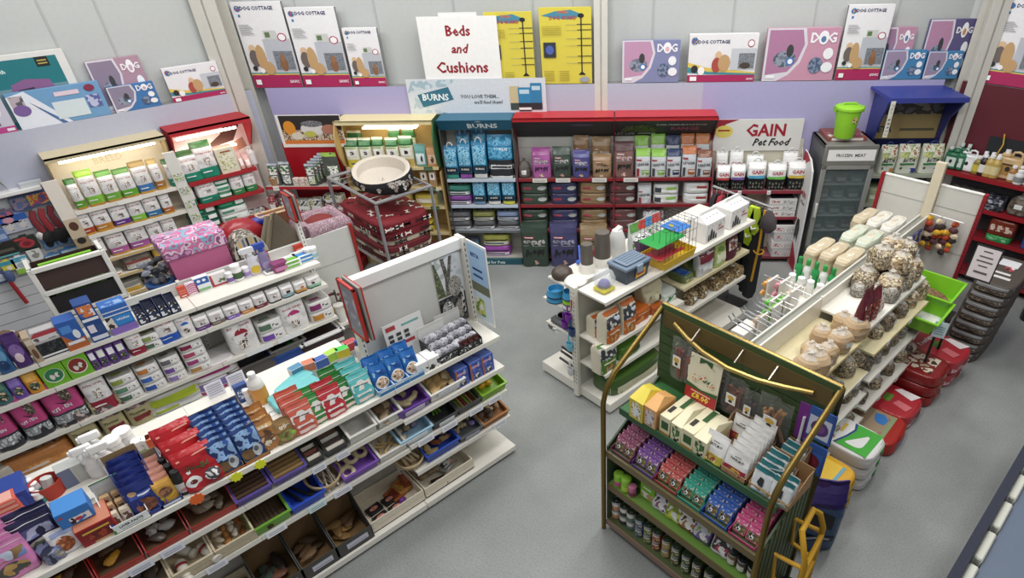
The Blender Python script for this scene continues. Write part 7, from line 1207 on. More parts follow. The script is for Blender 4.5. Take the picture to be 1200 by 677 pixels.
wh=B(); wh.tube([(0+.06*math.cos(2*PI*i/16),-.05,.37+.06*math.sin(2*PI*i/16)) for i in range(17)],.012,'c8b03c:c',6,cap=False); wh.tube([(0,-.05,.37),(0,.0,.37)],.01,'d8c040:w',6)
rw=B(); rw.tube([(.02+.04*math.cos(2*PI*i/14),-.1,.18+.04*math.sin(2*PI*i/14)) for i in range(15)],.014,'e0b81c:w',6,cap=False)
put(T('hamster_cage',b,[T('wire_bars',k),T('green_floor',g),T('blue_floor',bl),T('red_floor',rd),T('exercise_wheel',wh),T('exercise_wheel',rw)]),'C',4.444,0.251,1.347,'wire hamster cage with a yellow base and coloured floors '+ct,'cage')
def petbox():
    b=B(); b.box(-.17,.17,-.13,.13,0,.22,'e2e0de',.004); b.prints(lambda fx,fz,l=0:((fx-.5)*.34,-.13-l,fz*.22),.34,.22,(('t','PET',.72,.66,.13,'b03038',.2),('t','CARRIER',.76,.5,.13,'b03038',.36),('q',((.2,.1),(.24,.6),(.3,.7),(.34,.55),(.32,.1)),'1c1c1e'),('q',((.34,.1),(.36,.45),(.42,.55),(.46,.4),(.46,.1)),'2a2a2c'),('q',((.48,.08),(.5,.3),(.56,.36),(.58,.08)),'1c1c1e'),('q',((.1,.08),(.12,.4),(.18,.44),(.18,.08)),'2a2a2c'))+tuple(('e',.1+.2*i,.84,.018,.03,'7a7a78') for i in range(5)))
    k=B(); k.prism([(-.17,.22),(.17,.22),(.12,.31),(-.12,.31)],-.012,.012,'dddbd8'); k.add([(-.17,-.13,.22),(.17,-.13,.22),(.14,-.01,.28),(-.14,-.01,.28),(-.17,.13,.22),(.17,.13,.22),(.14,.01,.28),(-.14,.01,.28)],[(0,1,2,3),(5,4,7,6),(0,3,7,4),(1,5,6,2)],'e6e4e2')
    k.prints(lambda fx,fz,l=0:((fx-.5)*.3,-.09+.06*fz-l,.24+.03*fz+.002),.3,.07,tuple(('e',.2+.2*i,.5,.03,.1,'6a6a68') for i in range(4)))
    return T('pet_carrier_carton',b,[T('folded_top',k)])
t=petbox()
for i,px in enumerate(((5.13,0.22),(5.605,0.206))): put(t,'C',*px,1.347,f'white cardboard pet carrier printed with dogs, {("beside the hamster cage","at the gondola end")[i]}','carton')
# near side shelves
def paw_bag(c='c8641e'): return plain('d8d0b8:r',('r',.05,.04,.95,.5,c),('r',.05,.5,.95,.92,'e0dcd0,3a3c44,c8d0e0:p/12'),('r',0.185,0.333,0.815,0.387,'e8d8b8'),('e',.5,.18,.26,.1,'8a5a2c,c89a54:p/30'),('r',.0,.92,1,1,c),style='block',name='bedding_bag')
ce='on the middle gondola'
put(paw_bag()(.15,.15,.24),'C',3.5,.13,.82,'cream and orange bedding bag behind the front two, at the end post','bedding bag')
row('C2',[(3.406,3.627,0.35,'cream and orange bedding bag',paw_bag()),(3.646,3.857,0.359,'cream and orange bedding bag',paw_bag())],'in front, '+ce,'bedding bag','orange bedding bags',d=.17)
put(plain('c86018:f',('r',.1,.2,.9,.55,'d88a3c,a84a10:p/12'),('r',0.23,0.664,0.77,0.736,'e8dcc0'),style='slab',name='bedding_bag')(.26,.24,.15),'C',3.989,.22,.82,'glossy orange bag lying beside the bedding bags','bedding bag')
put(plain('b0541c:f',('r',.1,.2,.9,.6,'d8c8a8,5a3a20:p/16'),style='slab',name='bedding_bag')(.18,.2,.1),'C',4.221,.26,.82,'small orange brown bag in front of the cream sack','bedding bag')
put(plain('cfc6a4:f',('r',.2,.2,.8,.6,'ded6b8'),('e',.32,.5,.1,.1,'3a3a34'),('e',.7,.45,.1,.1,'3a3a34'),('r',.3,.3,.7,.38,'7a8a5c'),style='gusset',name='hay_sack',crump=.04)(.3,.2,.36),'C',4.221,.2,.82,'puffed cream bag with dark prints below the pet carriers','bedding bag')
put(plain('d4dcd4:f',('r',.1,.2,.9,.7,'2c7a44,e4ece4:p/16'),style='slab',name='bedding_bag')(.24,.22,.12),'C',4.478,.2,.82,'green and white bag lying at the shelf joint','bedding bag')
row('C3',[(3.32,3.582,0.344,'cream and green paper bag',paw_bag('4a7a1e'))],'on the lower shelf of the middle gondola','bedding bag',d=.17)
put(plain('4a7a1e:f',('r',.1,.2,.9,.6,'8cc02c,2c4a14:p/10'),style='slab',name='bedding_bag')(.34,.28,.14),'C',3.804,.22,.49,'glossy green bag lying on the lower shelf','bedding bag')
put(plain('3a5a1c:f',('r',0,.0,1,.5,'c8c4a4'),style='slab',top=(('q',((.55,.3),(.8,.25),(.9,.5),(.7,.62),(.5,.5)),'7ac01c'),('r',0.125,0.452,0.575,0.548,'e4e8d8'),('r',.1,.7,.9,.95,'22361a,e0e4d8,3a5a1c:p/12')),name='straw_bale')(.8,.38,.2),'C',3.86,.24,.141,'big green wrapped straw bale on the base shelf','straw bale')
# second bay
row('C5',[(4.892,5.178,0.269,'silver and maroon bird food bag',plain('c8c8cc:f',('r',.05,.6,.95,.97,'7a2434'),('r',.2,.2,.8,.5,'dcdcde'),style='block'))],'on the tan shelf','food bag',d=.12)
row('C5',[(5.194,5.41,0.285,'pale green food pouch',plain('a8bc6c:f',('r',.1,.2,.9,.6,'dfe4c4'),('e',.5,.75,.3,.1,'6a8a3c'),style='pouch')),(5.427,5.634,0.32,'maroon and white food pouch',plain('5c2434:f',('r',.1,.4,.9,.8,'c8c4cc,8a5a3c,e4e0e0:p/20'),style='pouch'))],'on the tan shelf','food pouch',d=.08)
put(plain('3a2a24:f',('r',.1,.3,.9,.7,'c8b8a0,6a4a34:p/20'),style='slab')(.22,.16,.08),'C',5.722,.22,.957,'small dark pack at the end of the tan shelf','food pack')
def seed(c='b8a070,8a6c40,d8c49c,5a4428',lbl=True,name='seed_bag'):
    def mk(w,d,h): 
        return bag(w,d,h,c+':s/75',((('r',.36,.3,.64,.5,'e8e8e4'),) if lbl else ()),'sack' ,(),name,(),int(w*100)%5,None,.03)
    return mk
def pillow(c): return lambda w,d,h:bag(w,d,h,c+':s/75',(),'slab',(),'seed_bag',(('r',.38,.35,.62,.6,'e4e4e0'),),2,None,.04)
for i,px in enumerate((808,819,830)): put(plain('6a7a4c:f',('r',.1,.2,.9,.7,'c8b85c,4a6a8c,8a9a5c,d8d0a0:p/14'),style='slab',name='seed_pack',top=(('r',.1,.1,.9,.9,('2f5ab8,4a7ad0','c8b85c,6a8a4c,d8d0a0','b0a870,7a8a4c,d0c8a0')[i]+':p/12'),))(.18,.26,.08),'C',4.769+.2*i,.2,.958 if i>0 else .958,f'{("blue","yellow green","green")[i]} flat bird food pack on the tan shelf','food pack')
for i,(px,w,h) in enumerate(((816,.17,.2),(830,.15,.17))): put(seed('a08a60,7a6240,c8b48c,5a4830')(w,.16,h),'C',4.895+.2*i,.26,.613,f'{("larger","smaller")[i]} upright bag of mixed seed on the lower shelf, second bay','seed bag')
for i in range(3): put(pillow('a88a5c,7a6240,c8b48c,5a4830')(.2,.26,.1),'C',5.374+.21*i,.22,.613,f'{ORD[i+1]} flat bag of mixed seed from the joint, lower shelf','seed bag','flat seed bags on the middle gondola')
# far side: bowls, scoops
def bowl(r,h,c,c2=None,n=2):
    b=B(); z=0
    for i in range(n):
        cc=(c if i==n-1 or not c2 else c2[i]); b.lathe([(r,z),(r*.98,z+.015),(r*.82,z+h*.8),(r*.86,z+h),(r*.78,z+h),(r*.62,z+h*.35),(0,z+h*.3)],cc,seg=22); b.lathe([(r*1.012,z+.002),(r*1.012,z+.012)],'1c2c3c',seg=22); z+=h*.78
    return T('nested_bowls',b)
put(bowl(.1,.075,'3a9ad0:w'),'C',3.43,-.36,1.04,'pair of nested bright blue pet bowls on the far side shelf','pet bowl')
put(bowl(.085,.075,'3a9ad0:w',('e4e4e2:w','8cc81c:w','3a9ad0:w'),3),'C',3.43,-.14,1.04,'nested blue, lime and white pet bowls on the far side shelf','pet bowl')
b=B(); b.box(-.12,.12,-.16,.16,0,.07,'5a5c60:w',.02)
k=B()
for y in (-.075,.075): k.lathe([(.07,.07),(.072,.078),(.06,.075),(.05,.03),(0,.03)],'c8ccd0:m',cy=y,seg=18)
put(T('double_feeder',b,[T('steel_bowls',k)]),'C',3.5,-.27,.75,'grey double feeder with steel bowls on the far side','pet bowl')
b=B(); b.lathe([(.06,0),(.1,.06),(.105,.06),(.11,.065),(.1,.066),(.055,.01),(0,.01)],'c4c8cc:m',seg=20); b.tube([(.1,0,.06),(.1,0,.1)],.004,'c4c8cc:m',5); put(T('hanging_steel_bowl',b),'C',3.47,-.42,.62,'shiny steel pet bowl hung below the grey double feeder','pet bowl')
def scoop(c):
    b=B(); b.lathe([(.02,0),(.04,.02),(.042,.1),(.038,.1),(.035,.02),(0,.015)],c,seg=12,sy=.6); k=B(); k.tube([(0,0,.1),(0,-.01,.18),(0,0,.2)],.009,c,6); return T('food_scoop',b,[T('handle',k)])
for c,u,z,dn in (('7a1fa0:w',-3.70,.97,'upper purple'),('7a1fa0:w',-3.76,.86,'lower purple'),('6ac0e0:w',-3.70,.62,'pale blue'),('d8d8dc:w',-3.70,.3,'white'),('23407c:w',-3.66,.82,'navy')):
    put(scoop(c),'E',u,.075,z,f'{dn} food scoop hanging on the middle gondola end post','scoop')
put(T('nail_clipper',B().tube([(0,0,0),(.01,0,.12)],.008,'b82430:w',6).tube([(.01,0,0),(-.005,0,.12)],.006,'d0d0d4:m',6)),'E',-3.655,.07,1.13,'small red handled clippers hanging at the top of the end post','clippers')
# coat rail with leads and coats
b=B(); b.tube([(-4.05,6.12,1.475),(-3.2,6.12,1.43)],.014,'d8d8d8:m',8); k=B(); k.tube([(-3.66,6.12,0),(-3.66,6.12,1.455)],.018,'c8c8c8:m',8); q=B(); q.box(-3.95,-3.4,6.0,6.24,0,.03,'3a3a3c:w',.006)
o=ob('coat_rail',b); tag(o,'chrome garment rail of dog coats at the middle gondola end','rail')
for nm,bb in (('pole',k),('foot',q)): ob(nm,bb,o)
def coat(w,h,c,c2=None,seed_=0):
    b=B(); q=random.Random(seed_)
    pr=[(-.04,h),(.04,h),(w*.4,h*.9),(w*.5,h*.5),(w*.45,.06),(w*.2,0),(-w*.2,.02),(-w*.46,.08),(-w*.5,h*.55),(-w*.38,h*.9)]
    b.prism(pr,-.03,.03,c); 
    if c2: b.prism([(x*.4,z*.9+h*.05) for x,z in pr],-.036,.036,c2)
    k=B(); k.tube([(0,0,h),(0,0,h+.05),(.02,0,h+.07)],.004,'c8c8cc:m',5); return T('dog_coat',b,[T('hanger_hook',k)])
f0=Fr((0,6.12,0))
for i in range(9):
    x=-4.0+.082*i; h=(.55,.7,.62,.95,1.05,1.1,1.08,1.15,1.2)[i]; zr=1.475-.053*(x+4.05)-.085
    c=('2a2226:r','a02434:r','1c1c20:r','222228:r','1a1c22:r','16181c:r','1c1e26:r','15171b:r','181a20:r')[i]
    put(coat(.2+.02*(i%3),h,c,'8c2030:r' if i==2 else None,i),f0,x,0,zr-h,f'{ORD[i+1]} dark dog coat from the white pouches on the garment rail' if i!=1 else 'red dog coat near the start of the garment rail','dog coat','dark coats on the rail' if i!=1 else None,rz=PI/2+.15*math.sin(i*2))
for i,(x,h,c,dn) in enumerate(((-3.42,.5,'b8d81c:r','lime yellow dog harness on the garment rail'),(-3.36,.34,'a8c420:r','second lime harness tucked behind the first'))):
    b=B(); b.prism([(-.03,h),(.03,h),(.05,h*.7),(.035,h*.45),(.06,h*.2),(.03,0),(-.04,.02),(-.05,h*.3),(-.07,h*.5),(-.05,h*.75)],-.025,.025,c); b.tube([(-.05,0,h*.3),(.0,-.06,h*.25),(.05,0,h*.28)],.012,'e4e4e0:r',6); put(T('dog_harness',b),f0,x,.09,1.42-h,dn,'harness')
b=B(); b.tube([(0,0,.95),(.0,-.01,.5),(-.03,-.01,.0)],.016,'c8901c:r',6); b.tube([(.06*math.cos(i*.5),.06*math.sin(i*.5),.42+.01*math.sin(i)) for i in range(14)],.009,'c8901c:r',5); put(T('dog_lead',b),f0,-3.27,.06,.45,'long amber dog lead hanging over the black coats','dog lead')
b=B(); b.lathe([(.05,0),(.11,.06),(.1,.16),(.03,.26)],'4a4044:r',seg=14,sy=.6); b.lathe([(.045,-.01),(.06,.01)],'5a3a9a:r',seg=14,sy=.6); put(T('dog_coat',b),f0,-3.21,.05,1.15,'grey dog coat with purple edging at the rail end','dog coat')
# cushion rack
b=B(); X0_,X1_,Y0_,Y1_,H_=-7.88,-6.62,2.92,3.68,1.5
for x in (X0_,X1_):
    for y in (Y0_,Y1_): b.tube([(x,y,0),(x,y,H_-.03)],.022,'8c8a8c:w',6)
for z in (H_,.62):
    b.tube([(X0_,Y0_,z),(X1_,Y0_,z),(X1_,Y1_,z),(X0_,Y1_,z),(X0_,Y0_,z)],.022,'908e90:w',6)
r=tag(ob('wire_rack',b),'grey steel rack stacked with red bone patterned cushions','rack')
k=B()
for i in range(1,7): x=X0_+(X1_-X0_)*i/7; k.tube([(x,Y0_,H_),(x,Y1_,H_)],.005,'9a989a:w',4)
for i in range(1,3): y=Y0_+(Y1_-Y0_)*i/3; k.tube([(X0_,y,H_-.004),(X1_,y,H_-.004)],.006,'9a989a:w',4)
ob('top_grille',k,r)
k=B()
for i in range(1,9): x=X0_+(X1_-X0_)*i/9; k.tube([(x,Y0_,.62),(x,Y1_,.62)],.006,'9a989a:w',4)
ob('lower_grille',k,r)
def bones(n,w,d,h,cols,seed_):
    q=random.Random(seed_); out=[]
    b=B(); L=[]
    for i in range(n):
        x,y,a,c=q.uniform(-.42,.42)*w,q.uniform(-.42,.42)*d,q.uniform(0,PI),cols[i%len(cols)]
        pts=[(-.05,-.012),(-.06,-.03),(-.045,-.035),(-.03,-.014),(.03,-.014),(.045,-.035),(.06,-.03),(.05,-.012),(.05,.012),(.06,.03),(.045,.035),(.03,.014),(-.03,.014),(-.045,.035),(-.06,.03),(-.05,.012)]
        b.poly([(x+.85*(px*math.cos(a)-py*math.sin(a)),y+.85*(px*math.sin(a)+py*math.cos(a)),h*(1.045-.12*((x/w*2)**2*.35+(y/d*2)**2*.35))+.004) for px,py in pts],c)
        # and one on the near sides
        t=q.uniform(-.42,.42)
        b.poly([(t*w+px*.8,-d/2*1.012-.006,h*.5+py*.8) for px,py in pts],c) if i%3==0 else b.poly([(w/2*1.012+.006,t*d+px*.8,h*.5+py*.8) for px,py in pts],c) if i%3==1 else None
    return b
def cushion(w,d,h,col,cols,n,seed_):
    b=B(); loft(b,w,d,h,'slab',col,(),seed_,.03,5)
    if n:
        q=bones(n,w,d,h,cols,seed_)
        for f,m in zip(q.f,q.m): b.add([q.v[i] for i in f],[tuple(range(len(f)))],q.sl[m])
    return T('dog_cushion',b)
CU=[(.1,'5a1620:r',('e0d8cc',),6,'dark red'),(.08,'d0c4ac:r',('2c2220','4a3a30'),16,'cream with brown bones'),(.09,'6a1420:r',('e8e2da',),6,'wine red'),(.08,'d4c8b0:r',('2c2220',),14,'cream spotted'),(.12,'7c1622:r',('ece6de','1c1416'),20,'red, white boned'),(.15,'821824:r',('ece6de','1c1416'),30,'topmost bright red')]
z=.64
f1=Fr((-7.2,3.3,0))
for i,(h,c,cc,n,dn) in enumerate(CU):
    put(cushion(1.15+.05*(i%2),.74,h,c,cc,n,i),f1,.03*(-1)**i+(.05 if i>4 else 0),.02*(i%3),z,f'{dn} dog cushion, {ORD[i+1]} from the bottom in the steel rack','dog cushion','cushions in the steel rack'); z+=h*.93
b=B(); n=30; W_,D_=.5,.33
def ringz(a): return .17+.09*(math.sin(a)*.5+.5)**1.5-.05*max(0,-math.sin(a))**2
vs=[];fs=[]
for j,(rr,zz) in enumerate(((.9,0),(1.0,.3),(1.02,.7),(.97,1),(.9,1.03),(.82,.95),(.78,.45),(.6,.32),(0.01,.32))):
    for i in range(n): a=2*PI*i/n; zt=ringz(a); vs.append((W_*rr*math.cos(a),D_*rr*math.sin(a),zt*zz if j<6 else min(zt*zz,.16)))
out=B(); out.add(vs[:5*n],[(j*n+i,j*n+(i+1)%n,(j+1)*n+(i+1)%n,(j+1)*n+i) for j in range(3) for i in range(n)],'17151a:r')
inn=B(); inn.add(vs[3*n:],[(j*n+i,j*n+(i+1)%n,(j+1)*n+(i+1)%n,(j+1)*n+i) for j in range(5) for i in range(n)],'c9bfb2:r')
paw=B(); q=random.Random(5)
for i in range(26):
    a=q.uniform(0,2*PI); zz=q.uniform(.3,.8)*ringz(a); c=('b8aca0','d8d0c8','8a7a72')[i%3]; s=q.uniform(.7,1.2)
    def P(du,dz): aa=a+du/.42; return (W_*1.035*math.cos(aa),D_*1.035*math.sin(aa),zz+dz)
    for cx,cz,r_ in ((0,0,.024),(-.028,.026,.011),(-.01,.04,.012),(.012,.04,.012),(.03,.026,.011)): paw.poly([P(s*(cx+r_*math.cos(t*PI/4)),s*(cz+r_*math.sin(t*PI/4))) for t in range(8)],c)
for f,m in zip(paw.f,paw.m): out.add([paw.v[i] for i in f],[tuple(range(len(f)))],paw.sl[m])
put(T('dog_bed',out,[T('fleece_lining',inn)]),f1,.1,.0,H_+.01,'black dog bed with paw prints and cream fleece on the steel rack','dog bed')

# ---------------------------------------------------------------- right gondola: bagged seed, litter sacks
SAND='b8976a:r'
def sack(w,h,c,seed_=0):
    """clear knotted bag filled with seed"""
    b=B(); loft(b,w,w*.92,h,'sand',c,(),seed_,.02,2.6); b.prints(lambda fx,fz,l=0:((fx-.5)*w*.34,-w*.47-l-.004,h*.36+fz*h*.22),w*.34,h*.22,(('r',0,0,1,1,'e4e4e2'),)) if seed_%2 else None
    k=B(); loft(k,w*1.03,w*.95,h*1.02,'sack','e4e0d8:c',((.8,1,'dcd6cc:h'),),seed_,.045,2.4); return T('seed_bag',b,[T('clear_bag',k)])
@memo
def sk(w,h,c,sd): return sack(w,h,c,sd)
SEED=dict(mix='6a5a44,b8a47c,3c3028,d8c8a0,8c7450:s/85',nut='8a7050,c8b088,5c4830,e0d0ac,a08458:s/48',dark='4a3c2c,7c6648,2c241c,9c8660:s/90',grey='6c665c,8c8678,4c463e,b0a896:s/110')
def sacks(lst,group,dn):
    for i,(u,v,z,w,h,c,sd) in enumerate(lst): put(sk(w,h,c,sd),'G',u,v,z,f'{ORD[i+1]} {dn}','seed bag',group,rz=.4*math.sin(i*2.3))
L=[]
for (u,v),w,h in (((4.742,0.294),.19,.2),((4.729,0.397),.17,.18),((4.722,0.542),.23,.23),((4.416,0.26),.19,.2),((4.437,0.392),.19,.2),((4.446,0.526),.2,.22),((4.195,0.282),.17,.14),((4.219,0.411),.17,.15),((3.922,0.402),.24,.24),((3.999,0.592),.26,.26),((4.218,0.578),.18,.2),((3.798,0.507),.22,.08)): L.append((u,max(.13,min(.42,v)),1.152,w,h,SAND,len(L)))
sacks(L,'sand bags on the seed gondola','bag of fine sand coloured seed counted from the far end, stand side shelf')
row('H1',[(4.689,4.856,0.402,'red and white peanut pack',plain('6a2030:f',('r',.08,.05,.92,.6,'d8d4d4,a8502c,3a2a24,c83c34:p/22'),('q',((.1,.62),(.5,.95),(.9,.62)),'7c2438'),style='pouch',name='peanut_pack')),(4.873,5.064,0.318,'red and white peanut pack',plain('6a2030:f',('r',.08,.05,.92,.6,'d8d4d4,a8502c,3a2a24,c83c34:p/22'),('q',((.1,.62),(.5,.95),(.9,.62)),'7c2438'),style='pouch',name='peanut_pack'))],'among the seed bags','peanut pack','peanut packs among the seed bags',d=.1,dv=-.0)
put(plain('d8d4cc:f',('r',.1,.1,.9,.8,'d07a4c,c8c4c0,a05a34:p/22'),style='pouch',name='peanut_pack')(.13,.1,.17),'G',5.117,.42,1.242,'pale peanut pack beside the red and white ones','peanut pack')
L=[]
for (u,v),w,h,c in (((5.612,0.134),.17,.17,'mix'),((5.267,0.175),.15,.13,'grey'),((5.753,0.209),.16,.15,'grey'),((5.7,0.325),.17,.16,'grey'),((5.347,0.305),.15,.14,'grey'),((5.376,0.447),.18,.17,'grey'),((5.644,0.457),.15,.14,'grey')): L.append((u,max(.13,min(.42,v)),1.242,w,h,SEED[c],len(L)))
for i,a_ in enumerate(L): put(sk(a_[3],a_[4],a_[5],a_[6]),'G',a_[0],a_[1],a_[2],f'{ORD[i+1]} bag of greyish seed behind the peanut packs, upper shelf','seed bag','greyish seed bags',rz=.5*math.sin(i*1.7))
for i,(u,v,z,w,h) in enumerate(((5.42,.16,1.242,.24,.26),(5.45,.38,1.242,.24,.26),(5.68,.16,1.242,.25,.27),(5.7,.39,1.242,.24,.26),(5.92,.17,1.242,.24,.25),(5.93,.39,1.242,.23,.25),(5.55,.2,1.45,.24,.24),(5.8,.2,1.46,.23,.24),(5.6,.37,1.44,.22,.22),(5.9,.3,1.44,.22,.21))):
    put(sk(w,h,SEED['nut'] if i%3 else SEED['mix'],i),'G',u,v,z,f'{ORD[i+1]} bag of mixed nuts and seed heaped at the far upper shelf end','seed bag','nut bags heaped at the far end',rz=i*.7)
for i,(u,w,h,c) in enumerate(((5.296,.19,.19,'dark'),(5.589,.18,.18,'dark'),(5.836,.18,.2,'nut'),(6.052,.2,.23,'nut'),(5.091,.15,.14,'mix'))):
    put(sk(w,h,SEED[c],i+1),'G',u,.48,1.002,f'{ORD[i+1]} {("dark seed","dark seed","pale nut","pale nut","mixed seed")[i]} bag on the tan edged shelf, second bay','seed bag','seed bags on the tan edged shelf',rz=i)
for i,(u,w,h,c) in enumerate(((4.284,.24,.09,'grey'),(4.623,.19,.2,'mix'),(4.828,.19,.2,'mix'),(4.987,.15,.15,'mix'))):
    put(sk(w,h,SEED[c],i+2) if i else pillow('8c8478,b0a898,6a6458')(.22,.26,.1),'G',u,.46,.812,f'{("flat grey seed bag","round mixed seed bag","second mixed seed bag","small mixed seed bag")[i]} on the lower tan shelf by the green stand','seed bag','seed bags on the lower tan shelf',rz=i)
def rowsacks(sh,us,z,v,c,dn,group,sz=.15,hh=.15):
    for i,u in enumerate(us): put(sk(sz,hh,SEED[c[i%len(c)]],i%4),'G',u,v,z,f'{ORD[i+1]} {dn}','seed bag',group,rz=i*.9)
rowsacks('H3',(4.95,5.14,5.33,5.52,5.72,5.9),.702,.52,('dark','grey','dark'),'dark seed bag from the stand, third shelf, far bay','dark seed bags, third shelf')
rowsacks('G3',(3.75,4.05,4.3,4.55,4.7),.582,.54,('dark','grey','dark'),'dark seed bag from the stand, third shelf, near bay','dark seed bags, third shelf')
rowsacks('H4',(4.9,5.2,5.5,5.8,5.98),.382,.58,('dark','mix'),'small seed bag from the stand, lowest shelf, far bay','seed bags, lowest shelf')
rowsacks('G4',(4.35,4.6),.302,.6,('mix','dark'),'small seed bag from the stand, lowest shelf, near bay','seed bags, lowest shelf')
put(carton(.3,.24,.14,'b08a64',(),name='cardboard_box'),'G',3.75,.56,.302,'plain brown cardboard box low on the seed gondola','box')
put(plain('e2e0dc:f',style='slab',crump=.06,name='paper_bag')(.3,.3,.1),'G',6.08,.64,.72,'crumpled white paper bags at the far shelf end','paper bag')
put(lump(.07,.07,.06,'d8ccb8:f','seed_bag',3,.1),'G',6.0,.6,.39,'pale round bag at the end of the lowest shelf','seed bag')
# litter sacks on the floor, ordered from the stand outward
def litter(body,prs,top): return lambda w,d,h:bag(w,d,h,body+':f',tuple(prs),'slab',(),'litter_sack',tuple(top),3,None,.02)
WHG=litter('e0dedc',(('r',.55,0,1,1,'3aa02c'),),(('q',((0,.0),(1,.0),(1,.45),(.75,.4),(.4,.45),(0,.55)),'3aa82c'),('q',((0,.55),(.4,.45),(.75,.4),(1,.45),(1,.5),(.75,.44),(.4,.49),(0,.59)),'1f3f7c'),('q',((.3,.7),(.5,.76),(.85,.8),(.88,.86),(.5,.84),(.3,.78)),'6a7484'),('q',((.12,.6),(.2,.62),(.4,.82),(.34,.86)),'b87a3c'),('r',0.48,0.573,0.84,0.627,'d8b03c')))
for j in range(3): put(WHG(.42,.62,.13),'G',4.36,.72,.002+.137*j,f'{("lowest","middle","topmost")[j]} white and green litter sack in the pile by the stand','litter sack','white and green sacks by the seed gondola')
REDV=litter('b0241c',(('r',.05,.1,.95,.9,'c82f22'),('r',.3,.3,.7,.6,'5a6ab0')),(('r',.06,.12,.94,.88,'a08a6c'),('q',((.0,.5),(.3,.75),(.3,.95),(0,.95)),'d83a28'),('r',0.065,0.776,0.335,0.824,'f0e4d8'),('q',((.5,.25),(.72,.22),(.86,.34),(.8,.5),(.6,.46),(.5,.38)),'2f7ac8'),('r',.06,.12,.94,.2,'8a9a6c')))
put(REDV(.52,.62,.15),'G',4.98,.72,.002,'red edged tan litter sack between green and red sacks','litter sack',rz=.05)
PRES=litter('b82a34',(('r',.1,.2,.9,.5,'c8404a,e8c8c8,a01c28:p/10'),),(('t','Prestige',.42,.72,.15,'f0e8e6',.7),('r',.3,.42,.62,.58,'5a8a2c'),('q',((.7,.1),(1,.0),(1,.4),(.85,.5)),'e4dcdc'),('q',((.2,.05),(.45,.0),(.5,.3),(.3,.35)),'d86a70')))
put(PRES(.48,.6,.16),'G',5.44,.70,.002,'glossy red sack between the tan litter and the dark red pile','litter sack')
DKR=litter('8c1c1c',(('r',.04,.1,.96,.9,'a82a20'),('r',.2,.3,.8,.6,'3a2c24,a08a6c:p/16')),(('r',.1,.1,.9,.85,'a89878,7a2420,d8c8b0,3a2a24:p/8'),('r',.25,.65,.8,.85,'b82418')))
for j in range(3): put(DKR(.46,.6,.12),'G',5.92+.01*j,.72,.002+.126*j,f'{("lowest","middle","topmost")[j]} dark red litter sack in the pile','litter sack','dark red litter sacks')
for j in range(2): put(PRES(.5,.62,.16),'G',6.42+.02*j,.74+.02*j,.002+.17*j,f'{("lower","upper")[j]} glossy red sack at the far end of the row','litter sack','far glossy red sacks',rz=-.1)
YEL=litter('d8a01c',(('r',.1,.2,.9,.8,'e0b42c'),),(('r',.1,.15,.9,.6,'e4b828'),('r',.1,.1,.9,.16,'6aa0b0'),('r',.2,.65,.4,.8,'b8302c')))
for j in range(3): put(YEL(.4,.6,.13),'G',3.86-.02*j,.72,.002+.137*j,f'{("lowest","middle","topmost")[j]} yellow feed sack in the pile behind the blue sack','feed sack','yellow feed sacks')
put(plain('3c5a86:f',('q',((.05,.62),(.95,.62),(.6,.98),(.4,.98)),'4a2a6c'),('q',((.2,.4),(.5,.46),(.8,.4),(.8,.62),(.5,.68),(.2,.6)),'26262c'),('r',0.248,0.509,0.752,0.551,'d8c8d8'),('r',.1,.2,.9,.3,'22304c'),('r',0.185,0.232,0.815,0.268,'c8d0dc'),('r',0,0,.1,.6,'7a3a5a'),style='gusset',bands=((.72,1,'3a2a6a:f'),),name='feed_sack')(.4,.26,.72),'G',3.42,.92,.002,'big blue and purple feed sack standing by the yellow trolley','feed sack',rz=-.9)
# yellow sack truck
b=B(); Y='d09a18:w'
b.tube([(-.17,0,.05),(-.17,.01,.95),(-.15,.05,1.08),(-.1,.09,1.14),(.1,.09,1.14),(.15,.05,1.08),(.17,.01,.95),(.17,0,.05)],.02,Y,8)
for z in (.3,.6,.88): b.tube([(-.17,.005,z),(.17,.005,z)],.018,Y,8)
for x in (-.17,.17): b.tube([(x,0,.6),(x,.17,.66),(x,.19,.9),(x,.01,.9)],.016,Y,8)
k=B(); k.box(-.2,.2,-.26,0,.02,.035,Y)
wls=[]
for x in (-.22,.22):
    w_=B(); w_.tube([(x-.025,.09,.1),(x+.025,.09,.1)],.1,'1c1c1e:w',16); wls.append(T('wheel',w_))
put(T('sack_truck',b,[T('toe_plate',k)]+wls),'S',-.7,.2,0,'yellow tubular sack truck leaning by the green stand','trolley',rz=.55*PI)
# far side of the seed gondola
def brick(c='cdbfa6'): return plain(c+':f',('r',.1,.2,.9,.8,'d8ccb4'),style='loaf',name='bedding_bale',top=(('r',.08,.1,.92,.9,'dcd2bc,c8b898:p/18'),),crump=.02)
for i,(u,v,c,dn) in enumerate(((5.78,.16,'c8b898','tan'),(5.78,.33,'c2b090','tan'),(5.78,.49,'c8b898','tan'),(6.32,.2,'c8d0bc','greenish'),(6.34,.38,'ccd4c0','greenish'),(6.86,.17,'dcd8ce','white'),(6.88,.34,'dedad0','white'),(6.86,.5,'c8b898','tan'))):
    put(brick(c)(.48,.155,.25),'GL',-u,v,1.102,f'{ORD[i+1]} shrink wrapped bedding bale from the stand, {dn}, far gondola side','bedding bale','bedding bales on the far gondola side')
for i in range(5):
    put(bottle(.04,.28,'1f9a4c','1c8a3c','e8e8e4',neck=.45,caph=.2) if i%2==0 else bottle(.04,.28,'e4e4e2','2c9a44','3aa858',neck=.45,caph=.2),'GL',-5.34,.12+.09*i,1.102,f'{ORD[i+1]} green capped bottle from the spine, far gondola side','bottle','green capped bottles')
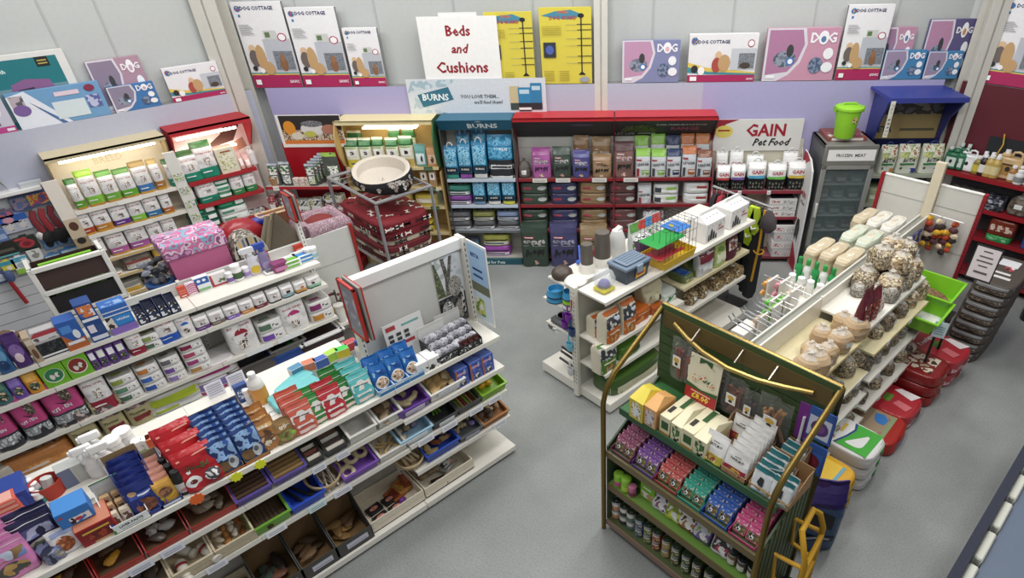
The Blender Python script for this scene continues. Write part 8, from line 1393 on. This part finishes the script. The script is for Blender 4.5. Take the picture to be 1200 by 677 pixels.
for i in range(4): put(bottle(.04,.18,'e4e2de','f0f0ee','d8d4cc',neck=.7),'GL',-5.14,.14+.1*i,1.102,f'{ORD[i+1]} small white bottle from the spine, far gondola side','bottle','small white bottles, far gondola side')
for i,(u,v,z,c,dn) in enumerate(((4.92,.4,1.12,'d88a98','pink topped'),(4.9,.52,1.1,'e0a050','orange'),(4.84,.24,1.12,'c8b8a0','straw coloured'),(4.74,.26,1.08,'6ac03a','lime leafed'),(4.66,.34,1.06,'5ab83a','lime leafed'),(4.58,.26,1.06,'7ac044','green leafed'),(4.42,.3,1.0,'c8a888','wooden'))):
    b=B(); b.box(-.09,.09,-.01,.01,0,.2,'d8d4cc'); 
    for j in range(9): b.blob(-.07+.018*j,-.04,.05+.03*(j%4),.035,.03,.035,c+':f',j,.3,7,4)
    k=B(); k.tube([(0,.2,.19),(0,-.1,.2)],.003,'d8d8da:m',5); put(T('chew_toy_card',b,[T('wall_hook',k)]),'GL',-u,v,z,f'{dn} chew toy card on a hook, {ORD[i+1]} from the bales','toy card','chew toy cards on the far gondola side')
for i,u in enumerate((3.72,3.98,4.04,4.16,4.22,4.36,4.42)):
    k=B(); k.tube([(0,.0,0),(0,-.3,.03),(0,-.34,.07)],.007,'dcdcde:m',6); k.box(-.03,.03,-.0,.012,-.03,.03,'dcdcde:m'); put(T('display_hook',k),'GL',-u,.075,1.27,f'{ORD[i+1]} bare chrome hook from the stand on the far gondola side','hook','bare chrome hooks')
b=B(); b.box(-.14,.14,-.012,.012,0,.2,'d8c8b4')
for i in range(3):
    for j in range(2): b.prints(lambda fx,fz,l=0,i=i,j=j:(-.13+.09*i+.08*fx,-.012-l,.01+.095*j+.08*fz),.08,.08,(('r',.1,.1,.9,.9,'c8a888'),('r',.35,.3,.65,.8,'3a2a22')))
put(T('wooden_toy_card',b),'GL',-3.9,.22,1.02,'card of small wooden chew blocks on the far gondola side','toy card',rx=-.6)
put(carton(.26,.14,.12,'dcd8d0',(('r',.1,.2,.9,.8,'c8a890,e4e0d8:p/20'),),name='treat_box'),'GL',-4.28,.4,.96,'small white box of pale treats hanging by the chrome hooks','treat box')
# end panel: hanging toys, green bins, black sacks, notice
f=FR['P']
for i in range(8):
    b=B(); q=random.Random(i); 
    for j in range(5): b.blob(q.uniform(-.02,.02),q.uniform(-.02,.02),.28-.06*j,.035,.03,.035,('d8a01c','b8401c','5a2c34','d8c0a0','3a2a2c')[(i+j)%5]+':r',j,.25,8,5)
    k=B(); k.tube([(0,0,.3),(0,0,.36)],.003,'c8c8cc:m',4); put(T('rope_toy',b,[T('hook',k)]),'Q',-1.86+.045*i,.09+.03*(i%2),1.06-.05*(i%3),f'{ORD[i+1]} yellow and maroon plush rope toy from the slotted post, on the end panel','toy','rope toys on the end panel')
for i in range(12):
    b=B(); b.box(-.045,.045,-.008,.008,0,.1,('4a4a88','6a6aa0','3c3c78')[i%3],.003); b.box(-.012,.012,-.014,-.008,.02,.07,('c8a83c','8a8ab8')[i%2])
    put(T('toy_pack',b),'G',6.5+.11*(i%6),.07,1.05+.12*(i//6),f'{ORD[i+1]} small blue and yellow toy pack hung on the spine panel end','toy pack','blue and yellow toy packs')
def lbin(): 
    b=B(); w,d,h=.27,.2,.2
    R=[[(-w*.8,-d*.8,0),(w*.8,-d*.8,0),(w*.8,d*.8,0),(-w*.8,d*.8,0)],[(-w,-d,h*.75),(w,-d,h*.75),(w,d,h),(-w,d,h)],[(-w-.015,-d-.02,h*.75),(w+.015,-d-.02,h*.75),(w+.015,d+.01,h),(-w-.015,d+.01,h)],[(-w-.012,-d-.018,h*.75+.012),(w+.012,-d-.018,h*.75+.012),(w+.012,d+.01,h+.012),(-w-.012,d+.01,h+.012)],[(-w+.01,-d+.01,h*.75+.01),(w-.01,-d+.01,h*.75+.01),(w-.01,d-.01,h+.01),(-w+.01,d-.01,h+.01)],[(-w*.78,-d*.78,.01),(w*.78,-d*.78,.01),(w*.78,d*.78,.01),(-w*.78,d*.78,.01)]]
    for i in range(5): b.add(R[i]+R[i+1],[(k,(k+1)%4,4+(k+1)%4,4+k) for k in range(4)],'7ac41c:w')
    b.add(R[0],[(3,2,1,0)],'7ac41c:w'); b.add(R[5],[(0,1,2,3)],'6ab414:w'); return T('scoop_bin',b)
put(lbin(),'P',-1.4,.26,.86,'rear lime green bin holding brown bird feed','bin'); put(lbin(),'P',-1.37,.62,.78,'front lime green bin, empty, at the seed gondola end','bin')
put(T('feed_heap',B().blob(0,0,.05,.2,.14,.05,'6a4a2c,8a6a44:s/60',1,.1,14,6)),'P',-1.4,.27,.875,'brown bird feed heaped in the rear lime bin','bird feed') 
b=B(); b.box(-.28,.28,-.28,.28,.0,.02,'2c2c2e:w'); 
for x in (-.26,.26): b.tube([(x,.2,.0),(x,.2,-.75)],.014,'1c1c1e:w',6); b.tube([(x,-.2,.0),(x,-.2,-.75)],.014,'1c1c1e:w',6)
put(T('bin_stand',b),'P',-1.38,.45,.765,'black metal stand under the lime green bins','stand')
put(carton(.12,.004,.18,'cfe0e4',tuple(('r',.15,.2+.15*k,.85,.27+.15*k,'8ab0b8') for k in range(4)),name='price_card'),'P',-1.08,.74,.76,'pale blue price card hanging from the front lime bin','price card',rz=.3)
b=B(); b.box(-.12,.12,-.004,.004,0,.36,'26262a'); b.prints(lambda fx,fz,l=0:((fx-.5)*.23,-.004-l,.01+fz*.34),.23,.34,(('r',.03,.02,.97,.98,'d8ccd0'),('r',0.32,0.839,0.68,0.881,'5a5054'),('r',0.23,0.679,0.77,0.721,'5a5054'),('r',0.185,0.539,0.815,0.581,'5a5054'),('r',0.32,0.402,0.68,0.438,'5a5054'),('r',0.23,0.19,0.77,0.25,'5a5054')))
put(T('notice_board',b),'P',-1.05,.1,1.16,'small black framed notice card beside the red upright','notice',rx=-.1)
BK=(lambda prs,top: lambda w,d,h:bag(w,d,h,'4e4640:p',tuple(prs),'slab',(),'feed_sack',tuple(top),3,None,.02))((('r',.03,.12,.97,.5,'6a5a4a,3c3632,8a7c6c,4a4038:p/30'),('r',.04,.6,.96,.86,'8c8c8e')),(('r',.2,.66,.75,.92,'dcdce0'),('r',.45,.5,.7,.66,'2a2a2c,b8484c,e0e0e0:p/14'),('r',0.18,0.324,0.72,0.396,'d8d4d0'),('r',.3,.16,.8,.24,'d8d4d0')))
for j in range(8): put(BK(.42,.85,.115),'P',-1.02+.008*j,-.66-.012*j+.0,.002+.1205*j,f'{ORD[j+1]} black and grey sack from the floor in the tall stack','feed sack','black sacks in the tall stack')
# maroon wall stock
mw='on the top red shelf'
for i,(u,t,dn) in enumerate(((-2.226,'g','green jerry can, nearest the white pillar,'),(-2.151,'g2','second green jerry can'),(-2.046,'w','white jerry can'),)):
    put(jerry(.17 if t!='w' else .2,.12,.27,{'g':'2a6a4c:f','g2':'2f7450:f','w':'dedede:f'}[t],'dcdcda' if t!='w' else 'e8e8e6','c8d4cc' if t!='w' else 'eeeeee'),'R',u,.34-.02*i,1.422,f'{dn} {mw}','jerry can')
for i,u in enumerate((-2.194,-2.109)): put(bottle(.05,.3,'2a6a4c:f','c8d0cc','c8d4cc',neck=.4),'R',u,.2,1.422,f'{("first","second")[i]} green bottle behind the green jerry cans','bottle')
put(bottle(.06,.22,'8a7a34:f','dcdcd8','c8b83c',neck=.5),'R',-1.923,.32,1.422,'olive bottle with a yellow label beside the white jerry can','bottle')
for i in range(4): put(bottle(.05,.26,'d8d0dc','e8e4ea','c8c0d0',neck=.4),'R',-1.892+.08*i,.22-.02*(i%2),1.422,f'{ORD[i+1]} pale lilac bottle from the pillar in the rear row, top red shelf','bottle','pale lilac bottles')
put(bottle(.05,.26,'2c1a1c:f','e8e8e4','e0dede',neck=.35),'R',-1.852,.34,1.422,'dark brown bottle with a white label, top red shelf','bottle')
put(bottle(.045,.24,'2c1a1c:f','e8e8e4','e0dede',neck=.35),'R',-1.832+.02,.22,1.422,'dark bottle half hidden behind the labelled brown one','bottle')
for i,u in enumerate((-1.782,-1.712)): put(bottle(.06,.27,'b89a4c:f','e8e8e4','d8c890',neck=.4),'R',u,.34,1.422,f'{("shorter","taller")[i]} amber oil bottle with a white cap, top red shelf','bottle')
put(jerry(.26,.15,.34,'c8a878:f','e8e8e6','a87c3c',prints=(('r',0.185,0.67,0.815,0.73,'2a2a2c'),)),'R',-1.585,.26,1.422,'large clear jug of amber oil with a loop handle','jerry can')
for i in range(3): put(bottle(.045,.2,'a8743c:f','e8e8e4','e0d8cc',neck=.5),'R',-1.508+.07*i,.36-.06*i,1.422,f'{ORD[i+1]} small amber bottle right of the large oil jug','bottle','small amber bottles')
for i in range(3): put(bottle(.05,.17,'d8d8d8','f0f0ee','8a8a8c',neck=.6),'R',-1.422+.09*i,.38-.05*i,1.422,f'{ORD[i+1]} small white capped bottle at the picture edge, top red shelf','bottle','small white capped bottles')
put(bottle(.07,.24,'dcdcde','f0f0ee','c8ccd0',neck=.6),'R',-1.329+.1,.3,1.422,'pale bottle with a grey label at the far end of the red shelf','bottle')
for i,(u,w,h,c,dn) in enumerate(((-1.95,.4,.16,'3a3230,6a5c54,8a8480,2a2422:f/14','flat dark bag of bones'),(-1.62,.34,.15,'4a4e60,2c2c34,8a8c98:f/14','flat bluish bag'),(-1.3,.26,.26,None,'round bag of brown pellets'),(-1.02,.3,.27,None,'wide bag of brown pellets'),(-.72,.28,.25,None,'second wide bag of brown pellets'))):
    put(bag(w,.28,h,c,(),'slab',(),'bone_bag',(),i,None,.06) if c else sk(w,h,'4a3a2c,6a5440,3a2c20:s/110',3),'R',u,.3,1.037,f'{dn} on the second red shelf','bone bag')
put(plain('7a2c1c:f',('r',.1,.3,.9,.7,'d8c0b0,8c3420:p/20'),style='slab')(.32,.28,.2),'R',-1.38,.3,.745,'rust red flat bag on the third red shelf','dog food bag')
put(plain('2c9a4c:f',('r',.1,.3,.9,.7,'8ac89c,2c9a4c:p/20'),style='slab')(.3,.3,.08),'R',-1.38,.3,.661,'green flat bag beneath the rust red one','dog food bag')
for j in range(2): put(plain('1f5ab0:f',('r',0.325,0.41,0.775,0.59,'e8ecf4'),('q',((.05,.2),(.2,.5),(.1,.8)),'c83040'),style='slab')(.52,.3,.16),'R',-.86,.3,.661+.168*j,f'{("lower","upper")[j]} bright blue flat bag on the third red shelf','dog food bag','blue bags on the red shelving')
for j in range(2): put(plain('1f4a9c:f',('r',0.325,0.44,0.775,0.56,'e8ecf4'),style='slab')(.5,.3,.18),'R',-.75,.3,.151+.19*j,f'{("lower","upper")[j]} bright blue flat bag on the lowest red shelf','dog food bag','blue bags on the red shelving')
put(plain('26262a:f',('r',.2,.5,.6,.8,'c8a83c'),style='slab')(.4,.5,.2),'R',-.55,.75,.002,'black and yellow bag on the floor before the red shelving','dog food bag')
for i,x in enumerate((-1.78,-1.2,-1.12)):
    b=B(); b.tube([(0,0,.42),(.03,-.01,.3),(.0,-.02,.15),(.02,-.01,0)],.009,'c8a02c:r',6); put(T('yellow_cord',b),'R',x,.2,1.5,f'{ORD[i+1]} yellow cord hanging from the dark panel over the red shelving','cord')
b=B(); n=16; b.prism([((.04 if j%2 else .05)*math.cos(2*PI*j/n),(.04 if j%2 else .05)*math.sin(2*PI*j/n)) for j in range(n)],-.002,.002,'f05a1e'); put(T('price_star',b),'R',-1.17,.24,1.72,'orange star ticket on the yellow cord','price ticket')
# low parapet by the gallery
b=B(); b.box(-.03,.03,1.2,5.6,.0,1.0,'23273a:r'); o=tag(ob('parapet',b),'low parapet with a dark padded top beside the right aisle','parapet')
k=B(); k.box(.09,.6,1.2,5.6,.0,.93,'5f6c80:w'); ob('blue_grey_slab',k,o)
for i in range(13): k=B(); k.box(.032,.088,1.25+.335*i,1.25+.335*i+.28,.0,.96,'cfd0c2:w',.01); ob('cream_block',k,o)

# ---------------------------------------------------------------- stock on the green display stand
# pouches: six colours, two columns each, one file behind the other up the slope
for k,(l,r_,c,c2,dn) in enumerate(((-2.228,-2.027,'a05a78','7c3a58','plum'),(-2.019,-1.804,'8a5aa8','6a3a8c','purple'),(-1.804,-1.594,'d0605c','a83434','coral'),(-1.594,-1.389,'3aa890','2a9a84','teal'),(-1.389,-1.174,'3f6ac0','2a54b0','blue'),(-1.168,-0.954,'d85a8c','c03a74','pink'))):
    w=(r_-l)
    b=B(); b.box(-w/2+.003,w/2-.003,-.16,.16,0,.004,c2); b.box(-w/2+.003,w/2-.003,-.162,-.157,0,.035,c2)
    for s in (-1,1): b.box(s*(w/2-.005)-.002,s*(w/2-.005)+.002,-.16,.16,0,.06,c2)
    put(T('pouch_tray',b),'S',(l+r_)/2,.33,.935+.0,f'{dn} printed card tray of cat food pouches on the green stand','display box',rx=.125)
    t=plain(c+':f',('r',.08,.1,.92,.55,'8a7a3c,5c5438,a8985a:p/30'),('e',.4,.35,.2,.2,'e4e4e2,2a2a2c:p/60'),('r',.08,.62,.92,.82,'d8c8b8,'+c+':p/60'),('r',.1,.86,.9,.9,c2),style='pouch',name='cat_food_pouch',crump=.01)(round(w/2-.01,3),.024,.13)
    for j in range(2):
        for i in range(6): put(t,'S',l+w*(.27+.46*j),.455-.05*i,.944+.0125*.5*i*1.0,f'{dn} cat food pouch filed in its tray on the green stand','food pouch',f'{dn} pouches on the green stand',rx=-.35)
# top display
ds='on the green stand\'s display shelf'
def gable(w,d,h,body,win,top='e8dcb0',pr=()):
    b=B(); b.box(-w/2,w/2,-d/2,d/2,0,h*.75,body,.003); b.prints(lambda fx,fz,l=0:((fx-.5)*w,-d/2-l,fz*h*.75),w,h*.75,(('q',((.15,.12),(.85,.12),(.85,.8),(.5,.95),(.15,.8)),win),)+tuple(pr))
    k=B(); k.add([(-w/2,-d/2,h*.75),(w/2,-d/2,h*.75),(w/2,d/2,h*.75),(-w/2,d/2,h*.75),(-w*.3,0,h),(w*.3,0,h)],[(0,1,5,4),(1,2,5),(2,3,4,5),(3,0,4)],top); return T('treat_box',b,[T('gable_top',k)])
put(gable(.13,.22,.24,'d0bc3c','c8b058,e8e4d8,a89030:p/30','e0cc3c',(('r',.3,.3,.7,.6,'dfe4ec'),)),'S',-2.08,.28,1.272,'yellow gabled treat box at the stand\'s near corner','treat box')
put(gable(.11,.22,.24,'d8a060','b8a8a0,d8c8c0,8a7468:p/30','e4a860',(('r',.3,.3,.7,.6,'c8ccd4'),)),'S',-1.959,.27,1.272,'orange gabled treat box beside the yellow one','treat box')
for i,(l,r_) in enumerate(((-1.887,-1.795),(-1.787,-1.697),(-1.697,-1.595),(-1.595,-1.488))):
    w=r_-l
    if i%2==0: t=carton(round(w,3),.3,.16,'ddd4ac',(('r',.2,.3,.85,.75,'2f5a2c'),('r',.0,0,1,.12,'c88a3c')),'e4dcb8',None,(('r',.15,.2,.5,.45,'2c2a28'),('r',.55,.5,.95,.95,'2f5c2c')),name='treat_box')
    else: t=gable(round(w,3),.3,.2,'ddd4ac','2c5a28,4a7a3c,dcd4b0,1f3f1c:p/26','e4dcb8',(('e',.5,.1,.16,.08,'2c2624'),))
    put(t,'S',(l+r_)/2,.21,1.272,f'{ORD[i+1]} cream and green treat box from the orange box {ds}' if len(f'{ORD[i+1]} cream and green treat box from the orange box {ds}'.split())<17 else f'{ORD[i+1]} cream and green treat box','treat box','cream and green treat boxes')
b=B(); b.box(-.13,.13,-.004,.004,0,.36,'ddd6b8'); b.prints(lambda fx,fz,l=0:((fx-.5)*.26,-.004-l,fz*.36),.26,.36,(('r',0,0,1,.26,'b82028'),('t','£8.00',.5,.12,.14,'f0d83c',.66),('r',0.185,0.198,0.815,0.222,'f0c8a0'),('q',((0,.26),(1,.26),(1,.36),(.5,.3),(0,.36)),'2c5a2c'),('q',((.3,.85),(.5,.93),(.7,.85),(.7,.98),(.3,.98)),'2c5a2c'),('e',.25,.5,.12,.08,'2c5a2c,e0d8c0,c8702c:p/40'),('e',.5,.56,.12,.08,'2c5a2c,e0d8c0,c8702c:p/40'),('e',.75,.5,.12,.08,'2c5a2c,e0d8c0,c8702c:p/40')))
put(T('offer_card',b),'S',-1.588-.2+.02,.07,1.43,'cream and green £8.00 offer card above the treat boxes','offer card',rx=-.12)
def naturo(foot): return plain('e4e2de:f',('t','NATURO',.5,.62,.09,'2a2a2c',.74),('r',0.365,0.718,0.635,0.742,'6a6a6c'),('r',.04,.04,.96,.34,foot),('e',.5,.2,.3,.12,'c8a03c,8a4a2c,e0d0b0:p/26'),style='pouch',name='food_pouch',crump=.015)
put(naturo('c8b83c')(.17,.06,.22),'S',-1.419-.03,.33,1.272,'white food pouch with a yellow foot '+ds,'food pouch',rx=-.25)
def obox(u,w,h,dn,v=.2,d=.3): put(boxtray(w,d,h,'a88258:r',.35,'display_box','9c774c:r',(),.005,h*1.1,()),'S',u,v,1.273,dn,'display box')
obox(-1.419,.19,.2,'brown card box behind the yellow footed pouch',.1,.2)
put(naturo('9c1c34')(.15,.05,.2),'S',-1.419,.06,1.29,'white pouch inside the brown card box beside the white file','food pouch',rx=-.15)
obox(-1.252-.02,.19,.14,'brown card box holding a file of white pouches',.19,.34)
for i in range(7): put(naturo('9c1c34')(.17,.035,.2),'S',-1.252-.02,.34-.046*i,1.28+.012*i,f'{ORD[i+1]} white food pouch with a wine red foot from the front','food pouch','white pouches in the brown box',rx=-.2)
def teal(): return plain('d4d8d8:f',('r',0,.8,1,.97,'1c6a70'),('q',((.3,.4),(.4,.62),(.6,.6),(.62,.3),(.4,.28)),'26282c'),('e',.75,.2,.16,.1,'c8b088'),('r',.05,.02,.95,.1,'5a8a94'),style='pouch',name='treat_pouch',crump=.02)
for k,(px,n,dn) in enumerate(((-1.05-.03,4,'first'),(-0.918-.03,2,'second'))):
    obox(px,.15,.15,f'{dn} brown card box of teal topped pouches {ds}' if k==0 else f'{dn} brown card box of teal topped pouches, half empty',.22,.28)
    for i in range(n): put(teal()(.135,.04,.19),'S',px,.345-.05*i,1.28+.01*i,f'{ORD[i+1]} teal topped pouch from the front in the {dn} teal box','treat pouch','teal topped pouches',rx=-.2)
obox(-1.05,.16,.16,'brown card box of white and teal pouches at the back corner',.04,.2)
for i in range(2): put(teal()(.14,.05,.19),'S',-1.05,.08-.06*i,1.285,f'{("front","rear")[i]} teal topped pouch in the back corner box','treat pouch','corner teal pouches',rx=-.15)
put(teal()(.14,.05,.2),'S',-.985,.3,1.273,'teal topped pouch leaning at the end of the display shelf','treat pouch',rx=-.2,rz=.5)
# hanging bags on the back
def chewbag(w,h,c,sd):
    q=random.Random(sd); b=B()
    for i in range(11): b.tube([(q.uniform(-.38,.38)*w,-.035+q.uniform(-.02,.02),h*.06),(q.uniform(-.34,.34)*w,-.035+q.uniform(-.02,.015),h*q.uniform(.55,.78))],q.uniform(.01,.017),c,6)
    k=B(); loft(k,w,.09,h,'pouch','c8c8c4:c',(),sd,.03,3); vs=k.v; k.v=[(x,y-.035,z) for x,y,z in vs]
    l_=B(); l_.box(-w*.2,w*.2,-.092,-.089,h*.38,h*.66,'e6e4dc'); l_.prints(lambda fx,fz,l=0:((fx-.5)*w*.4,-.092-l,h*(.38+.28*fz)),w*.4,h*.28,(('e',.5,.65,.34,.22,'d8a83c'),('e',.5,.3,.2,.14,'2a2a2c')))
    m=B(); m.tube([(0,.02,h-.01),(0,-.12,h)],.004,'d8d8da:m',5); return T('chew_bag',b,[T('clear_bag',k),T('label',l_),T('hook',m)])
for i,(u,w,h,z,c,dn) in enumerate(((-2.02,.17,.34,1.46,'7c3a30','reddish'),(-1.88,.18,.3,1.47,'8a5438','brown'),(-1.70,.17,.34,1.40,'4a3a34','dark'),(-1.55,.19,.3,1.41,'7a4834','brown'),(-1.42,.13,.28,1.40,'3c3430','dark'),(-1.25,.24,.36,1.36,'b07c4c','tan'))):
    put(chewbag(w,h,c+':r',i),'S',u,-.06,z,f'clear bag of {dn} chews, {ORD[i+1]} from the middle gondola side of the stand back','chew bag','chew bags hung on the stand')
b=B(); b.box(-.05,.05,-.01,0,0,.3,'7c2a8c',.003); b.tube([(0,-.018,-.02),(0,-.018,.2)],.01,'e4e2e4:w',6); b.blob(0,-.02,-.02,.018,.012,.035,'e4e2e4:w',0,.02,8,5); put(T('toothbrush_card',b),'S',-1.07,-.08,1.45,'purple card with a white toothbrush on the stand back','carded pack')
for i,z in enumerate((1.52,1.24)):
    b=B(); b.box(-.085,.085,-.012,0,0,.25,'2f5aa8',.003); b.prints(lambda fx,fz,l=0:((fx-.5)*.17,-.012-l,fz*.25),.17,.25,(('r',.05,.1,.9,.75,'c8ccdc' if i==0 else '3a6ac0'),('e',.5,.42,.34,.24,'5a3a78' if i==0 else '7a2438'),('e',.5,.42,.2,.14,'7a4a8c' if i==0 else '9a2c40'))); put(T('toy_card',b),'S',-.96,-.07,z,f'{("upper blue card with a purple ball","lower blue card with a crimson ball")[i]} toy on the stand back','carded pack')
# can shelf
row('S3',[(-2.218,-2.143,0.241,'lime and pink lidded tub',lambda w,d,h:bottle(.04,.13,'8cc82c','9ad83c','c85a8c',name='tub',neck=.8,caph=.2)),(-2.139,-2.061,0.236,'lime lidded tub',lambda w,d,h:bottle(.04,.14,'8cc82c','9ad83c','b8d84c',name='tub',neck=.8,caph=.2)),(-2.061,-2.007,0.221,'small pink tub',lambda w,d,h:bottle(.032,.1,'c86a94','d87aa4','8a3a5c',name='tub',neck=.8,caph=.2))],'on the lime can shelf','tub',d=.08)
put(carton(.14,.12,.18,'7ac01c',(('r',.1,.1,.9,.45,'e4e8d8,c89a6c:p/16'),('r',0.23,0.652,0.77,0.748,'f0f4e0')),'8ad02c',name='treat_box'),'S',-1.911,.36,.56,'bright lime treat box on the can shelf','treat box')
for i,(px,c,c2,dn) in enumerate(((-1.782,'c8c4c8','8a5a78,d8d0d4,3a3a3c:p/20','white and plum'),(-1.658,'b8c82c','c8d84c,8a9a2c,e4e4e0:p/20','lime'),(-1.53,'7a5024','a8743c,e0dcd4,5a3818:p/20','brown'),(-1.399,'5a4a7c','7a6a9c,c8c4d0,8ab03c:p/20','grey purple'),(-1.235,'d0ccd0','b83c5c,3a3a3c,e4e0e2:p/20','white and crimson'))):
    for j in range(2): put(plain(c+':f',('r',.08,.12,.92,.7,c2),('e',.62,.28,.2,.14,'e8e6e2'),style='pouch',name='cat_food_pouch',crump=.015)(.15,.045,.2),'S',px,.42-.06*j,.56,f'{("front","rear")[j]} {dn} cat food pouch on the can shelf','food pouch','pouches on the can shelf',rx=-.3)
for i,(px,lb) in enumerate(((-1.135,'8a6a4c'),(-1.058,'5a5450'),(-0.976,'6a5a44'))): put(can(.038,.105,lb,'tin_can',(('r',.25,.1,.75,.6,'e0dcd4'),)),'S',px,.41,.56,f'{ORD[i+1]} tin from the pouches on the lime can shelf','tin','tins on the lime shelf')
for i,px in enumerate((-2.216,-2.128,-2.051)):
    for j in range(2): put(can(.04,.1,'cfc8bc','tin_can',(('r',.1,.1,.9,.5,('d88a5c','3a3a3c','5a7a6c')[i]),('r',.2,.6,.8,.9,'e8e4dc'))),'S',px,.43,.113+.104*j,f'{("lower","upper")[j]} cream labelled tin in the {ORD[i+1]} pair from the stand\'s near leg','tin','cream labelled tins')
for i,(px,lb,dn) in enumerate(((-1.957,'3a5a9c','blue'),(-1.865,'5a7a3c','green'),(-1.776,'a83434','red'),(-1.679,'a88a3c','ochre'),(-1.585,'4a5a34','olive'),(-1.484,'2f5c3c','dark green'),(-1.386,'5c4a34','brown'),(-1.275,'3c5a3c','mossy green'),(-1.159,'4a4a44','grey'))):
    for j in range(2): put(can(.04,.1,lb,'tin_can',(('r',.15,.15,.85,.55,'c8b87c,'+lb+':p/40'),('r',.2,.65,.8,.85,'d8d4c8'))),'S',px,.43,.113+.104*j,f'{("lower","upper")[j]} {dn} labelled tin on the stand base','tin')

print('THINGS',sum(1 for o in COL.objects if o.parent is None and o.get('label')),'OBJS',len(COL.objects))
